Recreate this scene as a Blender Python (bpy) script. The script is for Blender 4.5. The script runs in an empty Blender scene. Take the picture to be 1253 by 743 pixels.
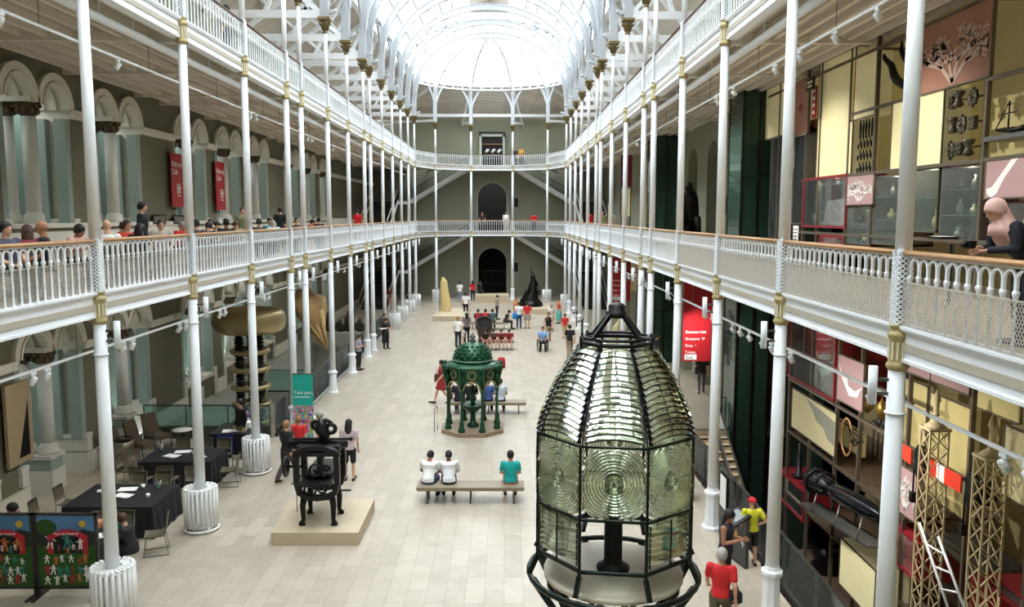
import bpy, math, random
from mathutils import Vector, Matrix
PI = math.pi; R = math.radians
random.seed(7)
C = bpy.context.scene.collection
OFF = {}
# ---------------------------------------------------------------- camera maths (photo pixel -> point in the hall)
F_PX, PITCH, YAW, ROLL, CAMZ = 997.917, .1076972, .00945638, .00156529, 7.35
_ry = Matrix.Rotation(-YAW, 3, 'Z')
_f = _ry @ Vector((0, math.cos(PITCH), -math.sin(PITCH)))
_u0 = _ry @ Vector((0, math.sin(PITCH), math.cos(PITCH)))
_r0 = _ry @ Vector((1, 0, 0))
_r = math.cos(ROLL)*_r0 + math.sin(ROLL)*_u0
_u = -math.sin(ROLL)*_r0 + math.cos(ROLL)*_u0
CAM = Vector((0, 0, CAMZ))
def ray(px, py): return _f + _r*((px-626.5)/F_PX) + _u*((371.5-py)/F_PX)
def G(px, py, z=0.0):
    d = ray(px, py); return CAM + d*((z-CAMZ)/d.z)
def WX(px, py, X):
    d = ray(px, py); return CAM + d*(X/d.x)
def WY(px, py, Y):
    d = ray(px, py); return CAM + d*(Y/d.y)
# ---------------------------------------------------------------- materials
MATS = {}
def M(name, rgb, rough=.6, metal=0., var=.06, scale=4., bump=0., spec=.5, emit=0., coat=0.):
    if name in MATS: return MATS[name]
    m = bpy.data.materials.new(name); m.use_nodes = True
    nt = m.node_tree; n = nt.nodes; l = nt.links
    b = n['Principled BSDF']
    tc = n.new('ShaderNodeTexCoord'); no = n.new('ShaderNodeTexNoise')
    no.inputs['Scale'].default_value = scale; no.inputs['Detail'].default_value = 3
    l.new(tc.outputs['Object'], no.inputs['Vector'])
    mx = n.new('ShaderNodeMix'); mx.data_type = 'RGBA'
    a = [max(0, c*(1-var)) for c in rgb]; c2 = [min(1, c*(1+var)) for c in rgb]
    mx.inputs[6].default_value = (*a, 1); mx.inputs[7].default_value = (*c2, 1)
    l.new(no.outputs['Fac'], mx.inputs[0]); l.new(mx.outputs[2], b.inputs['Base Color'])
    b.inputs['Roughness'].default_value = rough; b.inputs['Metallic'].default_value = metal
    b.inputs['Specular IOR Level'].default_value = spec
    if coat: b.inputs['Coat Weight'].default_value = coat
    if bump:
        bp = n.new('ShaderNodeBump'); bp.inputs['Strength'].default_value = bump; bp.inputs['Distance'].default_value = .02
        l.new(no.outputs['Fac'], bp.inputs['Height']); l.new(bp.outputs[0], b.inputs['Normal'])
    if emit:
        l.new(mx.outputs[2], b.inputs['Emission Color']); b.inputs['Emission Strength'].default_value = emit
    MATS[name] = m; return m
def S(r, g, b):                      # sRGB 0-255 -> linear
    return tuple(((c/255)/12.92 if c/255 <= .04045 else ((c/255+.055)/1.055)**2.4) for c in (r, g, b))
def glass_mat(name, rgb, alpha=.25, rough=.03, ior=1.07):
    if name in MATS: return MATS[name]
    m = bpy.data.materials.new(name); m.use_nodes = True
    nt = m.node_tree; n = nt.nodes; l = nt.links; n.clear()
    o = n.new('ShaderNodeOutputMaterial'); t = n.new('ShaderNodeBsdfTransparent'); p = n.new('ShaderNodeBsdfPrincipled')
    t.inputs[0].default_value = tuple(.35+.65*c for c in rgb)+(1,)
    p.inputs['Base Color'].default_value = (*rgb, 1); p.inputs['Roughness'].default_value = max(rough, .1)
    gl = n.new('ShaderNodeBsdfGlossy'); gl.inputs['Roughness'].default_value = rough; gl.inputs['Color'].default_value = (.9,.95,.95,1)
    fr = n.new('ShaderNodeFresnel'); fr.inputs[0].default_value = ior
    m0 = n.new('ShaderNodeMixShader'); m0.inputs[0].default_value = alpha; l.new(t.outputs[0], m0.inputs[1]); l.new(p.outputs[0], m0.inputs[2])
    mx = n.new('ShaderNodeMixShader'); l.new(fr.outputs[0], mx.inputs[0]); l.new(m0.outputs[0], mx.inputs[1]); l.new(gl.outputs[0], mx.inputs[2])
    l.new(mx.outputs[0], o.inputs[0]); MATS[name] = m; return m
def lens_mat():
    m = bpy.data.materials.new('prism_glass'); m.use_nodes = True
    nt = m.node_tree; n = nt.nodes; l = nt.links; n.clear()
    o = n.new('ShaderNodeOutputMaterial'); g = n.new('ShaderNodeBsdfGlass'); g.inputs['Color'].default_value = (.93, .97, .88, 1)
    g.inputs['IOR'].default_value = 1.5; g.inputs['Roughness'].default_value = .02
    t = n.new('ShaderNodeBsdfTransparent'); t.inputs[0].default_value = (.80, .85, .72, 1)
    mx = n.new('ShaderNodeMixShader'); mx.inputs[0].default_value = .25
    l.new(g.outputs[0], mx.inputs[1]); l.new(t.outputs[0], mx.inputs[2]); l.new(mx.outputs[0], o.inputs[0])
    MATS['prism_glass'] = m; return m
def brick_mat(name, c1, c2, mortar, bw, rh, rough=.4, ms=.012, rot=0., off=.5, noise=.25, bump=0.):
    m = bpy.data.materials.new(name); m.use_nodes = True
    nt = m.node_tree; n = nt.nodes; l = nt.links; b = n['Principled BSDF']
    tc = n.new('ShaderNodeTexCoord'); mp = n.new('ShaderNodeMapping'); mp.inputs['Rotation'].default_value = (0, 0, rot)
    br = n.new('ShaderNodeTexBrick'); br.inputs['Scale'].default_value = 1; br.offset = off
    br.inputs['Color1'].default_value = (*c1, 1); br.inputs['Color2'].default_value = (*c2, 1); br.inputs['Mortar'].default_value = (*mortar, 1)
    br.inputs['Brick Width'].default_value = bw; br.inputs['Row Height'].default_value = rh; br.inputs['Mortar Size'].default_value = ms
    l.new(tc.outputs['Object'], mp.inputs[0]); l.new(mp.outputs[0], br.inputs[0])
    no = n.new('ShaderNodeTexNoise'); no.inputs['Scale'].default_value = 1.6; no.inputs['Detail'].default_value = 8; no.inputs['Roughness'].default_value = .7
    l.new(tc.outputs['Object'], no.inputs[0])
    rp = n.new('ShaderNodeValToRGB'); rp.color_ramp.elements[0].position = .35; rp.color_ramp.elements[1].position = .6
    rp.color_ramp.elements[0].color = (1-noise, 1-noise*1.05, 1-noise*1.25, 1); rp.color_ramp.elements[1].color = (1, 1, 1, 1)
    l.new(no.outputs['Fac'], rp.inputs[0])
    mx = n.new('ShaderNodeMix'); mx.data_type = 'RGBA'; mx.blend_type = 'MULTIPLY'; mx.inputs[0].default_value = 1
    l.new(br.outputs[0], mx.inputs[6]); l.new(rp.outputs[0], mx.inputs[7]); l.new(mx.outputs[2], b.inputs['Base Color'])
    b.inputs['Roughness'].default_value = rough
    MATS[name] = m; return m
white = M('white_paint', S(243, 247, 251), .45, var=.03)
white2 = M('radiator_enamel', S(240, 240, 238), .4, var=.03)
gold = M('gold_paint', S(172, 156, 108), .5, .15, var=.18, scale=30)
goldl = M('stone_gold_paint', S(232, 226, 204), .5, .0, var=.1, scale=20)
capm = M('capital_bronze_paint', S(128, 112, 72), .5, .35, var=.3, scale=25, bump=.3)
leafm = M('carved_dark_capital', S(92, 76, 56), .7, var=.35, scale=25, bump=.6)
wood = M('handrail_wood', S(176, 132, 84), .4, var=.15, scale=8)
woodd = M('dark_handrail_wood', S(96, 66, 48), .4, var=.15, scale=8)
wallm = M('sage_plaster', S(112, 110, 92), .85, var=.04, scale=2)
wallf = M('grey_green_plaster', S(142, 144, 124), .85, var=.04, scale=1)
teal = M('pale_teal_paint', S(150, 166, 159), .7, var=.03)
stone = M('white_stone', S(214, 212, 204), .7, var=.05, scale=6)
stonec = M('cream_arch_stone', S(224, 219, 207), .75, var=.07, scale=6)
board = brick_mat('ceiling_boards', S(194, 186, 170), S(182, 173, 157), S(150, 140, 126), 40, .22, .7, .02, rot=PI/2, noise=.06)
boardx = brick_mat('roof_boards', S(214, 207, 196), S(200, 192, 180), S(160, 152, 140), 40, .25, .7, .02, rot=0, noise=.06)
floorm = brick_mat('limestone_paving', S(187, 177, 161), S(174, 164, 148), S(144, 134, 118), 1.1, .38, .38, .0045, rot=PI/2, noise=.14)
floorw = M('worn_gallery_floor', S(168, 152, 132), .6, var=.08, scale=1)
plinthm = M('plinth_limestone', S(192, 177, 150), .6, var=.08, scale=3)
bronze = M('old_bronze', S(176, 158, 118), .38, .75, var=.12, scale=3)
darkb = M('dark_bronze', S(34, 30, 27), .4, .6, var=.3, scale=6, bump=.3)
black = M('black_iron', S(20, 20, 21), .42, .3, var=.3, scale=8)
cloth = M('black_tablecloth', S(18, 18, 21), .8, var=.15)
steel = M('grey_steel', S(120, 118, 112), .35, .7, var=.08)
steeld = M('dark_steel', S(70, 68, 64), .4, .6, var=.08)
green = M('green_enamel_iron', S(22, 74, 46), .28, .3, var=.45, scale=9, bump=.3)
gdark = M('dark_green_iron', S(22, 34, 28), .35, .5, var=.3, scale=6)
gtrim = M('gilt_green_trim', S(150, 140, 96), .45, .4, var=.25, scale=14)
paper = M('white_paper', S(240, 240, 238), .8, var=.02)
red = M('signal_red', S(172, 24, 34), .55, var=.05)
redd = M('crimson_case', S(132, 22, 34), .5, var=.1)
redc = M('dark_crimson_lining', S(92, 16, 26), .6, var=.1)
chairm = M('olive_chair_plastic', S(98, 92, 74), .5, var=.08)
glassc = glass_mat('clear_glass', (.80, .88, .86), .05)
glasst = glass_mat('teal_glass', (.55, .80, .76), .16, ior=1.15)
glassg = glass_mat('dark_green_glass', (.06, .14, .10), .42, ior=1.2)
roofg = glass_mat('roof_glass', (.97, .98, .98), .03)
prism = lens_mat()
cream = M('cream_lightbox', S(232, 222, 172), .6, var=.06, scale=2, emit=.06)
ribm = M('greyed_rib_white', S(172, 176, 180), .6, var=.03)  # white ribs greyed in colour: painted shade against the overbright roof sky
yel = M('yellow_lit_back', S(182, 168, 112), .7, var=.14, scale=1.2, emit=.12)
pink = M('mauve_panel', S(176, 142, 142), .6, var=.05)
rose = M('rose_brown_panel', S(168, 118, 98), .6, var=.12, scale=1.0)
# ---------------------------------------------------------------- mesh builder
class MB:
    def __init__(s): s.v = []; s.f = []; s.sm = []; s.mi = []
    def add(s, vs, fs, smooth=False, mi=0):
        o = len(s.v); s.v += [tuple(v) for v in vs]
        for f in fs: s.f.append(tuple(i+o for i in f)); s.sm.append(smooth); s.mi.append(mi)
        return s
    def box(s, c, d, rz=0, mi=0, T=None):
        x, y, z = (q/2 for q in d); ca, sa = math.cos(rz), math.sin(rz); vs = []
        for sx, sy, sz in ((-1,-1,-1),(1,-1,-1),(1,1,-1),(-1,1,-1),(-1,-1,1),(1,-1,1),(1,1,1),(-1,1,1)):
            a, b = sx*x, sy*y; p = Vector((c[0]+a*ca-b*sa, c[1]+a*sa+b*ca, c[2]+sz*z)); vs.append(T @ p if T else p)
        return s.add(vs, [(0,3,2,1),(4,5,6,7),(0,1,5,4),(1,2,6,5),(2,3,7,6),(3,0,4,7)], False, mi)
    def bx(s, x0, x1, y0, y1, z0, z1, mi=0):
        return s.box(((x0+x1)/2, (y0+y1)/2, (z0+z1)/2), (abs(x1-x0), abs(y1-y0), abs(z1-z0)), 0, mi)
    def beam(s, p0, p1, w, h, mi=0, up=(0,0,1)):
        p0, p1 = Vector(p0), Vector(p1); t = (p1-p0)
        if t.length < 1e-6: return s
        t.normalize(); u = Vector(up)
        if abs(t.dot(u)) > .98: u = Vector((0,1,0))
        a = t.cross(u).normalized()*(w/2); b = a.cross(t).normalized()*(h/2)
        vs = [p0-a-b, p0+a-b, p0+a+b, p0-a+b, p1-a-b, p1+a-b, p1+a+b, p1-a+b]
        return s.add(vs, [(0,1,2,3),(7,6,5,4),(0,4,5,1),(1,5,6,2),(2,6,7,3),(3,7,4,0)], False, mi)
    def loft(s, pts, rr, n=12, side=(1,0,0), smooth=True, mi=0, cap=True):
        """tube through pts, rr = radius or (rx, ry) per point"""
        pts = [Vector(p) for p in pts]; k = len(pts)
        if not isinstance(rr, (list, tuple)): rr = [rr]*k
        pt = side is None; sd = (pts[1]-pts[0]).orthogonal() if pt else Vector(side); rings = []
        for i, p in enumerate(pts):
            t = (pts[min(i+1,k-1)]-pts[max(i-1,0)])
            if t.length < 1e-7: t = Vector((0,0,1))
            t.normalize()
            a = sd - t*sd.dot(t)
            if a.length < .05: a = t.orthogonal()
            a.normalize(); sd = a if pt else Vector(side) if abs(Vector(side or (0,0,1)).dot(t)) < .97 else a
            b = t.cross(a); r = rr[i]; rx, ry = r if isinstance(r, (tuple, list)) else (r, r)
            rings.append([p+a*(math.cos(2*PI*j/n)*rx)+b*(math.sin(2*PI*j/n)*ry) for j in range(n)])
        vs = [q for r in rings for q in r]; fs = []
        for i in range(k-1):
            for j in range(n): fs.append((i*n+j, i*n+(j+1)%n, (i+1)*n+(j+1)%n, (i+1)*n+j))
        if cap: fs.append(tuple(range(n-1,-1,-1))); fs.append(tuple((k-1)*n+j for j in range(n)))
        return s.add(vs, fs, smooth, mi)
    def tube(s, pts, r, n=8, mi=0): return s.loft(pts, r, n, (.013,.017,1) if abs(Vector(pts[-1]).z-Vector(pts[0]).z) < 1e-3 else (1,.01,.02), True, mi)
    def cyl(s, p0, p1, r, n=16, mi=0, r1=None): return s.loft([p0, p1], [r, r if r1 is None else r1], n, (1,.01,0) if abs(Vector(p1).x-Vector(p0).x) < .5*(Vector(p1)-Vector(p0)).length else (0,1,0), True, mi)
    def lathe(s, prof, c=(0,0,0), n=24, a0=0, a1=2*PI, smooth=True, mi=0):
        full = abs(a1-a0-2*PI) < 1e-6; k = n if full else n+1; vs = []; fs = []
        for r, z in prof:
            for j in range(k):
                a = a0+(a1-a0)*j/n; vs.append((c[0]+r*math.cos(a), c[1]+r*math.sin(a), c[2]+z))
        for i in range(len(prof)-1):
            for j in range(n):
                j2 = (j+1) % k; fs.append((i*k+j, i*k+j2, (i+1)*k+j2, (i+1)*k+j))
        if full:
            if prof[0][0] > 1e-4: fs.append(tuple(range(n-1,-1,-1)))
            if prof[-1][0] > 1e-4: fs.append(tuple((len(prof)-1)*k+j for j in range(n)))
        return s.add(vs, fs, smooth, mi)
    def torus(s, c, R0, r, n=32, m=10, ax='Z', mi=0, a0=0, a1=2*PI, rz=None):
        full = abs(a1-a0-2*PI) < 1e-6; k = n if full else n+1; vs = []; fs = []; rz = rz or r
        for i in range(k):
            a = a0+(a1-a0)*i/n
            for j in range(m):
                b = 2*PI*j/m; q = R0+r*math.cos(b); h = rz*math.sin(b)
                x, y = q*math.cos(a), q*math.sin(a)
                p = (x, y, h) if ax == 'Z' else (x, h, y) if ax == 'Y' else (h, x, y)
                vs.append((c[0]+p[0], c[1]+p[1], c[2]+p[2]))
        for i in range(n):
            for j in range(m):
                i2 = (i+1) % k; fs.append((i*m+j, i2*m+j, i2*m+(j+1)%m, i*m+(j+1)%m))
        return s.add(vs, fs, True, mi)
    def sphere(s, c, r, n=12, m=8, mi=0, T=None):
        rx, ry, rz = r if isinstance(r, (tuple, list)) else (r, r, r); vs = []; fs = []
        for i in range(m+1):
            a = PI*i/m
            for j in range(n):
                b = 2*PI*j/n; p = Vector((rx*math.sin(a)*math.cos(b), ry*math.sin(a)*math.sin(b), -rz*math.cos(a)))
                if T: p = T @ p
                vs.append((c[0]+p.x, c[1]+p.y, c[2]+p.z))
        for i in range(m):
            for j in range(n): fs.append((i*n+j, i*n+(j+1)%n, (i+1)*n+(j+1)%n, (i+1)*n+j))
        return s.add(vs, fs, True, mi)
    def prism(s, poly, vec, smooth=False, mi=0):
        k = len(poly); v = Vector(vec); vs = [Vector(p) for p in poly]+[Vector(p)+v for p in poly]
        fs = [tuple(range(k-1,-1,-1)), tuple(range(k, 2*k))]+[(i, (i+1)%k, k+(i+1)%k, k+i) for i in range(k)]
        return s.add(vs, fs, smooth, mi)
    def quad(s, *p, mi=0): return s.add(p, [tuple(range(len(p)))], False, mi)
    def band(s, pts, nrm, w, t, mi=0):
        """flat strip of width w (in plane, outward from centreline) and thickness t swept along pts; nrm = plane normal"""
        pts = [Vector(p) for p in pts]; nn = Vector(nrm).normalized(); k = len(pts); vs = []
        for i, p in enumerate(pts):
            tg = (pts[min(i+1,k-1)]-pts[max(i-1,0)]).normalized(); a = tg.cross(nn).normalized()*(w/2); b = nn*(t/2)
            vs += [p-a-b, p+a-b, p+a+b, p-a+b]
        fs = [(0,1,2,3), tuple((k-1)*4+j for j in (3,2,1,0))]
        for i in range(k-1):
            for j in range(4): fs.append((i*4+j, i*4+(j+1)%4, (i+1)*4+(j+1)%4, (i+1)*4+j))
        return s.add(vs, fs, False, mi)
    def mesh(s, name, off=(0,0,0)):
        me = bpy.data.meshes.new(name)
        me.from_pydata([(v[0]-off[0], v[1]-off[1], v[2]-off[2]) for v in s.v], [], s.f)
        me.polygons.foreach_set('use_smooth', s.sm); me.polygons.foreach_set('material_index', s.mi); me.update()
        return me
    def build(s, name, mats, parent=None, org=None):
        off = OFF.get(parent.name, (0,0,0)) if parent else (org or (0,0,0))
        me = s.mesh(name, off)
        for m in (mats if isinstance(mats, (list, tuple)) else [mats]): me.materials.append(m)
        o = bpy.data.objects.new(name, me); C.objects.link(o)
        if parent: o.parent = parent; OFF[o.name] = off
        else: o.location = off; OFF[o.name] = off
        return o
def tag(o, label=None, cat=None, group=None, kind=None):
    if label: o['label'] = label
    if cat: o['category'] = cat
    if group: o['group'] = group
    if kind: o['kind'] = kind
    return o
def thing(name, label, cat, loc=(0,0,0), group=None):
    o = bpy.data.objects.new(name, None); C.objects.link(o); o.location = loc; o.empty_display_size = .2
    OFF[o.name] = tuple(loc); return tag(o, label, cat, group)
def struct(name, mb, mats):
    return tag(mb.build(name, mats), kind='structure')
KIDS = {}
def dup(o, loc=None, rz=None, label=None, group=None, scale=None):
    r = o.copy(); C.objects.link(r)
    if loc is not None: r.location = loc
    if rz is not None: r.rotation_euler = (0, 0, rz)
    if scale is not None: r.scale = (scale,)*3
    if label: r['label'] = label
    if group: r['group'] = group
    for ch in KIDS.get(o.name) or list(o.children):
        c = ch.copy(); C.objects.link(c); c.parent = r
        for g in list(ch.children):
            d = g.copy(); C.objects.link(d); d.parent = c
    return r
def text(body, size, name, mat, parent, loc, rot, extrude=.004, align='LEFT'):
    cu = bpy.data.curves.new(name, 'FONT'); cu.body = body; cu.size = size; cu.extrude = extrude; cu.align_x = align
    t = bpy.data.objects.new(name+'_tmp', cu); C.objects.link(t)
    dg = bpy.context.evaluated_depsgraph_get(); me = bpy.data.meshes.new_from_object(t.evaluated_get(dg))
    bpy.data.objects.remove(t); o = bpy.data.objects.new(name, me); C.objects.link(o)
    me.materials.clear(); me.materials.append(mat)
    o.parent = parent; off = OFF[parent.name]; o.location = (loc[0]-off[0], loc[1]-off[1], loc[2]-off[2]); o.rotation_euler = rot
    return o
ORD = ['first','second','third','fourth','fifth','sixth','seventh','eighth','ninth','tenth','eleventh','twelfth','thirteenth','fourteenth','fifteenth','sixteenth']
# ---------------------------------------------------------------- main dimensions
XL, XR, CX, HW = -7.11, 4.90, -1.105, 6.005
WL, WR, YB = -12.0, 8.6, 75.0
G1, G2 = 5.92, 11.57; RH = 1.0
S0, HS, Y0 = 4.292, 1.9385, 14.27
def cy(i):  # i = bay index with halves after 3 and 6
    return Y0+S0*i+(HS if i > 3 else 0)+(HS if i > 6 else 0)
YL = sorted([cy(i) for i in range(-3, 12)]+[Y0+3*S0+HS, Y0+6*S0+2*HS])
YL = sorted([Y0+S0*k for k in range(-3, 4)]+[Y0+3*S0+HS+S0*k for k in range(0, 4)]+[Y0+6*S0+2*HS+S0*k for k in range(0, 6)])
YEND = YL[-1]
AP = [(CX-4.7, 69.6), (CX-1.78, 71.5), (CX+1.82, 71.5), (CX+4.75, 69.7)]
ARC_Y = [8.1, 12.6, 17.1, 21.4, 25.75, 31.7, 36.0, 40.3, 46.5, 50.8, 55.1]
PIT = (11.8, 26.6, 47.0)   # left pit: depth to wall, y0, y1
# ================================================================ SETTING
PY0, PY1 = 26.6, 51.0                      # left pit
RX0 = 5.42                                 # right floor edge; void beyond it
RY1 = 27.6
m = MB()
m.bx(-7.45, RX0, -3, YB, -.3, 0)
m.bx(WL-2.6, -7.45, -3, PY0, -.3, 0); m.bx(WL-2.6, -7.45, PY1, YB, -.3, 0)
m.bx(RX0, WR+1.2, RY1, YB, -.3, 0)
struct('floor', m, floorm)
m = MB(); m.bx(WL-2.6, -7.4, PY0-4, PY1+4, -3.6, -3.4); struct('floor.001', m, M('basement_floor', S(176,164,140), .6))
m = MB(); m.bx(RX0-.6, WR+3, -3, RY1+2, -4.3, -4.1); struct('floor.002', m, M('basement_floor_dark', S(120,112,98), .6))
# pit walls
m = MB()
m.bx(-7.55, -7.4, PY0, PY1, -3.4, 0); m.bx(WL-.2, -7.4, PY1, PY1+.2, -3.4, -.3); m.bx(WL-.2, -7.4, PY0-.2, PY0, -3.4, -.3)
m.bx(WL-.3, WL, PY0, PY1, -3.4, 0)
m.bx(WL, -7.55, 39.6, 39.9, -1.9, -1.35); m.bx(WL, -7.55, PY1-.5, PY1, -.8, 0)
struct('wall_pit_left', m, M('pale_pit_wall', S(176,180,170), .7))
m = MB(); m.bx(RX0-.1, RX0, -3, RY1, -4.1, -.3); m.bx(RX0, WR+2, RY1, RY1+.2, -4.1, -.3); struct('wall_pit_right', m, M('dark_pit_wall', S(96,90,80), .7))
# gallery floors, both sides and apse (U shape)
def u_slab(z0, z1, inset=.0):
    mb = MB()
    mb.bx(WL-2.6, XL-inset, -3, YEND, z0, z1); mb.bx(XR+inset, WR+1.2, -3, YEND, z0, z1)
    inner = [(XL-inset, YEND)] + [(a, b) for a, b in AP] + [(XR+inset, YEND)]
    outer = [(WL-2.6, YEND), (WL-2.6, 73.0), (CX-1.8, 73.0), (CX+1.8, 73.0), (WR+1.2, 73.0), (WR+1.2, YEND)]
    for x0, x1 in ((WL-2.6, -8.6), (-3.2, .9), (6.1, WR+1.2)): mb.bx(x0, x1, 73.0, YB, z0, z1)
    for i in range(5):
        a, b, c, d = inner[i], inner[i+1], outer[i+1], outer[i]
        q = [(a[0],a[1],z0),(b[0],b[1],z0),(c[0],c[1],z0),(d[0],d[1],z0)]
        mb.prism(q, (0,0,z1-z0))
    return mb
struct('floor.003', u_slab(G1-.06, G1, .05), floorw); struct('floor.004', u_slab(G2-.06, G2, .05), floorw)
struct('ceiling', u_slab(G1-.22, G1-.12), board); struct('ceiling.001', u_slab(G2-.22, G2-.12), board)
# joists under the galleries
def joists(z, name):
    mb = MB()
    for x0, x1 in ((WL, XL), (XR, WR)):
        n = 9; 
        for i in range(n):
            x = x0+(x1-x0)*(i+.6)/n; mb.bx(x-.05, x+.05, 0, YEND, z-.13, z)
    for y in YL:
        for x0, x1 in ((WL, XL), (XR, WR)): mb.bx(x0, x1, y-.07, y+.07, z-.2, z)
    for i, (a, b) in enumerate(AP):
        t = (a-CX)*1.25+CX; mb.beam((a, b, z-.09), (t, YB, z-.09), .14, .18)
    struct(name, mb, M('joist_paint', S(222,214,200), .6, var=.04))
joists(G1-.22, 'trim_1'); joists(G2-.22, 'trim_2')
# fascia beams: continuous moulded white beam at gallery edge
EDGE = [(XL-.1, 0)] + [(XL-.1, YEND+.05)] + [(CX+(a-CX)*1.02, b+.1) for a, b in AP] + [(XR+.1, YEND+.05), (XR+.1, 0)]
def fascia(z, name):
    mb = MB()
    for i in range(len(EDGE)-1):
        a, b = EDGE[i], EDGE[i+1]
        for (h0, h1, w) in ((-.32, .02, .16), (.02, .07, .26), (-.36, -.32, .22)):
            mb.beam((a[0], a[1], z+(h0+h1)/2), (b[0], b[1], z+(h0+h1)/2), w, h1-h0)
    struct(name, mb, white)
fascia(G1, 'trim_3'); fascia(G2, 'trim_4')
# ---------------------------------------------------------------- arched walls
def arc_pts(u0, u1, zs, n=16):
    c, r = (u0+u1)/2, (u1-u0)/2
    return [(c-r*math.cos(PI*i/n), zs+r*math.sin(PI*i/n)) for i in range(n+1)]
def arch_wall(mb, P, U0, U1, Z0, Z1, ops, th, mi_s=1):
    """P(u, t, z) -> point; ops = list of (zb, top polyline)"""
    ops = sorted(ops, key=lambda o: o[1][0][0])
    for t, fl in ((0, 0), (th, 1)):
        u = U0
        for zb, pl in ops:
            q = [P(u,t,Z0), P(pl[0][0],t,Z0), P(pl[0][0],t,Z1), P(u,t,Z1)]; mb.add(q, [(0,1,2,3)])
            if zb > Z0: mb.add([P(pl[0][0],t,Z0), P(pl[-1][0],t,Z0), P(pl[-1][0],t,zb), P(pl[0][0],t,zb)], [(0,1,2,3)])
            for a, b in zip(pl[:-1], pl[1:]):
                if abs(b[0]-a[0]) > 1e-6: mb.add([P(a[0],t,a[1]), P(b[0],t,b[1]), P(b[0],t,Z1), P(a[0],t,Z1)], [(0,1,2,3)])
            u = pl[-1][0]
        mb.add([P(u,t,Z0), P(U1,t,Z0), P(U1,t,Z1), P(u,t,Z1)], [(0,1,2,3)])
    for zb, pl in ops:
        full = [(pl[0][0], zb)] + pl + [(pl[-1][0], zb)] + ([(pl[0][0], zb)] if zb > Z0 else [])
        for a, b in zip(full[:-1], full[1:]): mb.add([P(a[0],0,a[1]), P(b[0],0,b[1]), P(b[0],th,b[1]), P(a[0],th,a[1])], [(0,1,2,3)], False, mi_s)
PLf = lambda u, t, z: (WL-t, u, z)
TH = 1.0
def bif(yc, zb, zs, hw=1.62, g=.14):
    return (zb, [(yc-hw, zs)] + arc_pts(yc-hw+.08, yc-g, zs, 14) + arc_pts(yc+g, yc+hw-.08, zs, 14) + [(yc+hw, zs)])
m = MB(); arch_wall(m, PLf, -3, YB, 0, G1-.2, [bif(y, .0 if y < 26.4 else .9, 3.78) for y in ARC_Y], TH); struct('wall_left', m, [wallm, stonec])
m = MB(); arch_wall(m, PLf, -3, YB, G1, G2-.1, [bif(y, 7.1, 10.2) for y in ARC_Y], TH); struct('wall_left.001', m, [wallm, stonec])
m = MB(); m.bx(WL-1, WL, -3, YB, G2, 16.0); struct('wall_left.002', m, wallf)
# room behind the left arcade
m = MB(); m.bx(WL-2.7, WL-2.6, -3, YB, -.3, 12); struct('wall_behind_arcade', m, M('dim_teal_wall', S(112,136,128), .8, var=.06, scale=.6))
# mouldings along left wall: impost cornice, dado, archivolts, pilasters
m = MB(); 
segs = [-3] + [v for y in ARC_Y for v in (y-1.62, y+1.62)] + [YB]
for z0, zi, zd, zs in ((0, 3.5, .0, 3.78), (G1, 9.92, 7.1, 10.2)):
    for a, b in zip(segs[::2], segs[1::2]):
        m.bx(WL-.02, WL+.10, a, b, zi+.06, zi+.22); m.bx(WL-.02, WL+.15, a, b, zi+.22, zi+.30)
        if z0: m.bx(WL-.02, WL+.06, a, b, z0, 7.0)
        m.bx(WL-.02, WL+.12, a-.0, b, (7.0 if z0 else .0), (7.12 if z0 else .55))
        if z0: m.bx(WL-.02, WL+.09, a, b, z0, z0+.3)
    for y in ARC_Y:
        for s in (-1, 1):
            m.band([(WL+.03, u, z) for u, z in arc_pts(y+s*.84-.78, y+s*.84+.78, zs, 18)], (1,0,0), .2, .16)
            m.band([(WL+.01, u, z) for u, z in arc_pts(y+s*.84-.62, y+s*.84+.62, zs, 18)], (1,0,0), .07, .24)
            for t in (.33, .66): m.band([(WL-TH*t, u, z) for u, z in arc_pts(y+s*.84-.66, y+s*.84+.66, zs, 14)], (1,0,0), .1, .14)
        if z0: m.bx(WL-TH, WL+.08, y-1.62, y+1.62, 7.0, 7.12); m.bx(WL-.02, WL+.08, y-1.62, y+1.62, G1, 6.9)
        elif y > 26.4: m.bx(WL-TH, WL+.08, y-1.62, y+1.62, .82, .94)
struct('trim_5', m, stonec)
m = MB()
for z0, z1 in ((1.0, 3.55), (7.12, 9.95)):
    for y in ARC_Y:
        for s in (-1, 1):
            for t in (.16, .72): m.bx(WL-t-.17, WL-t+.15, y+s*1.52-.13, y+s*1.52+.13, z0, z1)
struct('trim_6', m, teal)
m = MB()
for y in ARC_Y:
    for s in (-1, 1):
        for (z0, z1, w) in ((1.0, 1.12, .34), (.62, 1.0, .27), (7.12, 7.24, .3), (0, .58, .34)):
            m.bx(WL-TH, WL+.1, y+s*1.58-w/2, y+s*1.58+w/2, z0, z1)
struct('trim_7', m, stone)
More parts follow.
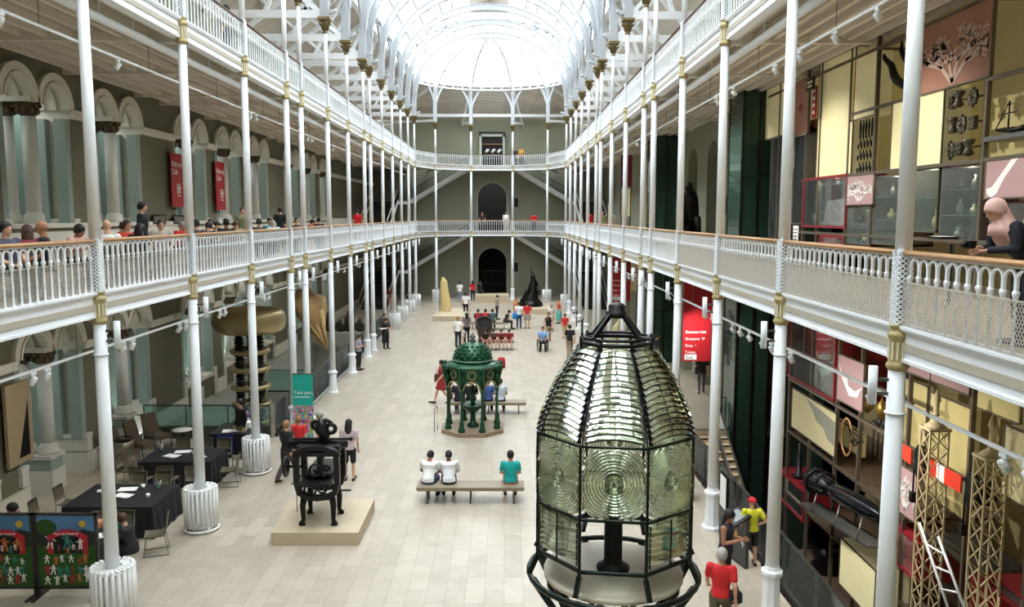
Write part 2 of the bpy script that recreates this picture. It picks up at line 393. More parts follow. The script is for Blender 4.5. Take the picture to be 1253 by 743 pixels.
# ---------------------------------------------------------------- right wall with niches
PRf = lambda u, t, z: (WR+t, u, z)
def simple(u0, u1, zb, zs): return (zb, arc_pts(u0, u1, zs, 16))
NI = [(33.1, 34.9), (36.7, 38.5), (50.2, 52.2), (57.0, 59.0)]
m = MB(); arch_wall(m, PRf, RY1, YB, 0, G1-.2, [simple(a, b, .0, 3.5) for a, b in NI], .9); struct('wall_right', m, [wallf, wallf])
m = MB(); arch_wall(m, PRf, RY1, YB, G1, G2-.1, [simple(a, b, G1, 9.5) for a, b in NI], .9); struct('wall_right.001', m, [wallf, wallf])
m = MB(); m.bx(WR, WR+1, -3, YB, G2, 16.0); struct('wall_right.002', m, wallf)
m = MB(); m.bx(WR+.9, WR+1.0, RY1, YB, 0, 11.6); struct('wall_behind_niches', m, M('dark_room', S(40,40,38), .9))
m = MB(); m.bx(10.4, 10.5, -3, RY1+.2, -4.1, 11.6); struct('wall_case_back', m, M('case_back_wall', S(182,168,120), .8, var=.1, scale=.8))
m = MB(); m.bx(RX0, 10.4, RY1, RY1+.1, 0, G1-.2); # partition beyond lift kept open
# ---------------------------------------------------------------- far wall
PFf = lambda u, t, z: (u, YB+t, z)
DW = 1.4
m = MB()
arch_wall(m, PFf, WL-2.6, WR+1.2, 0, G1-.2, [simple(CX-DW, CX+DW, 0, 3.05)], .8)
arch_wall(m, PFf, WL-2.6, WR+1.2, G1-.2, G2-.1, [simple(CX-DW, CX+DW, G1, 8.95)], .8)
m.bx(WL-2.6, WR+1.2, YB, YB+.3, G2-.1, 16.2)
struct('wall_back', m, [wallf, wallf])
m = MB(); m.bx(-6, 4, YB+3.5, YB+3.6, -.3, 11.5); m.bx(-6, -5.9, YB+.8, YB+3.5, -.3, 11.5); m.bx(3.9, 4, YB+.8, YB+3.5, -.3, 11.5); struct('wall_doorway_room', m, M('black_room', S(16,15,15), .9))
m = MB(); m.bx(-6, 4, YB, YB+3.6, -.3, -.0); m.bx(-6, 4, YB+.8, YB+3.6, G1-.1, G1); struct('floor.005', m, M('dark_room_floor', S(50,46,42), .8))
for nm, z0, zs in (('door_1', 0, 3.05), ('door_2', G1, 8.95)):
    m = MB()
    m.band([(u, YB-.02, z) for u, z in [(CX-DW, z0)]+arc_pts(CX-DW, CX+DW, zs, 20)+[(CX+DW, z0)]], (0,1,0), .22, .1)
    o = struct(nm, m, M('door_surround', S(150,152,142), .7))
    gm = MB(); 
    for k in range(5): gm.bx(CX-DW+.1+k*.62, CX-DW+.16+k*.62, YB+.5, YB+.56, z0, z0+2.2)
    gm.bx(CX-DW, CX+DW, YB+.48, YB+.58, z0+2.2, z0+2.28); gm.bx(CX-DW, CX+DW, YB+.48, YB+.58, z0+1.0, z0+1.05)
    gm.build('door_frame', darkb, o)
m = MB(); m.bx(WL-2.6, WR+1.8, -3.2, -3, -4.3, 24); struct('wall_near', m, wallf)
m = MB(); m.bx(WR+1.2, WR+3, -3, RY1, -4.1, -4.0); m.bx(10.5, 10.6, -3, YB, 11.5, 16); struct('wall_right.003', m, wallf)
# ---------------------------------------------------------------- side roofs over top gallery
ZE, ZR = 15.4, 18.5
m = MB()
m.quad((WL-1, -3, ZE), (WL-1, YB+.4, ZE), (CX-6.9, YEND+2, ZR), (CX-6.9, -3, ZR)); m.quad((WR+1, -3, ZE), (WR+1, YB+.4, ZE), (CX+6.9, YEND+2, ZR), (CX+6.9, -3, ZR))
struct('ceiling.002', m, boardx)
NSEG = 10
m = MB()
ring = [(CX+6.9*math.cos(a), YEND+6.9*math.sin(a)) for a in [PI*i/NSEG for i in range(NSEG+1)]]
for i in range(NSEG):
    a, b = ring[i], ring[i+1]
    def out(p):
        dx, dy = p[0]-CX, p[1]-YEND; 
        if dy < .1: dy = .1
        t = min((YB+.3-YEND)/dy, ((WR+1-CX) if dx > 0 else (CX-WL+1))/max(abs(dx), .01)); return (CX+dx*t, YEND+dy*t)
    c, d = out(a), out(b); m.quad((a[0],a[1],ZR), (b[0],b[1],ZR), (d[0],d[1],ZE+.4), (c[0],c[1],ZE+.4))
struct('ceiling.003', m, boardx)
# trusses over side galleries
m = MB()
for y in YL:
    for x0, x1, w in ((XL, CX-6.9, WL), (XR, CX+6.9, WR)):
        m.beam((x0, y, 15.25), (w, y, 15.25), .14, .3); m.beam((x0, y, 15.2), ((x0+w)/2, y, 17.0), .1, .16); m.beam(((x0+w)/2, y, 15.2), (x1, y, 18.2), .1, .16)
        m.beam((w, y, 15.3), (x1, y, 18.35), .14, .2)
    for x0, x1, w in ((XL, CX-6.9, WL), (XR, CX+6.9, WR)):
        pass
for x, w in ((CX-6.9, WL), (CX+6.9, WR)):
    for t in (0, .33, .66): 
        xx = x+(w-x)*t; zz = ZR-.12-(ZR-ZE)*t*abs(w-x)/abs((WL-1)-(CX-6.9)); m.beam((xx, -2, zz), (xx, YEND+1, zz), .1, .14)
for a, b in AP:
    dx, dy = a-CX, b-YEND; t = (YB-.1-YEND)/dy
    m.beam((a, b, 15.25), (CX+dx*t, YB-.1, 15.6), .12, .2); m.beam((CX+dx*t*.98, YB-.2, 15.4), (a, b, 18.2), .12, .16)
m.bx(WL, WR, 73.4, 73.6, 16.0, 16.25)
struct('trim_8', m, white)
# ---------------------------------------------------------------- glazed barrel roof and half dome
def barrel(r, zc, rz, n=24, a0=0., a1=PI): return [(CX+r*math.cos(a0+(a1-a0)*i/n), zc+rz*math.sin(a0+(a1-a0)*i/n)) for i in range(n+1)]
prof = barrel(6.9, 18.45, 4.15, 24)
m = MB()
for a, b in zip(prof[:-1], prof[1:]):
    if abs((a[0]+b[0])/2-CX) < 1.4: continue
    m.quad((a[0], -3, a[1]), (b[0], -3, b[1]), (b[0], YEND, b[1]), (a[0], YEND, a[1]))
NP = 8
for i in range(20):
    for j in range(NP):
        t0, t1 = PI*i/20, PI*(i+1)/20; e0, e1 = PI/2*j/NP, PI/2*(j+1)/NP
        q = []
        for t, e in ((t0,e0),(t1,e0),(t1,e1),(t0,e1)): q.append((CX+6.9*math.cos(e)*math.cos(t), YEND+6.9*math.cos(e)*math.sin(t), 18.45+4.15*math.sin(e)))
        if j == NP-1: q = q[:3]
        m.quad(*q)
struct('window_1', m, roofg)
bars = M('backlit_bar_grey', S(120,122,126), .6, var=.02)  # dark grey puts the bars' backlit shade into their colour
m = MB()
yy = -2.0
while yy < YEND:
    pts = [(x, yy, z) for x, z in prof]; 
    m.band(pts[:10], (0,1,0), .06, .05); m.band(pts[15:], (0,1,0), .06, .05); yy += S0/6
for i in (0, 2, 4, 6, 8, 9, 15, 16, 18, 20, 22, 24):
    x, z = prof[i]; m.beam((x, -3, z-.05), (x, YEND, z-.05), .08, .12)
for i in range(1, 20):
    t = PI*i/20; m.band([(CX+6.9*math.cos(e)*math.cos(t), YEND+6.9*math.cos(e)*math.sin(t), 18.45+4.15*math.sin(e)) for e in [PI/2*j/10 for j in range(10)]], (math.sin(t), -math.cos(t), 0), .06, .05)
for e in (0, .25, .55, .9, 1.2):
    m.band([(CX+6.9*math.cos(e)*math.cos(t), YEND+6.9*math.cos(e)*math.sin(t), 18.45+4.15*math.sin(e)) for t in [PI*j/24 for j in range(25)]], (0,0,1), .07, .05)
struct('trim_9', m, bars)
# eaves beam and apse ring
m = MB()
for x in (CX-6.7, CX+6.7): m.beam((x, -3, 18.35), (x, YEND, 18.35), .3, .35)
for r, z in ((6.75, 18.4), (6.35, 18.05)): m.band([(CX+r*math.cos(t), YEND+r*math.sin(t), z) for t in [PI*j/24 for j in range(25)]], (0,0,1), .16, .12)
for j in range(25):
    t = PI*j/24; m.beam((CX+6.75*math.cos(t), YEND+6.75*math.sin(t), 18.4), (CX+6.35*math.cos(t), YEND+6.35*math.sin(t), 18.05), .06, .06)
struct('trim_10', m, white)
# ridge ventilator of boards
m = MB()
m.quad((CX-1.45, -3, 22.6), (CX-1.45, YEND-1.5, 22.6), (CX, YEND-1.5, 23.5), (CX, -3, 23.5)); m.quad((CX+1.45, -3, 22.6), (CX+1.45, YEND-1.5, 22.6), (CX, YEND-1.5, 23.5), (CX, -3, 23.5))
m.quad((CX-1.45, YEND-1.5, 22.6), (CX+1.45, YEND-1.5, 22.6), (CX, YEND-1.5, 23.5))
struct('ceiling.004', m, boardx)
# ---------------------------------------------------------------- roof ribs (each a thing)
def rib_mb(y):
    mb = MB()
    inner = barrel(5.95, 16.55, 4.75, 30)
    pts = [(XR, y, 15.12)] + [(x, y, z) for x, z in inner] + [(XL, y, 15.12)]
    pts2 = [(p[0], p[1], p[2]) for p in pts]
    mb.band(pts2, (0,1,0), .34, .12); mb.band([(p[0], p[1], p[2]) for p in barrel3(5.8, 16.55, 4.58, y)], (0,1,0), .06, .3); mb.band(barrel3(6.1, 16.55, 4.95, y), (0,1,0), .06, .24)
    for s, x in ((1, XL), (-1, XR)):
        mb.bx(x-.16, x+.16, y-.16, y+.16, 15.1, 16.6); mb.box((x+s*.22, y, 15.35), (.3, .2, .16)); mb.sphere((x+s*.4, y, 15.38), .09, 10, 6)
        mb.beam((x, y, 16.5), (x, y, 18.3), .2, .2)
    return mb
def barrel3(r, zc, rz, y): return [(x, y, z) for x, z in barrel(r, zc, rz, 30)]
i = 0; rib0 = None
for y in YL:
    lab = 'white curved iron roof rib, %s arch counting from the glass half dome' % ORD[min(15, len(YL)-1-i)]
    if rib0 is None:
        rib0 = rib_mb(y).build('roof_rib', ribm, None, (CX, y, 15.1)); tag(rib0, lab, 'roof arch', 'arched ribs of the glass roof')
    else: dup(rib0, (CX, y, 15.1), None, lab)
    i += 1
dome = thing('dome_framework', 'white half dome framework of curved ribs rising from the far curved end', 'roof framework', (CX, YEND, 15.1))
dn = ['left end', 'left of centre', 'right of centre', 'right end']
for k, (a, b) in enumerate(AP):
    mb = MB(); dx, dy = a-CX, b-YEND; L = math.hypot(dx, dy); ux, uy = dx/L, dy/L
    pts = [(a, b, 15.12)] + [(CX+ux*L*math.cos(e), YEND+uy*L*math.cos(e), 16.8+4.5*math.sin(e)) for e in [PI/2*j/14 for j in range(15)]]
    mb.band(pts, (uy, -ux, 0), .3, .14); mb.box((a, b, 15.9), (.3, .3, 1.6))
    for s in (-1, 1):   # forked brackets
        mb.band([(a+s*uy*q*1.1, b-s*ux*q*1.1, 16.4+1.7*(1-(1-q)**2)) for q in [j/6 for j in range(7)]], (ux, uy, 0), .16, .12)
    mb.bx(a-.12, a+.12, b-.12, b+.12, 15.1, 18.2)
    mb.build('dome_rib', ribm, dome)
# longitudinal arches between column heads (spandrel frames)
m = MB()
for x in (XL, XR):
    for a, b in zip(YL[:-1], YL[1:]):
        r = (b-a)/2-.12; c = (a+b)/2; h = 1.9 if r > 1.5 else 1.2
        m.band([(x, c-r*math.cos(t), 16.3+h*math.sin(t)) for t in [PI*j/16 for j in range(17)]], (1,0,0), .12, .1)
    m.beam((x, 0, 18.3), (x, YEND, 18.3), .14, .22)
struct('trim_11', m, ribm)
# ---------------------------------------------------------------- iron columns
def col_parts(root, rad=False):
    o = OFF[root.name]; x, y = o[0], o[1]
    P = []
    b = MB(); b.lathe([(.24,0),(.24,.06),(.19,.1),(.165,.3),(.155,.8),(.2,.84),(.2,.9),(.15,.93),(.135,.99)], (x,y,0), 8, smooth=False); P.append(b.build('base', white, root))
    for nm, z0, z1, r0, r1 in (('lower_shaft', .95, 5.45, .122, .105), ('middle_shaft', 6.9, 11.1, .1, .09), ('upper_shaft', 12.55, 14.5, .085, .075)):
        b = MB(); b.cyl((x,y,z0), (x,y,z1), r0, 18, 0, r1); 
        if nm == 'lower_shaft': b.torus((x,y,4.9), .118, .014, 18, 6)
        P.append(b.build(nm, white, root))
    for z in (G1, G2):
        b = MB(); b.lathe([(.11,-.48),(.138,-.44),(.138,-.41),(.118,-.38),(.11,-.36),(.11,-.1),(.136,-.06),(.136,-.02),(.115,.0),(.1,.05),(.118,.07),(.118,.09),(.1,.1)], (x,y,z), 14)
        for k in range(12):
            t = 2*PI*k/12; b.box((x+.115*math.cos(t), y+.115*math.sin(t), z-.23), (.02,.02,.22), t, 1)
        P.append(b.build('gilded_collar', [gold, goldl], root))
        # lattice cage: four faces of diagonal bars
        b = MB(); h0, h1, w = z+.1, z+RH-.02, .085
        b.bx(x-.05, x+.05, y-.05, y+.05, h0, h1, 1)
        n = 7
        for ax in range(4):
            ca, sa = math.cos(ax*PI/2), math.sin(ax*PI/2)
            f = lambda u, zz: (x+ca*w-sa*u, y+sa*w+ca*u, zz)
            for k in range(n):
                a0, a1 = h0+(h1-h0)*k/n, h0+(h1-h0)*(k+1)/n; mm = (a0+a1)/2
                for s in (-1, 1):
                    b.beam(f(s*w, a0), f(-s*w, a1), .022, .02, 0, (ca, sa, 0)); 
                    b.beam(f(0, a0), f(s*w, mm), .02, .02, 0, (ca, sa, 0)); b.beam(f(s*w, mm), f(0, a1), .02, .02, 0, (ca, sa, 0))
        b.bx(x-.095, x+.095, y-.095, y+.095, h1, h1+.03)
        P.append(b.build('lattice_panel', [white, steeld], root))
    b = MB(); b.lathe([(.08,0),(.11,.03),(.08,.07),(.09,.2),(.13,.38),(.2,.48),(.22,.5)], (x,y,14.5), 16)
    for k in range(8):
        t = 2*PI*k/8+PI/8; b.loft([(x+.09*math.cos(t), y+.09*math.sin(t), 14.62), (x+.16*math.cos(t), y+.16*math.sin(t), 14.85), (x+.25*math.cos(t), y+.25*math.sin(t), 14.9), (x+.24*math.cos(t), y+.24*math.sin(t), 14.83)], [.03,.04,.03,.015], 6)
    b.box((x, y, 15.06), (.5, .5, .1))
    P.append(b.build('leafy_capital', capm, root)); KIDS[root.name] = P
vis = [y for y in YL if y > 9]
c0 = thing('iron_column', 'slender white iron column on the left row, nearest the camera, rising from a radiator', 'column', (XL, Y0, 0), 'white iron columns of the left row'); col_parts(c0)
nl = 0
for y in YL:
    if abs(y-Y0) < .01: continue
    k = sum(1 for q in YL if q > Y0-.1 and q <= y+.01)
    lab = ('slender white iron column of the left row, %s in line from the mural boards' % ORD[k-1]) if k >= 1 else 'slender white iron column of the left row standing behind the viewpoint'
    dup(c0, (XL, y, 0), None, lab)
for y in YL:
    k = sum(1 for q in YL if q > 9 and q <= y+.01)
    lab = ('slender white iron column of the right row, %s in line from the headscarfed visitor' % ORD[min(k, 16)-1]) if k >= 1 else 'slender white iron column of the right row standing behind the viewpoint'
    dup(c0, (XR, y, 0), None, lab, 'white iron columns of the right row')
for k, (a, b) in enumerate(AP): dup(c0, (a, b, 0), None, 'slender white iron column of the far curved end, '+dn[k]+' as seen from the hall', 'white iron columns of the far curved end')
# ---------------------------------------------------------------- balustrades, one thing per bay
def baluster_mb(x, y, z):
    b = MB(); b.lathe([(.032,.07),(.034,.1),(.017,.13),(.015,.36),(.023,.38),(.015,.4),(.014,.6),(.022,.63),(.036,.68),(.036,.71),(.014,.72)], (x,y,z), 8)
    return b
def railing(name, a, b, z, label, group, detailed, wm):
    A, B = Vector((a[0], a[1], z)), Vector((b[0], b[1], z)); L = (B-A).length; n = max(4, round((L-.2)/.205)); t = (B-A).normalized()
    root = thing(name, label, 'railing', tuple(A), group); root.rotation_euler = (0, 0, math.atan2(t.y, t.x))
    OFF[root.name] = (0, 0, 0)
    hb = MB(); hb.loft([(0.0,0,RH-.02),(L,0,RH-.02)], [(.065,.035)]*2, 10, (0,1,0)); hb.build('handrail', wm, root)
    sb = MB(); sb.bx(.1, L-.1, -.05, .05, .05, .09); sb.bx(.1, L-.1, -.02, .02, RH-.07, RH-.045)
    s = (L-.2)/n
    # interlaced arches between baluster heads
    for k in range(n-1):
        c = .1+s*(k+1)
        sb.band([(c-s/2+.012, 0, .71)]+[(c-(s/2-.012)*math.cos(q), 0, .82+s*.46*math.sin(q)) for q in [PI*j/8 for j in range(9)]]+[(c+s/2-.012, 0, .71)], (0,1,0), .02, .03)
    sb.build('arcaded_rail', white, root)
    sc = MB(); g = .045; h0, h1 = .1, .62; hh = h1-h0; k = 0
    if detailed:
        u = -hh
        while u < L:
            for d in (1, -1):
                p0, p1 = (u, h0), (u+hh*.6, h1)
                x0, x1 = max(.1, u), min(L-.1, u+hh*.6)
                if x1 > x0+.01:
                    za, zb = h0+(x0-u)/.6, h0+(x1-u)/.6
                    if d < 0: za, zb = h1+h0-za, h1+h0-zb
                    sc.beam((x0, .035, za), (x1, .035, zb), .006, .006, 0, (0,1,0))
            u += g
        sc.bx(.1, L-.1, .03, .04, h1, h1+.015); sc.build('wire_mesh_screen', M('mesh_wire', S(196,190,180), .5), root)
    if detailed:
        b0 = None
        for k in range(n):
            x = .1+s*(k+.5)
            if b0 is None: b0 = baluster_mb(0,0,0).build('baluster', white, root); b0.location = (x,0,0)
            else: c = b0.copy(); C.objects.link(c); c.location = (x,0,0)
    else:
        bb = MB()
        for k in range(n):
            bb.lathe([(.03,.07),(.016,.13),(.015,.6),(.036,.68),(.036,.71),(.014,.72)], (.1+s*(k+.5), 0, 0), 6)
        bb.build('baluster_row', white, root)
    return root
cacheR = {}
def rail_run(pts, z, lvl, side, wm):
    k = 0
    for a, b in zip(pts[:-1], pts[1:]):
        k += 1
        mx = max(a[1], b[1])
        lab = 'white %s balustrade on the %s gallery, %s bay from the near end' % ('wood-railed' if lvl == 'lower' else 'dark-railed', lvl+' '+side, ORD[min(k-1, 15)])
        grp = 'balustrade bays of the %s %s gallery' % (lvl, side)
        det = lvl == 'lower' and mx < 23.5
        key = (round(math.dist(a, b), 2), det, lvl)
        if key in cacheR:
            r0 = cacheR[key]; t = (b[0]-a[0], b[1]-a[1])
            dup(r0, (a[0], a[1], z), math.atan2(t[1], t[0]), lab, grp)
        else:
            r0 = railing('balustrade_bay', a, b, z, lab, grp, det, wm); KIDS[r0.name] = list(r0.children); cacheR[key] = r0
yL1 = [y for y in YL if y > 5]; yR1 = yL1
for z, lvl, wm in ((G1, 'lower', wood), (G2, 'upper', woodd)):
    yl = [y for y in YL if y > (5 if lvl == 'lower' else 14)]
    rail_run([(XL, y) for y in yl if y > (9 if lvl == 'lower' else 0)], z, lvl, 'left', wm)
    rail_run([(XR, y) for y in yl], z, lvl, 'right', wm)
    rail_run([(XL, YEND)]+AP+[(XR, YEND)], z, lvl, 'far end', wm)
# ---------------------------------------------------------------- stone twin columns of the left arcade
def stone_col(root, z0, zc, zt):
    x, y, _ = OFF[root.name]
    b = MB(); b.lathe([(.27,0),(.27,.1),(.24,.13),(.25,.2),(.19,.26),(.185,.3)], (x,y,z0), 20); P = [b.build('column_base', stone, root)]
    b = MB(); b.lathe([(.185,0),(.175,zc-z0-.3)], (x,y,z0+.28), 20); P.append(b.build('column_shaft', M('pale_stone_shaft', S(222,222,218), .5, var=.03), root))
    b = MB(); b.lathe([(.18,0),(.21,.02),(.19,.06),(.22,.2),(.3,.32)], (x,y,zc), 16)
    for k in range(8):
        t = 2*PI*k/8; b.sphere((x+.23*math.cos(t), y+.23*math.sin(t), zc+.12), (.06,.06,.09), 8, 5); b.sphere((x+.27*math.cos(t+.39), y+.27*math.sin(t+.39), zc+.25), (.06,.06,.06), 8, 5)
    P.append(b.build('carved_capital', leafm, root)); KIDS[root.name] = P
p0 = {}
for lv, z0, zc in (('lower', 1.0, 3.45), ('upper', 7.12, 9.87)):
    for i, y in enumerate(ARC_Y):
        if y < 10: continue
        for t, w in ((.2, 'front'), (.78, 'rear')):
            lab = 'pale stone column with dark carved capital, %s of the %s pair in the %s left arcade' % (w, ORD[i-1], lv)
            if lv not in p0: r = thing('stone_column', lab, 'column', (WL-t, y, z0), 'twin stone columns of the %s left arcade' % lv); stone_col(r, z0, zc, 0); p0[lv] = r
            else: dup(p0[lv], (WL-t, y, z0), None, lab)
m = MB()
for y in ARC_Y:
    m.bx(WL-TH, WL+.05, y-.32, y+.32, 0, .58)
    m.bx(WL-TH+.05, WL+.0, y-.28, y+.28, .58, .9, 1); m.bx(WL-TH, WL+.05, y-.34, y+.34, .9, 1.0)
    m.bx(WL-TH, WL+.06, y-.36, y+.36, 3.77, 3.9); m.bx(WL-TH, WL+.06, y-.36, y+.36, 10.19, 10.32)
struct('trim_12', m, [stone, teal])
WORLD_S = 5.9; EXPO = 0.48
# ================================================================ OBJECTS ON THE FLOOR
# ---------------------------------------------------------------- lighthouse lens
LX, LY = WY(752, 560, 9.5).x, 9.5
lens = thing('lighthouse_lens', 'huge eight-sided glass lighthouse lens with ringed prisms on a dark green iron stand', 'lighthouse lens', (LX, LY, 0)); OFF[lens.name] = (0,0,0)
lens.rotation_euler = (0, 0, -math.atan2(LX, LY))
c22 = math.cos(PI/8); t22 = math.tan(PI/8)
PROF = [(4.84,.875),(5.0,.845),(5.15,.79),(5.3,.725),(5.45,.65),(5.6,.56),(5.72,.48),(5.84,.40)]   # z, apothem
def ap_at(z):
    for (z0,a0),(z1,a1) in zip(PROF[:-1], PROF[1:]):
        if z <= z1: return a0+(a1-a0)*(z-z0)/(z1-z0)
    return PROF[-1][1]
def fp(k, u, a, z):   # face k local (u along face, a outward)
    t = -PI/2+k*PI/4; return (a*math.cos(t)-u*math.sin(t), a*math.sin(t)+u*math.cos(t), z)
def prism_bar(mb, P, us, h, d, mi=0):
    """triangular bar: P(u, out, dz) ; ridge pushed outwards"""
    vs = []; 
    for u in us: vs += [P(u, 0, -h/2), P(u, d, -h*.05), P(u, 0, h/2)]
    k = len(us); fs = [(0,2,1), ((k-1)*3, (k-1)*3+1, (k-1)*3+2)]
    for i in range(k-1):
        for a, b in ((0,1),(1,2),(2,0)): fs.append((i*3+a, i*3+b, (i+1)*3+b, (i+1)*3+a))
    mb.add(vs, fs, False, mi)
frame = MB()
NB = 15
for k in range(8):
    gm = MB(); em = MB()
    for j in range(NB):
        z = 4.9+(5.80-4.9)*(j+.5)/NB; a = ap_at(z); hw = a*t22*.90; h = .066
        sag = .05*a/.87
        P = lambda u, o, dz, a=a, z=z, hw=hw, sag=sag: fp(k, u, a+o*.8-.0, z+dz-sag*(u/hw)**2+.02)
        prism_bar(gm, P, [hw*q for q in (-1,-.6,-.2,.2,.6,1)], h, .062)
        for s in (-1, 1):
            vs = [P(s*hw, -.01, -h*.62), P(s*hw, .075, -.02), P(s*hw, -.01, h*.62), P(s*(hw+.012), -.01, -h*.62), P(s*(hw+.012), .075, -.02), P(s*(hw+.012), -.01, h*.62)]
            em.add(vs, [(0,1,2),(5,4,3),(0,3,4,1),(1,4,5,2),(2,5,3,0)])
    gpo = gm.build('upper_prism_panel', prism, lens)
    for j in range(NB+1):
        z = 4.9+(5.80-4.9)*j/NB; a = ap_at(z); hw = a*t22*.9; em.band([fp(k, hw*q, a+.004, z-.05*a/.87*q*q+.02) for q in (-1,-.6,-.2,.2,.6,1)], fp(k,0,1,0)[:2]+(0,) if False else (math.cos(-PI/2+k*PI/4), math.sin(-PI/2+k*PI/4), 0), .009, .02)
    for (z0, a0), (z1, a1) in zip(PROF[:-1], PROF[1:]):
        for s in (-1, 1): em.beam(fp(k, s*a0*t22*.96, a0-.02, z0), fp(k, s*a1*t22*.96, a1-.02, z1), .008, .02)
        em.beam(fp(k, 0, a0+.045, z0), fp(k, 0, a1+.045, z1), .008, .01)
    em.build('upper_panel_frame', black, gpo)
    # belt: bull's eye with concentric rings
    a = .875; hw, hh, zc = a*t22*.93, .385, 4.42
    bm_ = MB()
    r = .11
    bm_.sphere((0,0,0), (1,1,1), 2, 2) if False else None
    dn_ = 18; vs = [fp(k, 0, a+.035, zc)]+[fp(k, r*math.cos(2*PI*i/dn_), a, zc+r*math.sin(2*PI*i/dn_)) for i in range(dn_)]+[fp(k, 0, a-.02, zc)]
    bm_.add(vs, [(0, 1+i, 1+(i+1)%dn_) for i in range(dn_)]+[(dn_+1, 1+(i+1)%dn_, 1+i) for i in range(dn_)], True)
    r = .135
    while r < .52:
        n = 44; run = []
        for i in range(n+1):
            t = 2*PI*i/n; u, v = r*math.cos(t), r*math.sin(t)
            inside = abs(u) < hw and abs(v) < hh
            if inside: run.append(t)
            if (not inside or i == n) and run:
                if len(run) > 1:
                    vs = []
                    for q in run:
                        for rr, o in ((r-.017, 0), (r+.006, .04), (r+.017, 0)): vs.append(fp(k, rr*math.cos(q), a+o, zc+rr*math.sin(q)))
                    fs = [(0,1,2), ((len(run)-1)*3+2, (len(run)-1)*3+1, (len(run)-1)*3)]
                    for i2 in range(len(run)-1):
                        for x1, x2 in ((0,1),(1,2),(2,0)): fs.append((i2*3+x1, (i2+1)*3+x1, (i2+1)*3+x2, i2*3+x2))
                    bm_.add(vs, fs, True)
                run = []
        r += .036
    bm_.build('bullseye_panel', prism, lens)
    R_ = a/c22
    q0 = a*t22
    frame.beam(fp(k, q0, a+.01, 4.0), fp(k, q0, a+.01, 4.84), .03, .05); frame.beam(fp(k, -q0, a+.01, 4.84), fp(k, q0, a+.01, 4.84), .04, .022); frame.beam(fp(k, -q0, a+.01, 4.01), fp(k, q0, a+.01, 4.01), .04, .025)
    frame.beam(fp(k, q0, a+.01, 3.36), fp(k, q0, a+.01, 4.0), .035, .06)
    if k not in (0,):
        lm = MB(); fm = MB(); hw2 = a*t22*.9
        for j in range(8):
            z = 3.47+.5*(j+.5)/8
            P = lambda u, o, dz, z=z: fp(k, u, a+o*.9-.02, z+dz+.02*(u/hw2)**2)
            prism_bar(lm, P, [hw2*q for q in (-1,-.5,0,.5,1)], .062, .05)
        lpo = lm.build('lower_prism_panel', prism, lens)
        fm.beam(fp(k, 0, a+.03, 3.42), fp(k, 0, a+.03, 3.98), .02, .03); fm.beam(fp(k, -q0, a, 3.42), fp(k, q0, a, 3.42), .03, .03)
        for j in range(8):
            for s in (-1, 1): fm.box(fp(k, s*hw2, a+.02, 3.47+.5*(j+.5)/8), (.02,.02,.05))
        fm.build('lower_panel_frame', black, lpo)
    # arch bracket and stand
    frame.beam(fp(k, q0, a+.01, 3.36), fp(k, q0*1.12, a*1.12, 3.15), .05, .05)
frame.build('octagonal_frame', gdark, lens)
m = MB(); m.torus((0,0,3.06), 1.02, .035, 32, 8); m.torus((0,0,3.4), .93, .025, 8, 8, a0=PI/8, a1=PI/8+2*PI)
for k in range(8):
    m.beam(fp(k, .38, .93, 3.06), fp(k, .1, .42, 2.15), .06, .08); m.beam(fp(k, -.38, .93, 3.06), fp(k, -.1, .42, 2.15), .06, .08)
m.torus((0,0,2.15), .45, .05, 24, 8); m.torus((0,0,2.9), .78, .03, 24, 8)
m.build('stand_ring', gdark, lens)
m = MB(); m.lathe([(.8,0),(.8,.12),(.7,.16),(.34,.3),(.28,.5),(.26,1.9),(.4,2.1),(.48,2.15),(.3,2.25)], (0,0,0), 16); m.build('pedestal', gdark, lens)
m = MB(); m.lathe([(.0,3.02),(.84,3.02),(.84,3.08),(.0,3.08)], (0,0,0), 32); m.build('lamp_platform', M('worn_steel_plate', S(214,204,186), .45, .1, var=.1, scale=3), lens)
m = MB(); m.lathe([(.2,3.08),(.2,3.12),(.13,3.16),(.11,3.2),(.11,4.3),(.0,4.31)], (0,0,0), 20); m.build('lamp_post', black, lens)
m = MB(); m.torus((0,0,5.88), .44, .025, 8, 8, a0=PI/8, a1=PI/8+2*PI); m.torus((0,0,5.93), .40, .018, 8, 8, a0=PI/8, a1=PI/8+2*PI)
for k in range(8): m.beam(fp(k, .17, .41, 5.82), fp(k, .17, .41, 5.95), .03, .03)
m.build('crown_ring', black, lens)
m = MB()
for k in (1, 3, 5, 7): m.beam(fp(k, 0, .38, 5.93), fp(k, 0, .1, 6.2), .035, .05)
m.lathe([(.13,6.16),(.13,6.22),(.1,6.24),(.1,6.3),(.06,6.33),(0,6.34)], (0,0,0), 12)
m.build('crown_tripod', black, lens)
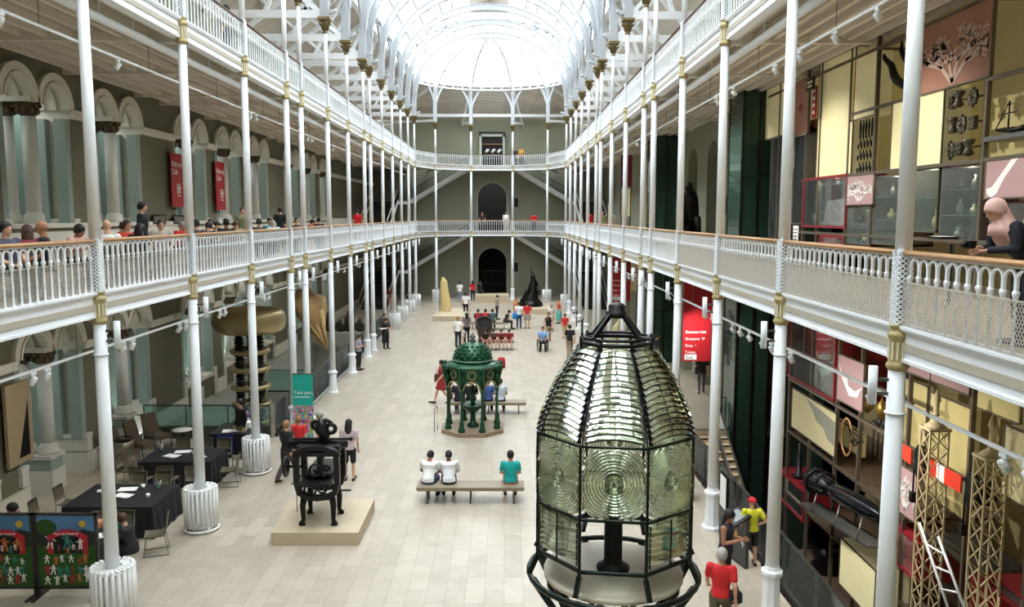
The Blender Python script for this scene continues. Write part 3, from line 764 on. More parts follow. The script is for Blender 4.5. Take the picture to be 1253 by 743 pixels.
# ---------------------------------------------------------------- drinking fountain
fx, fy = -1.08, 27.5
ft = thing('drinking_fountain', 'ornate green cast iron canopy fountain with pierced dome on octagonal stone base', 'fountain', (fx, fy, 0))
def oc(r, k, z=0, off=PI/8): t = -PI/2+off+k*PI/4; return (fx+r*math.cos(t), fy+r*math.sin(t), z)
m = MB(); m.prism([oc(1.14, k) for k in range(8)], (0,0,.13)); m.build('octagonal_base', M('brown_stone', S(146,126,104), .6), ft)
for k in range(8):
    b = MB(); x, y, _ = oc(.9, k); b.lathe([(.12,.13),(.12,.2),(.09,.24),(.075,.42),(.09,.44),(.06,.48),(.045,.55),(.042,1.3),(.06,1.34),(.04,1.38),(.075,1.5),(.085,1.56)], (x,y,0), 10)
    b.build('canopy_column', green, ft)
m = MB(); m2 = MB()
for k in range(8):
    a, b = Vector(oc(.9, k, 1.56)), Vector(oc(.9, k+1, 1.56)); mid = (a+b)/2; u = (b-a).normalized(); w = (b-a).length/2-.05; nn = Vector((mid.x-fx, mid.y-fy, 0)).normalized()
    P = lambda s, t, z: tuple(a.lerp(b, .5)+u*s+nn*t+Vector((0,0,z-1.56)))
    arch_wall(m, P, -w-.05, w+.05, 1.5, 2.2, [(1.5, arc_pts(-w+.02, w-.02, 1.56, 12))], -.06, 0)
    m2.band([P(x, .02, z) for x, z in arc_pts(-w+.02, w-.02, 1.56, 12)], nn, .05, .06); m2.band([P(.13*math.cos(q), .03, 2.05+.13*math.sin(q)) for q in [2*PI*i/14 for i in range(15)]], nn, .035, .05)
    m2.beam(P(-w-.05, .02, 2.24), P(w+.05, .02, 2.24), .06, .05)
    m.sphere(P(0, .03, 2.05), (.07,.07,.07), 8, 6)
    for s in (-1, 1): m.sphere(P(s*w, .05, 1.9), (.06,.06,.12), 8, 6); m.sphere(P(s*w, .06, 2.25), (.09,.09,.09), 8, 6)
    m.loft([oc(.92, k, 1.6), oc(1.02, k, 2.1), oc(1.06, k, 2.3), oc(1.0, k, 2.36)], [.04,.06,.07,.03], 8)
m.lathe([(.96,2.22),(1.0,2.3),(.88,2.36),(.66,2.42),(.64,2.46)], (fx,fy,0), 8, a0=PI/8, a1=PI/8+2*PI, smooth=False)
m.build('arcade_frieze', green, ft); m2.build('gilt_arch_trim', gtrim, ft)
m = MB(); m.lathe([(.62,2.44),(.64,2.5),(.62,2.62),(.54,2.8),(.4,2.95),(.22,3.04),(.1,3.07)], (fx,fy,0), 24)
for i in range(16):
    for j in range(5):
        t = 2*PI*(i+.5*(j%2))/16; e = [2.52,2.63,2.74,2.85,2.94][j]; rr = [.645,.625,.58,.5,.41][j]; m.sphere((fx+rr*math.cos(t), fy+rr*math.sin(t), e), (.05,.05,.045), 6, 4)
m.build('pierced_dome', green, ft)
m = MB(); m.torus((fx,fy,2.46), .66, .035, 28, 8); m.build('dome_ring', M('verdigris_rim', S(96,128,108), .5), ft)
m = MB(); m.lathe([(.08,3.05),(.12,3.1),(.06,3.15),(.1,3.22),(.08,3.28),(.03,3.34),(.0,3.44)], (fx,fy,0), 12); m.build('crown_finial', M('grey_green_finial', S(92,104,96), .5), ft)
m = MB(); m.lathe([(.2,.13),(.2,.2),(.1,.28),(.09,.6),(.16,.66),(.42,.86),(.44,.92),(.3,.88),(.08,.9),(.07,1.2),(.14,1.28),(.05,1.34),(.09,1.45),(.02,1.6),(0,1.62)], (fx,fy,0), 16); m.build('central_basin', green, ft)
m = MB(); m.tube([(fx-1.3,fy-.35,0),(fx-1.3,fy-.35,.8),(fx-1.22,fy-.1,.85),(fx-1.22,fy-.1,0)], .015, 6); tag(m.build('barrier_hoop', steel, None, (fx-1.3,fy-.35,0)), 'thin metal hoop stand beside the green fountain base', 'barrier')
# ---------------------------------------------------------------- printing press and plinth
m = MB(); m.prism([(-5.2,17.58,0),(-3.26,17.58,0),(-3.24,19.75,0),(-5.35,19.75,0)], (0,0,.3)); tag(m.build('plinth', plinthm, None, (-4.2,18.6,0)), 'low cream stone plinth under the black printing press', 'plinth')
px_, py_ = -4.25, 18.4
pr = thing('printing_press', 'black cast iron hand printing press on four legs with ornate top counterweight', 'printing press', (px_, py_, .3))
def L3(x, y, z): return (px_+x, py_+y, .3+z)
for sx in (-1, 1):
    for sy in (-1, 1):
        b = MB(); b.loft([L3(sx*.36, sy*.36, 0), L3(sx*.38, sy*.38, .05), L3(sx*.34, sy*.34, .12), L3(sx*.35, sy*.34, .45), L3(sx*.3, sy*.3, .72)], [(.09,.07),(.07,.06),(.05,.05),(.07,.07),(.09,.09)], 8); b.build('leg', black, pr)
m = MB(); u = []
for q in range(21):
    t = PI*q/20; u.append(L3(-.43*math.cos(t)*(1 if abs(math.cos(t)) < .95 else 1), -.38, .85-.18*math.sin(t)))
fr = [L3(-.44,-.38,1.75), L3(-.46,-.38,1.4), L3(-.46,-.38,1.0), L3(-.4,-.38,.78), L3(-.25,-.38,.68), L3(0,-.38,.65), L3(.25,-.38,.68), L3(.4,-.38,.78), L3(.46,-.38,1.0), L3(.46,-.38,1.4), L3(.44,-.38,1.75)]
m.band(fr, (0,1,0), .12, .16); m.band([L3(.5*math.cos(t), -.38, 1.62+.2*math.sin(t)) for t in [PI*i/12 for i in range(13)]], (0,1,0), .1, .18)
m.box(L3(0,-.36,1.68), (.92,.2,.1)); m.build('press_frame', black, pr)
m = MB(); m.band([(p[0], p[1]+.72, p[2]) for p in fr], (0,1,0), .12, .16); m.box(L3(0,.36,1.7), (.92,.16,.14)); m.build('press_frame', black, pr)
m = MB(); m.box(L3(0,0,1.74), (.98,.55,.14)); m.loft([L3(-.75,.1,1.72), L3(-.4,.1,1.8), L3(.3,.1,1.8), L3(.62,.1,1.76)], [.09,.12,.12,.08], 10); m.build('main_beam', black, pr)
m = MB(); m.box(L3(0,0,1.05), (.7,1.5,.06)); m.box(L3(-.1,.9,1.02), (.6,.8,.08)); 
for s in (-1, 1): m.beam(L3(s*.3,-.6,.98), L3(s*.3,1.3,.98), .04, .05)
m.build('type_bed', black, pr)
m = MB(); m.lathe([(.1,1.1),(.16,1.14),(.16,1.2),(.09,1.24),(.07,1.5),(.12,1.55),(.12,1.62),(.07,1.66)], L3(0,0,-.3)[:2]+(.3,), 12); m.box(L3(0,0,1.16), (.6,.6,.06)); m.build('platen_screw', steeld, pr)
m = MB()
for a, b, r in ((-.15,.85,.13),(.12,.88,.1),(-.02,1.3,.14),(.22,1.35,.07)): m.torus(L3(a,-.42,b), r, .025, 18, 6, 'Y'); m.cyl(L3(a,-.46,b), L3(a,-.36,b), .04, 8)
for i in range(10): m.box(L3(-.3+.066*i, -.4+.02*(i%3), 1.0+.12*((i*7)%4)), (.05,.08,.1))
m.build('gear_train', black, pr)
m = MB(); m.cyl(L3(-.62,-.05,1.93), L3(.72,-.05,1.93), .028, 8); m.sphere(L3(.72,-.05,1.93), .05, 8, 6); m.build('lever_bar', black, pr)
m = MB(); m.loft([L3(.1,0,1.8), L3(.12,0,1.98), L3(.02,0,2.14), L3(.06,0,2.3), L3(-.02,0,2.38)], [.07,.12,.15,.1,.03], 8)
m.torus(L3(.26,0,2.16), .1, .05, 16, 6, 'Y'); m.torus(L3(-.08,.02,2.24), .09, .05, 14, 6, 'Y')
m.loft([L3(.02,0,2.26), L3(.16,0,2.36), L3(.3,0,2.3)], [.05,.06,.02], 8); m.build('scrolled_counterweight', black, pr)
m = MB(); m.torus(L3(-.85,.2,1.2), .22, .035, 20, 6, 'X'); m.cyl(L3(-.85,.2,1.2), L3(-.4,.2,1.2), .035, 8)
for i in range(4): t = PI*i/4; m.beam(L3(-.85,.2-.2*math.cos(t),1.2-.2*math.sin(t)), L3(-.85,.2+.2*math.cos(t),1.2+.2*math.sin(t)), .02, .02)
m.build('hand_wheel', black, pr)
m = MB(); m.beam(L3(.4,-.3,.8), L3(.75,-.3,.8), .05, .03); m.build('foot_step', black, pr)
m = MB(); x, y = -4.95, 18.9; m.tube([(x,y,.3),(x,y,1.0),(x+.04,y+.5,1.05),(x+.04,y+.5,.3)], .014, 6); m.beam((x-.12,y-.02,.98),(x+.14,y+.55,1.05),.04,.02); tag(m.build('barrier_hoop', steel, None, (x,y,.3)), 'thin metal hoop stand on the plinth left of the printing press', 'barrier')
# ---------------------------------------------------------------- benches
def bench(x0, x1, y0, y1, label, h=.45):
    r = thing('bench', label, 'bench', ((x0+x1)/2, (y0+y1)/2, 0), 'long low benches in the hall')
    b = MB(); n = 5
    for i in range(n): w = (y1-y0)/n; b.bx(x0, x1, y0+i*w+.008, y0+(i+1)*w-.008, h-.05, h)
    b.bx(x0+.02, x1-.02, y0+.02, y1-.02, h-.1, h-.05); b.build('slatted_seat', M('bench_wood_grey', S(150,136,116), .5, var=.12, scale=3), r)
    for t in (.1, .5, .9):
        x = x0+(x1-x0)*t; b = MB(); b.loft([(x,y0+.12,h-.1),(x,y0+.08,0)], .022, 8); b.loft([(x,y1-.12,h-.1),(x,y1-.08,0)], .022, 8); b.beam((x,y0+.1,h-.12),(x,y1-.1,h-.12), .05, .03); b.build('leg', steel, r)
bench(-2.25, .52, 20.15, 20.75, 'long grey slatted bench in front, nearest the camera')
bench(-2.0, .82, 29.6, 30.2, 'long grey slatted bench just behind the green fountain')
bench(-2.3, .25, 52.2, 52.9, 'long grey bench farthest down the hall with backpack wearers')
bench(-1.05, .55, 44.4, 44.95, 'short bench beside the dark bell shaped vessel')
# ---------------------------------------------------------------- radiators
def radiator(x, y, label, parts=False, hub=True):
    r = thing('radiator', label, 'radiator', (x, y, 0), 'white ribbed radiators round the column feet')
    n = 22; 
    def fin(b, t):
        ca, sa = math.cos(t), math.sin(t)
        for rr in (.36,): b.loft([(x+ca*rr, y+sa*rr, .12), (x+ca*rr, y+sa*rr, 1.0)], .03, 8)
        b.box((x+ca*.27, y+sa*.27, .975), (.2,.04,.07), t); b.box((x+ca*.27, y+sa*.27, .16), (.2,.04,.07), t); b.sphere((x+ca*.35, y+sa*.35, 1.01), (.045,.045,.03), 8, 4)
    if parts:
        b = MB(); fin(b, 0); f0 = b.build('fin', white2, r); f0.location = (0,0,0)
        me = f0.data
        for i in range(n):
            if i == 0: continue
            c = f0.copy(); C.objects.link(c); c.rotation_euler = (0,0,2*PI*i/n)
    else:
        b = MB(); [fin(b, 2*PI*i/n) for i in range(n)]; b.build('fins', white2, r)
    b = MB(); b.torus((x,y,.14), .3, .035, 28, 6); b.torus((x,y,.95), .3, .03, 28, 6); b.torus((x,y,.05), .38, .03, 28, 6)
    for i in range(4): t = PI/4+PI*i/2; b.cyl((x+.36*math.cos(t), y+.36*math.sin(t), 0), (x+.36*math.cos(t), y+.36*math.sin(t), .14), .03, 6)
    b.build('pipe_rings', white2, r)
    return r
rl = ['white ribbed radiator ring at the column beside the mural boards', 'white ribbed radiator ring beside the black clothed tables', 'white ribbed radiator ring beside the information desk']
for i in range(3): radiator(XL, Y0+S0*i, rl[i], True)
r0 = radiator(XL, YL[-4], 'white ribbed radiator at the far left columns, fourth from the far end'); KIDS[r0.name] = list(r0.children)
for y, lab in ((YL[-3],'third'),(YL[-2],'second'),(YL[-1],'last')): dup(r0, (XL, y, 0), None, 'white ribbed radiator at the far left columns, %s from the far end' % lab)
dup(r0, (AP[0][0], AP[0][1], 0), None, 'white ribbed radiator on the far curve left of the arched doorway'); dup(r0, (AP[3][0], AP[3][1], 0), None, 'white ribbed radiator on the far curve right of the dark statue')
dup(r0, (XR, YL[-1], 0), None, 'white ribbed radiator at the last column of the right row')
# ---------------------------------------------------------------- left desk area
def clothed_table(x0, x1, y0, y1, label, h=.74):
    r = thing('table', label, 'table', ((x0+x1)/2, (y0+y1)/2, 0), 'tables under black cloths')
    b = MB(); b.bx(x0+.02, x1-.02, y0+.02, y1-.02, h-.03, h); b.build('tabletop', steeld, r)
    for sx in (x0+.1, x1-.1):
        for sy in (y0+.1, y1-.1): b = MB(); b.cyl((sx,sy,0),(sx,sy,h-.03), .02, 8); b.build('leg', steel, r)
    b = MB(); pts = []; n = 14
    loop = [(x0+(x1-x0)*i/n, y0) for i in range(n)]+[(x1, y0+(y1-y0)*i/n) for i in range(n)]+[(x1-(x1-x0)*i/n, y1) for i in range(n)]+[(x0, y1-(y1-y0)*i/n) for i in range(n)]
    cx_, cy_ = (x0+x1)/2, (y0+y1)/2; k = len(loop); vs = [(a, b2, h+.006) for a, b2 in loop]
    for i, (a, b2) in enumerate(loop):
        w = .03*math.sin(i*1.9)+.03; dx = (1 if a >= x1-1e-6 else -1 if a <= x0+1e-6 else 0)*w; dy = (1 if b2 >= y1-1e-6 else -1 if b2 <= y0+1e-6 else 0)*w; vs.append((a+dx, b2+dy, .03))
    fs = [tuple(range(k))]+[(i, k+i, k+(i+1)%k, (i+1)%k) for i in range(k)]; b.add(vs, fs)
    o = b.build('tablecloth', cloth, None, (cx_, cy_, h)); tag(o, label.replace('table', 'tablecloth').replace('under a black tablecloth', ''), 'tablecloth', 'black cloths over the tables')
    o['label'] = 'black cloth draped to the floor over the '+label.split(' table ')[0].replace('rectangular ', '')+' table '+' '.join(label.split(' table ')[1].split()[3:])
    return r
clothed_table(-10.05, -8.0, 18.0, 19.6, 'large rectangular table under black cloth left of the radiator pair')
clothed_table(-9.85, -7.9, 21.4, 22.75, 'middle rectangular table under black cloth ringed by olive chairs')
clothed_table(-9.1, -8.1, 15.6, 16.75, 'near rectangular table under black cloth behind the mural boards')
clothed_table(-8.95, -7.75, 24.2, 25.6, 'far rectangular table under black cloth holding the laptop')
def papers(x, y, rz, lab, w=.42, d=.28, z=.75): b = MB(); b.box((x,y,z+.006), (w,d,.006), rz); b.box((x+.06,y-.03,z+.013), (w*.8,d*.8,.006), rz+.2); tag(b.build('paper_sheets', paper, None, (x,y,z)), lab, 'paper', 'sheets of paper on the tables')
papers(-9.1, 19.2, .1, 'white paper sheets at the back of the large near table'); papers(-9.0, 18.75, -.3, 'white paper sheets at the middle of the large near table'); papers(-9.9+.25, 19.1, .4, 'white paper sheets at left end of the large near table', .25, .2)
papers(-9.0, 22.35, .15, 'white paper sheets at back of the middle table'); papers(-9.15, 21.95, -.4, 'white paper sheets at left of the middle table'); papers(-8.35, 21.85, .5, 'white paper sheets at right of the middle table', .3); papers(-8.4, 16.3, .2, 'red and white leaflets on the table behind the mural boards', .25, .3)
papers(-8.3, 24.6, .2, 'white leaflets on the information desk beside the teal banner', .7, .35)
def cup(x, y, lab, z=.75): b = MB(); b.lathe([(.035,0),(.05,.1),(.045,.1),(.03,.01)], (x,y,z), 12); tag(b.build('paper_cup', paper, None, (x,y,z)), lab, 'cup', 'cups on the black tables')
cup(-8.75, 19.25, 'white cup beside papers on the large near table'); cup(-8.35, 18.6, 'small white dish like cup alone on the large near table'); cup(-8.6, 22.1, 'white cup in the middle of the middle table')
def pot(x, y, lab, z=.75):
    r = thing('pencil_pot', lab, 'pencil pot', (x,y,z), 'glass pots of pencils'); b = MB(); b.lathe([(.06,0),(.07,.13),(.065,.13),(.055,.01)], (x,y,z), 14); b.build('glass_pot', glasst, r)
    for i in range(6): t = i*1.05; b = MB(); b.cyl((x+.02*math.cos(t),y+.02*math.sin(t),z+.01),(x+.07*math.cos(t),y+.07*math.sin(t),z+.22), .006, 6); b.build('pencil', [paper, white, steel, M('pencil_blue', S(60,90,150)), steel, paper][i], r)
pot(-8.35, 19.2, 'glass pot of pencils on the large near table'); pot(-9.6, 22.3, 'glass pot of pencils on the middle table')
# laptop
r = thing('laptop', 'open pale laptop on the information desk beside the teal banner', 'laptop', (-8.2, 25.1, .75)); b = MB(); b.box((-8.2,25.1,.765), (.34,.24,.02)); b.build('keyboard_base', paper, r); b = MB(); b.box((-8.2,25.25,.88), (.34,.02,.22)); b.build('laptop_screen', white, r)
b = MB(); b.box((-8.0,24.95,.85), (.22,.2,.18)); b.box((-8.0,24.84,.86), (.14,.02,.1)); tag(b.build('camera_box', paper, None, (-8.0,24.95,.75)), 'small white equipment box at right end of the information desk', 'box')
b = MB(); b.box((-8.5,24.18,.5), (.4,.03,.42)); b.box((-8.25,24.17,.5), (.1,.02,.5)); tag(b.build('hanging_cloth', M('royal_blue_cloth', S(30,40,130), .7), None, (-8.5,24.18,.74)), 'blue cloth hanging over the front of the information desk', 'cloth')
# chairs
def chair0_():
    r = thing('side_chair', 'x', 'chair', (0,0,0), 'olive plastic chairs round the black tables')
    b = MB(); n = 8
    vs = []; 
    for i in range(n+1):
        t = i/n; y = -.22+.44*min(1, t*1.6) if t < .62 else .22+.06*(t-.62)/.38; z = .45-.02*math.sin(PI*min(1,t*1.6)) if t < .62 else .45+.4*(t-.62)/.38
        vs.append((y, z))
    def shell(b, pts, w):
        pv = []
        for y, z in pts:
            for x, dz in ((-w,.02),(-w*.5,0),(0,-.008),(w*.5,0),(w,.02)): pv.append((x, y, z+dz))
        k = len(pts); off = len(pv); pv += [(x, y+.01, z-.02) for x, y, z in pv]
        fs = []
        for i in range(k-1):
            for j in range(4): q = (i*5+j, i*5+j+1, (i+1)*5+j+1, (i+1)*5+j); fs.append(q); fs.append(tuple(off+v for v in reversed(q)))
        for i in range(k-1):
            for j in (0, 4): q = (i*5+j, (i+1)*5+j, off+(i+1)*5+j, off+i*5+j); fs.append(q)
        for j in range(4): fs.append((j, j+1, off+j+1, off+j)); fs.append(((k-1)*5+j, (k-1)*5+j+1, off+(k-1)*5+j+1, off+(k-1)*5+j))
        b.add(pv, fs, True)
    shell(b, [(-.22,.44),(-.1,.435),(.05,.43),(.18,.44)], .22); b.build('seat', chairm, r)
    b = MB(); vs = []
    for z, y in ((.52,.21),(.62,.235),(.75,.25),(.86,.27)):
        for x in (-.21,-.1,0,.1,.21): vs.append((x, y-.5*abs(x)**2*.6, z))
    off = len(vs); vs += [(x, y+.02, z) for x, y, z in vs]; fs = []
    for i in range(3):
        for j in range(4): q = (i*5+j, i*5+j+1, (i+1)*5+j+1, (i+1)*5+j); fs += [q, tuple(off+v for v in reversed(q))]
    rim = [0,1,2,3,4,9,14,19,18,17,16,15,10,5]
    for a, c in zip(rim, rim[1:]+rim[:1]): fs.append((a, c, off+c, off+a))
    b.add(vs, fs, True); b.build('backrest', chairm, r)
    for s in (-1, 1):
        b = MB(); b.tube([(s*.2,.26,.8),(s*.21,.2,.44),(s*.21,-.18,.43),(s*.22,-.24,.02),(s*.22,.26,.02),(s*.21,.2,.42)], .011, 6); b.build('side_frame', steel, r)
    KIDS[r.name] = list(r.children); return r
ch = chair0_(); chn = [0]
def chair(x, y, deg, lab, z=0.):
    if chn[0] == 0: ch.location = (x, y, z); ch.rotation_euler = (0,0,R(deg)); ch['label'] = lab; o = ch
    else: o = dup(ch, (x, y, z), R(deg), lab)
    chn[0] += 1; return o
chair(-9.3, 20.0, 0, 'olive chair behind the large near table, left one'); chair(-8.7, 20.05, 0, 'olive chair behind the large near table, right one')
chair(-10.5, 19.15, 90, 'olive chair at the left end of the large near table, farther one'); chair(-10.55, 18.2, 95, 'olive chair at the left end of the large near table, nearer one')
chair(-7.6, 17.2, -70, 'tan chair with sled legs beside the first radiator', 0)
for i, x in enumerate((-9.4, -8.75, -8.2)): chair(x, 23.15, 0, 'olive chair behind the middle table, %s from the left' % ORD[i])
for i, x in enumerate((-9.55, -8.85, -8.15)): chair(x, 20.95, 180+(-8, 5, 12)[i], 'olive chair in front of the middle table, %s from the left' % ORD[i])
chair(-10.25, 22.4, 90, 'olive chair at left end of the middle table, farther one'); chair(-10.25, 21.7, 88, 'olive chair at left end of the middle table, nearer one')
chair(-7.5, 21.7, -80, 'olive chair at the right end of the middle table'); chair(-7.55, 22.9, -60, 'olive chair turned away at the back right corner of the middle table')
# lounge chairs
lm_ = M('brown_lounge_fabric', S(92,78,62), .8)
l0 = thing('lounge_chair', 'brown high-backed lounge chair by the left wall, farthest of three', 'chair', (0,0,0), 'brown lounge chairs by the left wall')
b = MB(); b.box((0,0,.36), (.56,.56,.14)); b.build('seat', lm_, l0); b = MB(); b.prism([(-.27,.24,.4),(.27,.24,.4),(.24,.42,1.05),(-.24,.42,1.05)], (0,.08,0)); b.build('backrest', lm_, l0)
for s in (-1, 1): b = MB(); b.tube([(s*.3,-.25,0),(s*.3,-.25,.58),(s*.3,.25,.58),(s*.3,.3,0)], .018, 6); b.build('arm_frame', steel, l0)
l0.location = (-11.0, 25.4, 0); l0.rotation_euler = (0,0,R(60)); KIDS[l0.name] = list(l0.children)
dup(l0, (-11.1, 24.5, 0), R(75), 'brown high-backed lounge chair by the left wall, middle of three'); dup(l0, (-11.2, 23.6, 0), R(80), 'brown high-backed lounge chair by the left wall, nearest of three')
r = thing('side_table', 'small round cafe table beside the brown lounge chairs', 'table', (-10.3, 25.6, 0)); b = MB(); b.lathe([(0,.5),(.3,.5),(.3,.53),(0,.53)], (-10.3,25.6,0), 20); b.build('tabletop', stone, r); b = MB(); b.lathe([(.2,0),(.2,.02),(.03,.04),(.03,.5)], (-10.3,25.6,0), 12); b.build('stem', steeld, r)
bp = G(153, 574); r = thing('litter_bin', 'tall brushed steel cylindrical litter bin by the left wall', 'bin', (bp.x, bp.y, 0)); b = MB(); b.lathe([(.27,0),(.27,.82),(.25,.84)], (bp.x,bp.y,0), 24); b.build('bin_body', M('brushed_steel', S(170,160,145), .3, .85), r); b = MB(); b.torus((bp.x,bp.y,.9), .25, .02, 24, 6); b.lathe([(.24,.82),(.2,.86),(.0,.86)], (bp.x,bp.y,0), 24); b.build('bin_lid', darkb, r)
# mural boards
sky = M('mural_sky', S(92,140,190), .8, var=.15, scale=3); grass = M('mural_grass', S(46,92,30), .8, var=.35, scale=4); hill = M('mural_hill', S(44,56,50), .8, var=.2, scale=3)
def board_(x0, x1, y, lab, seed):
    rd = random.Random(seed); r = thing('mural_board', lab, 'display board', ((x0+x1)/2, y, 0), 'painted mural boards'); H = 1.66
    b = MB()
    b.bx(x0, x0+.05, y-.03, y+.03, 0, H); b.bx(x1-.05, x1, y-.03, y+.03, 0, H); b.bx(x0, x1, y-.03, y+.03, H-.04, H); b.bx(x0, x1, y-.03, y+.03, .15, .2)
    for x in (x0+.05, x1-.05): b.bx(x-.03, x+.03, y-.3, y+.3, 0, .04)
    b.build('board_frame', steeld, r)
    a, c = x0+.05, x1-.05; w = c-a
    b = MB(); b.bx(a, c, y-.012, y+.015, .2, H-.04); b.build('painted_sky', sky, r)
    b = MB(); b.prism([(a,y-.016,.2),(c,y-.016,.2),(c,y-.016,1.0),(a,y-.016,1.0)], (0,.003,0)); b.build('painted_grass', grass, r)
    b = MB(); b.prism([(a,y-.015,1.0),(c,y-.015,1.0),(c,y-.015,1.28),(c-.2*w,y-.015,1.34),(c-.4*w,y-.015,1.24),(a+.3*w,y-.015,1.3),(a+.1*w,y-.015,1.36),(a,y-.015,1.3)], (0,.003,0)); b.build('painted_hills', hill, r)
    b = MB(); b.sphere((a+.16*w,y-.016,1.38), (.2,.012,.16), 16, 8); b.build('painted_tree', M('mural_tree', S(52,84,36), .8, var=.4, scale=9), r)
    cx_ = (a+c)/2+.03
    b = MB(); b.band([(cx_+.36*q, y-.03, 1.16+.13*(1-q*q)) for q in [-1+i/6 for i in range(13)]], (0,1,0), .1, .02)
    for s in (-1, 1): b.bx(cx_+s*.33-.05, cx_+s*.33+.05, y-.03, y-.018, .86, 1.2)
    b.build('red_festival_arch', M('mural_red', S(200,36,56), .7), r)
    b = MB(); b.bx(cx_-.27, cx_+.27, y-.022, y-.016, .86, 1.18); b.build('painted_stage', M('mural_black', S(24,22,26), .8), r)
    b = MB(); b.sphere((cx_+.3,y-.03,1.45), (.07,.008,.07), 12, 6); b.build('yellow_sun_cutout', M('mural_yellow', S(226,186,60), .7), r)
    b = MB()
    text('Pop Up Festival', .075, 'festival_lettering', paper, r, (cx_-.25, y-.044, 1.24), (PI/2, 0, 0), .002)
    cols = [paper, paper, paper, M('cutout_orange', S(206,120,70), .8), M('cutout_red', S(190,50,60), .8), M('cutout_teal', S(60,140,130), .8), M('cutout_brown', S(120,80,60), .8)]
    rows = [(.93,7,.1),(.7,6,.13),(.48,7,.15),(.3,6,.15),(1.0,3,.2)]
    for z, n, hh in rows:
        for i in range(n):
            x = a+w*(.1+.8*(i+.5)/n)+rd.uniform(-.03,.03); zz = z+rd.uniform(-.04,.04); s = hh*rd.uniform(.8,1.2); b = MB(); yy = y-.03
            b.sphere((x, yy, zz+s*.75), (s*.16,.006,s*.16), 8, 6)
            b.prism([(x-s*.2,yy,zz+s*.6),(x+s*.2,yy,zz+s*.6),(x+s*.16,yy,zz+s*.2),(x-s*.16,yy,zz+s*.2)], (0,.005,0))
            for q in (-1, 1):
                b.beam((x+q*s*.1,yy,zz+s*.25),(x+q*s*rd.uniform(.1,.35),yy,zz-s*.3), s*.14, .006, 0, (0,1,0)); b.beam((x+q*s*.15,yy,zz+s*.55),(x+q*s*.45,yy,zz+s*rd.uniform(.2,.8)), s*.1, .006, 0, (0,1,0))
            b.build('paper_figure', rd.choice(cols), r)
ym = 15.2
xr = WY(119, 640, ym).x; xm = WY(41, 640, ym).x
board_(xm+.01, xr, ym, 'painted mural board with red festival arch and paper figures, right one', 3); board_(xm-1.17, xm-.01, ym, 'painted mural board cut by the left edge of the view', 5)
a, c = WX(2, 480, WL+.12), WX(33, 480, WL+.12); zb_, zt_ = WX(18, 570, WL+.12).z, WX(18, 468, WL+.12).z
r = thing('exhibition_board', 'tall tan exhibition board with a narrow dark triangle at the far left wall', 'display board', (WL+.14, (a.y+c.y)/2, zb_)); b = MB(); b.bx(WL+.12, WL+.2, a.y, c.y, zb_, zt_); b.build('board_face', M('tan_board', S(166,146,116), .7), r)
b = MB(); b.prism([(WL+.205,c.y-.15,zb_+.15),(WL+.205,c.y-.6*(c.y-a.y),zb_+.15),(WL+.205,c.y-.15,zt_-.5)], (.004,0,0)); b.build('dark_triangle', black, r)
# teal pull-up banner
bq = WY(371, 500, 25.4); r = thing('pull_up_banner', 'tall teal pull-up banner reading Take part with a crowd photograph', 'banner', (bq.x, 25.4, 0)); b = MB(); tealb = M('banner_teal', S(20,168,150), .6, var=.03)
x0, x1 = bq.x-.32, bq.x+.32
b.bx(x0, x1, 25.39, 25.41, 1.35, 2.35); b.build('teal_header', tealb, r); b = MB(); b.bx(x0, x1, 25.39, 25.41, .08, .32); b.build('teal_footer', tealb, r)
crowd = bpy.data.materials.new('crowd_print'); crowd.use_nodes = True; nt = crowd.node_tree; vo = nt.nodes.new('ShaderNodeTexVoronoi'); vo.inputs['Scale'].default_value = 14; tcn = nt.nodes.new('ShaderNodeTexCoord'); hs = nt.nodes.new('ShaderNodeMix'); hs.data_type = 'RGBA'; hs.blend_type = 'MULTIPLY'; hs.inputs[0].default_value = 1; hs.inputs[7].default_value = (.75,.5,.6,1)
nt.links.new(tcn.outputs['Object'], vo.inputs['Vector']); nt.links.new(vo.outputs['Color'], hs.inputs[6]); nt.links.new(hs.outputs[2], nt.nodes['Principled BSDF'].inputs['Base Color'])
b = MB(); b.bx(x0, x1, 25.39, 25.41, .32, 1.35); b.build('crowd_photograph', crowd, r); b = MB(); b.bx(x0-.02, x1+.02, 25.3, 25.5, 0, .08); b.bx(x0, x1, 25.38, 25.42, 2.35, 2.38); b.build('banner_base', steel, r)
text('Take part', .15, 'banner_title', paper, r, (x0+.04, 25.385, 1.72), (PI/2,0,0), .002); b = MB(); b.bx(x0+.04, x1-.1, 25.384, 25.39, 1.61, 1.635); b.build('banner_subtitle', paper, r)
# ---------------------------------------------------------------- particle generator in the pit
gx, gy = WY(305, 400, 29.3).x, 29.3
g = thing('voltage_generator', 'towering bronze ring-topped particle generator on black insulator columns in the pit', 'scientific machine', (gx, gy, -3.4))
b = MB(); b.torus((gx,gy,3.56), 1.03, .27, 44, 16, rz=.42); b.build('top_terminal', bronze, g); b = MB(); b.lathe([(.0,3.2),(.86,3.2),(.86,3.26),(0,3.26)], (gx,gy,0), 24); b.lathe([(.8,3.26),(.78,3.5)], (gx,gy,0), 24); b.build('terminal_hollow', black, g)
for k in range(3):
    t = R(100+120*k); x, y = gx+.4*math.cos(t), gy+.4*math.sin(t); b = MB(); z = -3.1; b.cyl((x,y,-3.2),(x,y,3.2), .12, 12)
    while z < 3.0: b.torus((x,y,z), .14, .035, 14, 6); z += .12
    b.build('insulator_column', black, g)
for z in (2.45, 1.8, 1.15, .5, -.15, -.8, -1.45, -2.1): b = MB(); b.torus((gx,gy,z), .62, .095, 32, 10); b.build('grading_ring', bronze, g)
for i in range(5): b = MB(); z = 1.8-i*.65; b.cyl((gx+.52,gy-.42,z-.5),(gx+.74,gy-.2,z+.15), .035, 8); b.build('bracing_tube', bronze, g)
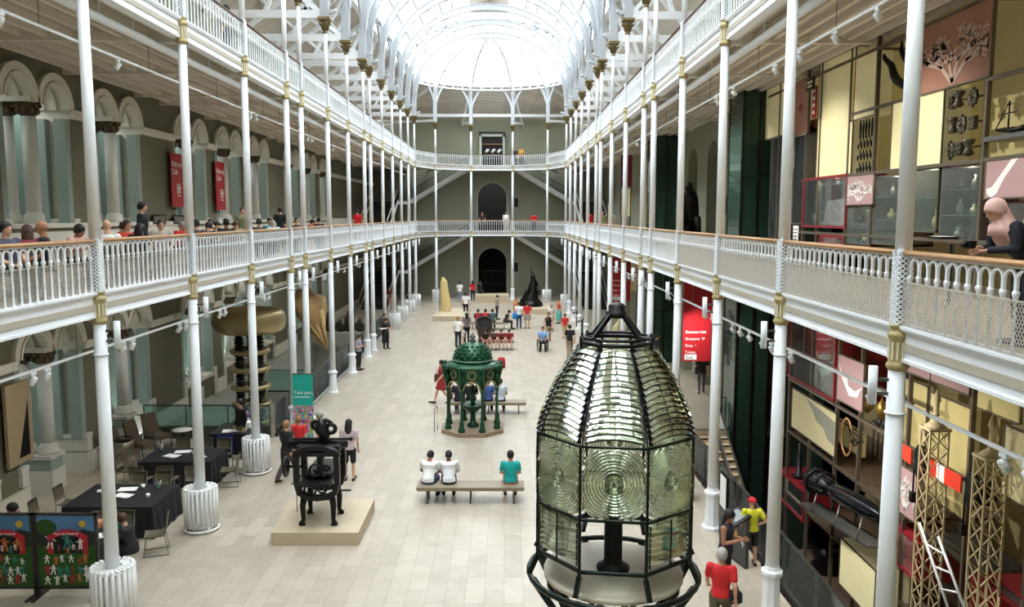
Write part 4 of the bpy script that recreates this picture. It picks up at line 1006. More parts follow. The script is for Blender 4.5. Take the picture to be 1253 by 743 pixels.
b = MB(); b.lathe([(.8,-3.4),(.8,-3.2),(.6,-3.15),(.0,-3.15)], (gx,gy,0), 24); b.build('base_drum', steeld, g)
# ---------------------------------------------------------------- whale skull
sx_, sy_ = WY(383, 390, 36).x, 36
bone = M('old_bone', S(158,128,86), .7, var=.25, scale=3, bump=.5)
g = thing('whale_skull', 'huge brown whale skull hanging nose down above the pit', 'skull', (sx_, sy_, 4.0))
b = MB(); b.loft([(sx_-.05,sy_,4.05),(sx_-.15,sy_,3.95),(sx_-.15,sy_-.1,3.6),(sx_,sy_-.15,3.1),(sx_+.15,sy_-.2,2.7),(sx_+.3,sy_-.2,2.2),(sx_+.5,sy_-.2,1.75),(sx_+.62,sy_-.2,1.5)], [(.2,.15),(.55,.45),(.78,.6),(.7,.55),(.5,.35),(.3,.2),(.15,.1),(.04,.03)], 20, (1,0,0)); b.build('cranium', bone, g)
for s, d in ((-.35,.0),(.35,.1),(0,-.1)):
    b = MB(); b.loft([(sx_+s*1.1,sy_-.35,3.5),(sx_+s+.15,sy_-.45,2.9),(sx_+s*.6+.35,sy_-.38,2.3),(sx_+.66+d*.3,sy_-.25,1.45)], [(.12,.14),(.12,.1),(.08,.07),(.02,.02)], 8); b.build('rostrum_bone', M('pale_bone', S(206,176,120), .6, var=.15, scale=4), g)
b = MB(); b.loft([(sx_-.5,sy_-.1,3.2),(sx_-.35,sy_-.2,2.6),(sx_+.1,sy_-.25,2.0),(sx_+.55,sy_-.25,1.45)], [.09,.08,.06,.02], 8); b.build('jaw_bone', bone, g)
b = MB(); [b.cyl((sx_+q,sy_,3.9),(sx_+q,sy_,5.7), .012, 6) for q in (-.4, .3)]; b.build('suspension_cable', steel, g)
# pit glass balustrades
def glass_rail(x0, y0, x1, y1, lab, z=0, h=1.1, n=None, gm=None, post=True, grp='glass balustrades'):
    r = thing('glass_balustrade', lab, 'balustrade', (x0, y0, z), grp); L = math.hypot(x1-x0, y1-y0); n = n or max(1, round(L/1.6))
    ux, uy = (x1-x0)/L, (y1-y0)/L
    for i in range(n):
        a, c = L*i/n+.02, L*(i+1)/n-.02; b = MB(); b.beam((x0+ux*a,y0+uy*a,z+h/2+.04),(x0+ux*c,y0+uy*c,z+h/2+.04), .014, h-.1); b.build('glass_pane', gm or glassc, r)
    b = MB(); b.beam((x0,y0,z+h),(x1,y1,z+h), .05, .03); b.build('top_rail', steeld, r); b = MB(); b.beam((x0,y0,z+.03),(x1,y1,z+.03), .08, .08); b.build('base_channel', darkb, r)
    if post:
        for i in range(n+1): t = L*i/n; b = MB(); b.cyl((x0+ux*t,y0+uy*t,z),(x0+ux*t,y0+uy*t,z+h), .02, 6); b.build('post', steeld, r)
glass_rail(-7.62, PY0+.1, -7.62, 33, 'glass balustrade edging the left pit, nearest stretch', gm=glassc); glass_rail(-7.62, 33.1, -7.62, 41, 'glass balustrade edging the left pit, middle stretch'); glass_rail(-7.62, 41.1, -7.62, 50.9, 'glass balustrade edging the left pit, farthest stretch')
glass_rail(-11.9, PY0-.1, -7.75, PY0-.1, 'teal glass barrier with dark skirting behind the tables', gm=glasst)
b = MB(); b.bx(-11.9, -7.75, PY0-.14, PY0-.2, 0, .42); tag(b.build('dark_barrier_panel', M('dark_green_panel', S(60,66,54), .5), None, (-9.8, PY0-.17, 0)), 'dark green low barrier panel under the teal glass', 'panel')
glass_rail(-11.9, 39.75, -7.75, 39.75, 'teal glass walkway balustrade crossing the left pit', z=-1.35, gm=glasst)
# stones on the far ledge
for i, (x, hgt) in enumerate(((-11.2,1.0),(-10.5,.7),(-9.9,1.3),(-9.2,.8),(-8.6,1.5),(-8.1,.7))):
    b = MB(); b.loft([(x,51.6,0),(x+.1,51.6,hgt*.3),(x-.05,51.65,hgt*.6),(x+.04,51.6,hgt)], [(.34,.3),(.38,.3),(.26,.24),(.1,.1)], 9); b.torus((x,51.35,hgt*.45), .2, .06, 12, 6, 'Y')
    tag(b.build('carved_stone', M('dark_carved_stone', S(70,64,56), .8, var=.5, scale=6, bump=.5), None, (x,51.6,0)), 'dark carved stone on the ledge past the pit, %s from the left' % ORD[i], 'sculpture', 'carved stones past the pit')
# ---------------------------------------------------------------- far sculptures
x, y = -4.35, 59.6; b = MB(); b.bx(-5.0, -2.6, 56.4, 61.5, 0, .35); tag(b.build('plinth', plinthm, None, (-3.8,59,0)), 'wide low cream plinth under the pale standing stone', 'plinth')
r = thing('standing_stone', 'tall pale carved standing stone on a low plinth far down the hall', 'sculpture', (-4.3,59.4,.35)); b = MB(); b.loft([(-4.25,59.4,.35),(-4.3,59.4,1.0),(-4.4,59.4,1.9),(-4.42,59.4,2.5),(-4.5,59.4,2.85)], [(.36,.2),(.38,.2),(.3,.18),(.26,.15),(.08,.08)], 9, smooth=False); b.build('carved_slab', M('sandstone', S(214,190,132), .8, var=.2, scale=8, bump=.7), r); b = MB(); b.bx(-4.75,-4.7,59.35,59.5,.35,2.3); b.build('support_post', darkb, r)
b = MB(); b.bx(2.1, 3.6, 60.3, 63.9, 0, .4); b.bx(1.2,2.1,61.5,63.9,0,.4); tag(b.build('plinth', plinthm, None, (2.4,62,0)), 'cream plinth under the dark robed statue far right', 'plinth')
r = thing('bronze_statue', 'tall black pointed bronze statue seated on rocks far right of the hall', 'statue', (2.05,62.6,.4)); b = MB(); b.loft([(2.05,62.6,.4),(2.0,62.6,.8),(2.1,62.6,1.15),(2.2,62.6,1.6),(2.25,62.6,2.1),(2.22,62.6,2.45),(2.2,62.6,2.75),(2.0,62.6,3.4)], [(.85,.6),(.8,.55),(.55,.45),(.42,.36),(.36,.3),(.2,.2),(.15,.15),(.03,.03)], 16); b.build('robed_figure', darkb, r)
b = MB(); b.sphere((2.18,62.45,2.62), (.2,.2,.26), 12, 8); b.loft([(1.9,62.3,1.9),(1.65,62.1,1.5),(1.6,61.95,1.2)], [.13,.1,.08], 8); b.loft([(2.5,62.3,1.9),(2.65,62.1,1.5),(2.5,61.95,1.25)], [.13,.1,.08], 8); b.build('head_and_arms', darkb, r)
b = MB(); b.lathe([(.95,.4),(.9,.62),(.75,.8),(.6,.85)], (2.05,62.6,0), 9, smooth=False); b.build('rock_base', darkb, r)
b = MB(); b.bx(-2.5, .4, 68.4, 70.6, 0, .62); tag(b.build('plinth', plinthm, None, (-1.05,69.4,0)), 'cream box plinth before the far arched doorway', 'plinth')
r = thing('bell_vessel', 'dark bell shaped iron vessel tilted to show its black mouth', 'vessel', (-1.15,46.6,0)); T = Matrix.Rotation(R(38), 3, 'X')
prof_ = [(.2,-.75),(.34,-.7),(.42,-.3),(.46,.1),(.5,.55),(.48,.58),(.42,.5),(.38,-.3),(.2,-.6)]
b = MB(); b.lathe(prof_, (0,0,0), 28); b.v = [tuple(T @ Vector(v)+Vector((-1.15,46.6,.85))) for v in b.v]; b.build('vessel_body', M('brown_iron', S(70,58,48), .6, .3, var=.3), r)
b = MB(); b.lathe([(.0,-.5),(.36,-.5),(.44,.42),(.0,.42)], (0,0,0), 24); b.v = [tuple(T @ Vector(v)+Vector((-1.15,46.6,.85))) for v in b.v]; b.build('mouth_shade_plug', M('hollow_shade_black', S(12,11,11), .9), r)  # black plug fills the mouth, painting in the shade of the hollow
b = MB(); b.box((-1.15,46.75,.12), (.7,.7,.24)); b.build('cradle', steeld, r)
# ---------------------------------------------------------------- far staircases
def flight(b, bw, p0, p1, w, n, side):
    """p0 -> p1 centreline, w width; b treads, bw white stringers; side = unit vector across"""
    p0, p1, sd = Vector(p0), Vector(p1), Vector(side); d = (p1-p0)/n; hz = Vector((d.x, d.y, 0))
    for i in range(n):
        q = p0+d*i+Vector((0,0,d.z)); a = q-sd*(w/2); e = q+sd*(w/2)
        b.prism([a, e, e+hz, a+hz], (0,0,-.05)); b.prism([a, e, e+hz*.06, a+hz*.06], (0,0,-d.z))
    for s in (-1, 1): o = sd*(s*w/2); bw.beam(p0+o+Vector((0,0,0)), p1+o, .08, .36)
def stair(mx, z0, lab):
    r = thing('staircase', lab, 'staircase', (mx*1.0, 66, z0), 'iron staircases at the far end')
    L = mx < 0; xa = -10.2 if L else 7.1; wA = 2.2 if L else 2.0
    t = MB(); s = MB(); rl_ = MB()
    flight(t, s, (xa,63.6,z0), (xa,70.2,z0+2.6), wA, 15, (1,0,0))
    x0, x1 = (-8.4, -3.2) if L else (6.0, .9)
    xl0, xl1 = (WL+.2, x0) if L else (x0, WR-.1)
    t.bx(xl0, xl1, 70.2, 74.8, z0+2.52, z0+2.6); s.bx(xl0, xl1, 70.15, 70.25, z0+2.35, z0+2.62); s.bx(x0-.04, x0+.04, 70.2, 73.0, z0+2.35, z0+2.62)
    flight(t, s, (x0,73.9,z0+2.6), (x1,73.9,z0+5.6), 1.7, 17, (0,1,0))
    for k in range(34):
        u = k/33; x, z = x0+(x1-x0)*u, z0+2.6+3.0*u; rl_.cyl((x,73.05,z),(x,73.05,z+.95), .016, 5)
        y, z = 63.6+6.6*u, z0+2.6*u
        for sg in (-1, 1): rl_.cyl((xa+sg*wA/2,y,z),(xa+sg*wA/2,y,z+.95), .016, 5)
    rl_.beam((x0,73.05,z0+3.55),(x1,73.05,z0+6.55), .05, .05)
    for sg in (-1, 1): s.beam((xa+sg*wA/2,63.6,z0+.98),(xa+sg*wA/2,70.2,z0+3.58), .05, .06)
    for xp in (x0,): s.cyl((xp,73.0,z0),(xp,73.0,z0+3.6), .06, 8)
    t.build('treads', steeld, r); s.build('white_stringers', white, r); rl_.build('stair_balusters', darkb, r)
stair(-1, 0, 'lower left white sided staircase at the far end of the hall'); stair(-1, G1, 'upper left white sided staircase at the far end of the hall')
stair(1, 0, 'lower right white sided staircase at the far end of the hall'); stair(1, G1, 'upper right white sided staircase at the far end of the hall')
# ---------------------------------------------------------------- lamps on columns, tracks, pipes
l0 = thing('tube_lamp', 'white cylinder uplight bracketed to a left row column, first from the mural boards', 'lamp', (XL, Y0, 5.25), 'white cylinder lamps on the left columns')
b = MB(); b.lathe([(.0,-.24),(.055,-.24),(.055,.24),(.045,.24),(.045,.2),(0,.2)], (XL+.3,Y0,5.25), 14); b.build('lamp_cylinder', white, l0); b = MB(); b.bx(XL+.1, XL+.27, Y0-.015, Y0+.015, 5.12, 5.16); b.bx(XL+.1, XL+.27, Y0-.015, Y0+.015, 5.3, 5.34); b.build('bracket', steel, l0); KIDS[l0.name] = list(l0.children)
for i, y in enumerate([q for q in YL if q > Y0+1]): dup(l0, (XL, y, 5.25), None, 'white cylinder uplight bracketed to a left row column, %s from the mural boards' % ORD[i+1])
for i, y in enumerate([q for q in YL if q > 9]): dup(l0, (XR, y, 5.25), PI, 'white cylinder uplight bracketed to a right row column, %s from the camera' % ORD[min(i, 15)], 'white cylinder lamps on the right columns')
s0 = None; spn = 0
SPOTS = []
def track(x, z, side, lvl, ys):
    global s0, spn
    r = thing('light_track', 'long white lighting track under the %s %s gallery' % (lvl, side), 'light track', (x, 4, z)); b = MB(); b.bx(x-.02, x+.02, 4, YEND, z, z+.04); b.build('track_bar', white, r)
    b = MB()
    for y in YL:
        if y > 4: b.cyl((x,y,z+.04),(x,y,z+.85), .008, 5)
    b.build('hanger_rods', steel, r)
    for i, y in enumerate(ys):
        lab = 'small white spotlight on the %s %s track, number %s from the near end' % (lvl, side, (ORD+['seventeenth','eighteenth','nineteenth','twentieth'])[min(i, 19)])
        lab = lab.replace(', number', ',')
        if s0 is None:
            s0 = thing('spotlight', lab, 'spotlight', (0,0,0), 'white track spotlights'); b = MB(); b.cyl((0,0,0),(0,0,-.08), .012, 6); b.box((0,0,-.03), (.05,.12,.05)); b.build('track_mount', white, s0)
            b = MB(); T = Matrix.Rotation(R(35), 3, 'Y'); b.lathe([(0,.06),(.05,.05),(.055,-.09),(.045,-.09),(.0,-.05)], (0,0,0), 12); b.v = [tuple(T @ Vector(v)+Vector((0,0,-.13))) for v in b.v]; b.build('lamp_head', white, s0); KIDS[s0.name] = list(s0.children)
            s0.location = (x, y, z); s0.rotation_euler = (0,0,0 if side == 'left' else PI)
        else: dup(s0, (x, y, z), (0 if side == 'left' else PI)+random.uniform(-.5,.5), lab)
        if i % 3 == 0: SPOTS.append((x, y, z-.25, side))
yy1 = [10.2, 12.9, 13.3, 16.0, 16.4, 18.8, 19.2, 21.5, 21.9, 25.5, 26.0, 30.2, 33.9, 34.3, 38.4, 42.5, 46.8, 51.0]
track(XL-.42, 4.85, 'left', 'lower', yy1); track(XR+.42, 4.85, 'right', 'lower', [8.0, 8.4, 11.6, 14.9, 15.5, 16.0, 16.6, 17.5, 18.2, 18.8, 20.6, 21.4, 25.2, 26.2, 30.5, 34.8, 39.1, 43.4])
track(XL-.75, 10.5, 'left', 'upper', [13.2, 17.1, 20.6, 25.8, 26.4, 30.1, 33.2, 33.9, 38.0, 42.1]); track(XR+.75, 10.5, 'right', 'upper', [11.2, 12.7, 14.3, 16.0, 16.5, 17.4, 20.5, 21.2, 22.1, 26.7, 30.9, 35.2])
b = MB()
for x in (XL-.4, XR+.4):
    b.cyl((x,3,10.98),(x,YEND,10.98), .085, 14)
    for y in YL:
        for d in (0, 1.4, 2.8): b.beam((x,y+d,11.05),(x,y+d,11.35), .03, .03)
        b.beam((x-.25,y,11.12),(x+.3,y,11.12), .05, .05)
struct('trim_13', b, white)
# red wall banners on the left
def lbanner(pxa, pxb, py0, py1, lab):
    X = WL+.18; a, c = WX(pxa, py0, X), WX(pxb, py0, X); zb = WX((pxa+pxb)/2, py1, X).z; zt = WX((pxa+pxb)/2, py0, X).z
    r = thing('wall_banner', lab, 'banner', (X, a.y, zb), 'red cafe banners'); b = MB(); b.bx(X-.01, X+.01, a.y, c.y, zb, zt); b.build('banner_cloth', red, r)
    w = c.y-a.y; text('Balcony\nCafé', w*.27, 'banner_lettering', paper, r, (X+.012, a.y+w*.08, zt-w*.45), (PI/2,0,PI/2), .002)
    b = MB(); q = (a.y+c.y)/2+w*.12
    for i in range(4): b.bx(X+.01, X+.014, q-w*.16+i*w*.09, q-w*.12+i*w*.09, zb+w*.45, zb+w*.8)
    b.bx(X+.01, X+.014, q-w*.18, q+w*.18, zb+w*.62, zb+w*.67); b.bx(X+.01, X+.014, q-w*.14, q+w*.14, zb+w*.36, zb+w*.4); b.build('banner_emblem', paper, r)
lbanner(208, 222, 188, 253, 'narrow red cafe banner on the left gallery wall, nearer one'); lbanner(263, 274, 198, 257, 'narrow red cafe banner on the left gallery wall, farther one')
for pa, pb, lab in ((187, 203, 'framed photograph below the nearer red cafe banner'), (212, 226, 'framed photograph low on the wall by the first iron columns')):
    a, c = WX(pa, 270, WL+.12), WX(pb, 270, WL+.12); b = MB(); b.bx(WL+.09, WL+.13, a.y, c.y, a.z-.12, a.z+.2); r = thing('framed_photograph', lab, 'picture', (WL+.1, a.y, a.z-.12), 'framed photographs'); b.build('frame', darkb, r); b = MB(); b.bx(WL+.13, WL+.135, a.y+.1, c.y-.1, a.z-.06, a.z+.14); b.build('print', M('grey_print', S(110,108,100), .6, var=.5, scale=20), r)
# red directional banners right
def rbanner(px0, px1, Y, pt, pb, lab):
    a, c = WY(px0, pt, Y), WY(px1, pb, Y); zt, zb = a.z, c.z; w = c.x-a.x
    r = thing('direction_banner', lab, 'banner', ((a.x+c.x)/2, Y, zb), 'red direction banners'); b = MB(); b.bx(a.x, c.x, Y-.02, Y+.02, zb, zt); b.build('banner_cloth', red, r)
    h = zt-zb
    for i, t_ in enumerate(('Entrance Hall', 'Brasserie  ¶', 'Shop  ¤', 'Toilets')): text(t_.replace('¶','Ψ').replace('¤','•').replace('♦','II'), w*.135, 'direction_lettering', paper, r, (a.x+w*.09, Y-.025, zb+w*(1.0-.24*i)), (PI/2,0,0), .002)
    b = MB(); b.bx(a.x+w*.08, a.x+w*.5, Y-.03, Y-.02, zb+w*.06, zb+w*.24); b.build('exit_panel', paper, r); text('Exit', w*.17, 'exit_lettering', black, r, (a.x+w*.12, Y-.032, zb+w*.09), (PI/2,0,0), .002)
    b = MB(); b.bx(a.x-.03, c.x+.03, Y-.02, Y+.02, zt, zt+.03); [b.cyl((x,Y,zt),(x,Y,5.68), .008, 5) for x in (a.x+.05, c.x-.05)]; b.build('hanging_bar', steel, r)
rbanner(837, 869, 26.0, 343, 442, 'large red hanging banner listing Entrance Hall, Brasserie, Shop, Toilets and Exit, nearer one'); rbanner(747, 771, 43.0, 315, 369, 'large red hanging direction banner half hidden by columns, farther one')
# display case top far wall
r = thing('display_case', 'framed display case with pale shapes high on the far wall', 'display case', (CX, YB-.2, G2)); b = MB(); b.bx(CX-1.15, CX-.95, YB-.5, YB, G2, 14.6); b.bx(CX+.95, CX+1.15, YB-.5, YB, G2, 14.6); b.bx(CX-1.15, CX+1.15, YB-.5, YB, 14.4, 14.6); b.build('case_frame', M('pale_grey_frame', S(190,196,188)), r)
b = MB(); b.bx(CX-.95, CX+.95, YB-.1, YB-.02, G2, 14.4); b.bx(CX-1.2, CX+1.2, YB-.6, YB-.5, 14.65, 14.8); b.build('dark_interior', darkb, r); b = MB(); b.bx(CX-.95,CX+.95,YB-.4,YB-.1,13.7,13.76); b.build('shelf', wood, r)
for i in range(3): b = MB(); b.loft([(CX-.6+i*.55,YB-.3,13.0),(CX-.4+i*.55,YB-.3,13.2),(CX-.25+i*.55,YB-.3,13.25)], [.1,.14,.05], 8); b.build('pale_exhibit', paper, r)
for i, (z) in enumerate((1.3, 7.2)):
    b = MB(); b.bx(.9, 1.25, YB-.06, YB, z+.9, z+1.7); tag(b.build('wall_notice', darkb, None, (1.07,YB,z+.9)), 'small dark panel right of the far %s doorway' % ('lower' if i == 0 else 'upper'), 'sign')
# ================================================================ RIGHT WALL OF DISPLAYS
XD = 8.2
def rc(tlx, tly, brx, bry, X=XD):
    a, b = WX(tlx, tly, X), WX(brx, bry, X); return b.y, a.y, b.z, a.z      # y near, y far, z low, z high
CASEL = []; orn_d = M('tarnished_silver', S(120,116,104), .4, .6, var=.2)
fr_m = M('display_frame_steel', S(112,102,88), .4, .5, var=.1)
def dframe(lvl, ys, zs, z0, z1, lab):
    r = thing('display_scaffold', lab, 'display frame', (XD, ys[0], z0)); 
    for y in ys: b = MB(); b.bx(XD-.04, XD+.04, y-.035, y+.035, z0, z1); b.build('upright', fr_m, r)
    for z, ya, yb in zs: b = MB(); b.bx(XD-.035, XD+.035, ya, yb, z-.035, z+.035); b.build('crossbar', fr_m, r)
    for y in ys[::2]: b = MB(); b.bx(XD, 10.3, y-.03, y+.03, z1-.3, z1-.24); b.build('tie_bar', fr_m, r)
dframe('u', [9.6, 12.2, 14.05, 16.55, 18.25, 19.6, 21.4, 22.4, 24.6], [(11.0, 9.6, 25.7), (8.3, 9.6, 22.6), (9.72, 14.05, 19.6), (6.9, 12, 22.6), (9.65, 9.6, 14.05)], G1, 11.25, 'grey steel display frame grid on the upper right wall')
dframe('l', [9.6, 12.2, 13.9, 16.1, 18.3, 19.6, 21.3, 22.9], [(5.3, 9.6, 23), (4.45, 9.6, 18.3), (2.7, 14, 23), (1.2, 16, 23), (-.6, 9.6, 23), (3.6, 16, 23)], -4.1, 5.6, 'grey steel display frame grid on the lower right wall')
def lightbox(tl, br, dp, lab, X=XD, mt=None, grp='glowing cream light boxes'):
    y0, y1, z0, z1 = rc(*tl, *br, X); r = thing('light_box', lab, 'light box', (X, (y0+y1)/2, z0), grp)
    b = MB(); b.bx(X-.02, X+dp, y0, y1, z0, z1); b.build('glowing_panel', mt or cream, r)
    b = MB()
    for (ya, yb, za, zb) in ((y0-.02,y0+.015,z0,z1),(y1-.015,y1+.02,z0,z1),(y0,y1,z0-.02,z0+.015),(y0,y1,z1-.015,z1+.02)): b.bx(X-.03, X-.005, ya, yb, za, zb)
    b.build('box_edge', fr_m, r)
def panel(tl, br, mt, lab, art=None, X=XD-.06, cat='display panel', dpt=.05):
    y0, y1, z0, z1 = rc(*tl, *br, X); r = thing('wall_mural', lab, cat, (X, (y0+y1)/2, z0), 'printed panels among the displays')
    b = MB(); b.bx(X, X+dpt, y0, y1, z0, z1); b.build('panel_board', mt, r)
    b = MB()
    for (ya, yb, za, zb) in ((y0-.02,y0+.01,z0,z1),(y1-.01,y1+.02,z0,z1),(y0,y1,z0-.02,z0+.01),(y0,y1,z1-.01,z1+.02)): b.bx(X-.012, X+dpt, ya, yb, za, zb)
    b.build('panel_edge', fr_m, r)
    if art: art(r, X-.006, y0, y1, z0, z1)
    return r
art_m = M('pale_silhouette', S(208,180,166), .7, var=.08); art_w = M('white_silhouette', S(238,232,228), .7, var=.03); art_g = M('grey_silhouette', S(150,150,136), .7, var=.1)
def branch_art(mt, seed, base=(.55, .05), spread=1.0, w=.06):
    def f(r, X, y0, y1, z0, z1):
        rd = random.Random(seed); b = MB(); W, H = y1-y0, z1-z0
        def grow(p, a, L, w_, d):
            q = (p[0]+L*math.cos(a), p[1]+L*math.sin(a))
            q = (min(max(q[0], .04), .96), min(max(q[1], .04), .96))
            P = lambda u: (X, y1-u[0]*W, z0+u[1]*H)
            b.beam(P(p), P(q), w_*min(W,H), .006, 0, (1,0,0)) if False else b.band([P(p), P(q)], (1,0,0), w_*min(W,H), .006)
            if d: 
                for s in rd.sample([-.75,-.35,.1,.5,.9], 3): grow(q, a+s*spread, L*rd.uniform(.55,.8), w_*.72, d-1)
        for k in range(4): grow(base, PI*(.3+.13*k), .3, w, 3)
        b.build('printed_branches', mt, r)
    return f
def blob_art(mt, pts, nm):
    def f(r, X, y0, y1, z0, z1):
        b = MB(); b.prism([(X, y1-u*(y1-y0), z0+v*(z1-z0)) for u, v in pts], (.005,0,0)); b.build(nm, mt, r)
    return f
def redcase(tl, br, lab, dp=.9, X=XD, open_=True):
    y0, y1, z0, z1 = rc(*tl, *br, X); r = thing('red_display_case', lab, 'display case', (X, (y0+y1)/2, z0), 'red lined display cases')
    b = MB(); t = .06; b.bx(X-.05, X+dp, y0, y0+t, z0, z1); b.bx(X-.05, X+dp, y1-t, y1, z0, z1); b.bx(X-.05, X+dp, y0+t, y1-t, z0, z0+t); b.bx(X-.05, X+dp, y0+t, y1-t, z1-t, z1); b.build('red_surround', redd, r)
    b = MB(); b.bx(X+dp-.03, X+dp, y0+t, y1-t, z0+t, z1-t); b.build('back_lining', redc, r)
    b = MB(); b.bx(X-.01, X, y0+t, y1-t, z0+t, z1-t); b.build('front_glass', glassc, r)
    CASEL.append((X+.3, (y0+y1)/2, z1-.15))
    return r, y0, y1, z0, z1
def gcase(tl, br, lab, mt=None, n=0, dp=.6, X=XD, kind='vase', seed=1):
    y0, y1, z0, z1 = rc(*tl, *br, X); r = thing('glass_display_case', lab, 'display case', (X, (y0+y1)/2, z0), 'glass display cases')
    b = MB(); b.bx(X+dp-.03, X+dp, y0, y1, z0, z1); b.bx(X, X+dp, y0, y0+.03, z0, z1); b.bx(X, X+dp, y1-.03, y1, z0, z1); b.bx(X, X+dp, y0, y1, z0, z0+.04); b.bx(X, X+dp, y0, y1, z1-.04, z1); b.build('case_body', mt or M('case_dark_brown', S(70,56,48), .6), r)
    b = MB(); b.bx(X-.02, X-.005, y0+.03, y1-.03, z0+.04, z1-.04); b.build('front_glass', glassc, r)
    CASEL.append((X+.15, (y0+y1)/2, z1-.12))
    rd = random.Random(seed); k = max(1, round((z1-z0)/.5))
    for i in range(k):
        z = z0+(z1-z0)*i/k+.05; b = MB(); b.bx(X+.03, X+dp-.04, y0+.04, y1-.04, z-.02, z); b.build('glass_shelf', glasst, r)
        for j in range(n):
            y = y0+(y1-y0)*(j+.5)/n; h = (z1-z0)/k*rd.uniform(.35,.7); q = rd.uniform(.05,.1); b = MB(); b.lathe([(q*.5,0),(q,h*.3),(q*.9,h*.55),(q*.35,h*.75),(q*.5,h)], (X+.25, y, z), 10); b.build('small_exhibit', rd.choice([bronze, orn_d, darkb, gold, M('terracotta', S(150,90,60), .7)]), r)
    return r
# lit backs (large warm panels behind the open displays)
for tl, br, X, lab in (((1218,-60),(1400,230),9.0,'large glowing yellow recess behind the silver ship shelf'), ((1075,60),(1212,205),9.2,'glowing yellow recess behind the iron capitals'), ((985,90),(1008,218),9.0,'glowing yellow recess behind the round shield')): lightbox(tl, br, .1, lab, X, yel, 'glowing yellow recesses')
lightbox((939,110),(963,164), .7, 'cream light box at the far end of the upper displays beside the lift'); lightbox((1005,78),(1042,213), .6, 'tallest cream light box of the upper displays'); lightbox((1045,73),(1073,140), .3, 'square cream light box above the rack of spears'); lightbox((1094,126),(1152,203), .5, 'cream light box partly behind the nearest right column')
panel((972,103),(988,162), rose, 'pinkish dotted panel high beside the far cream box', blob_art(redd, [(.3,.5),(.5,.6),(.7,.5),(.5,.4)], 'red_diamond'))
panel((1130,34),(1211,92), rose, 'large rose brown panel with pale coral branches, top right', branch_art(art_m, 4, (.5,.05), 1.0, .07))
panel((1037,216),(1068,250), pink, 'mauve panel with white coral branches below the spears', branch_art(art_w, 9, (.5,.08), 1.1, .06))
panel((1207,197),(1290,240), pink, 'mauve panel with a white bone shape above the headscarfed visitor', blob_art(art_w, [(.05,.1),(.12,.02),(.2,.12),(.3,.5),(.42,.8),(.5,1.0),(.4,1.0),(.24,.6),(.12,.3),(.03,.25)], 'bone_silhouette'))
# shield, spears, horns, capitals, ship
def atr(px, py, X): return WX(px, py, X)
p = atr(996,184,8.5); r = thing('round_shield', 'brown round shield hung on the glowing yellow recess', 'shield', (8.5,p.y,p.z)); b = MB(); b.lathe([(.36,0),(.34,.04),(.2,.1),(0,.13)], (0,0,0), 24); T = Matrix.Rotation(-PI/2,3,'Y'); b.v = [tuple(T @ Vector(v)+Vector((8.5,p.y,p.z))) for v in b.v]; b.build('shield_disc', M('leather_brown', S(110,62,40), .6), r); b = MB(); b.sphere((8.36,p.y,p.z), .08, 10, 8); b.build('shield_boss', gold, r)
p = atr(996,160,8.5); b = MB(); b.bx(8.45,8.5,p.y-.3,p.y+.3,p.z-.03,p.z+.03); [b.lathe([(.06,0),(.1,.1),(.04,.2),(.05,.26)], (8.45,p.y-.25+.25*i,p.z+.03), 10) for i in range(3)]; r = thing('jar_shelf', 'small shelf of brown jars above the round shield', 'shelf', (8.5,p.y,p.z)); b.build('shelf_and_jars', M('terracotta', S(150,90,60), .7), r)
p = atr(992,103,7.9); r = thing('hanging_sign', 'small dark hanging shop sign high by the far cream box', 'sign', (7.9,p.y,p.z)); b = MB(); b.bx(7.88,7.92,p.y-.25,p.y+.25,p.z-.15,p.z+.15); b.build('sign_board', darkb, r); b = MB(); b.bx(7.87,7.88,p.y-.18,p.y+.18,p.z+.02,p.z+.07); b.bx(7.87,7.88,p.y-.15,p.y+.15,p.z-.08,p.z-.03); b.build('sign_lettering', goldl, r)
p = atr(997,125,8.0); r = thing('hanging_sign', 'red vertical hanging sign with gold marks by the yellow recess', 'sign', (8.0,p.y,p.z)); b = MB(); b.bx(7.98,8.02,p.y-.12,p.y+.12,p.z-.4,p.z+.4); b.build('sign_board', redd, r); b = MB(); [b.bx(7.97,7.98,p.y-.06,p.y+.06,p.z-.3+.18*i,p.z-.22+.18*i) for i in range(4)]; b.build('sign_lettering', goldl, r)
y0, y1, z0, z1 = rc(1043,146,1071,213, 8.35)
r = thing('spear_rack', 'wire rack of black spear heads in three rows and long blades', 'weapon rack', (8.35,(y0+y1)/2,z0))
for z in (.12,.35,.55,.8): b = MB(); b.cyl((8.35,y0,z0+(z1-z0)*z),(8.35,y1,z0+(z1-z0)*z), .012, 6); b.build('rack_rail', steeld, r)
for i in range(9): y = y0+(y1-y0)*(i+.5)/9; b = MB(); b.loft([(8.33,y,z0+(z1-z0)*.62),(8.33,y,z0+(z1-z0)*.85),(8.33,y,z1)], [.02,.03,.006], 6); b.build('spear_blade', black, r)
for k, z in enumerate((.12,.33,.52)):
    for i in range(8): y = y0+(y1-y0)*(i+.5)/8; b = MB(); q = z0+(z1-z0)*z; b.loft([(8.33,y-.04,q-.1),(8.33,y,q),(8.33,y+.05,q+.16)], [.01,.035,.006], 6); b.build('short_blade', black, r)
for s, (pts) in enumerate((((1080,62),(1083,72),(1091,80),(1094,92),(1098,99),(1106,104),(1112,100)), ((1104,50),(1103,62),(1107,70),(1112,76),(1120,74)))):
    P3 = [atr(a, c, 8.3) for a, c in pts]; b = MB(); b.loft(P3, [.02,.05,.07,.085,.09,.09,.08][:len(P3)] if s == 0 else [.02,.05,.07,.08,.07], 10); o = b.build('twisted_horn', black, None, tuple(P3[0])); tag(o, 'long black twisted antelope horn on the yellow wall, %s one' % ('lower' if s == 0 else 'upper'), 'horn', 'twisted horns')
orn = M('carved_pewter', S(88,84,70), .5, .5, var=.4, scale=20, bump=.5)
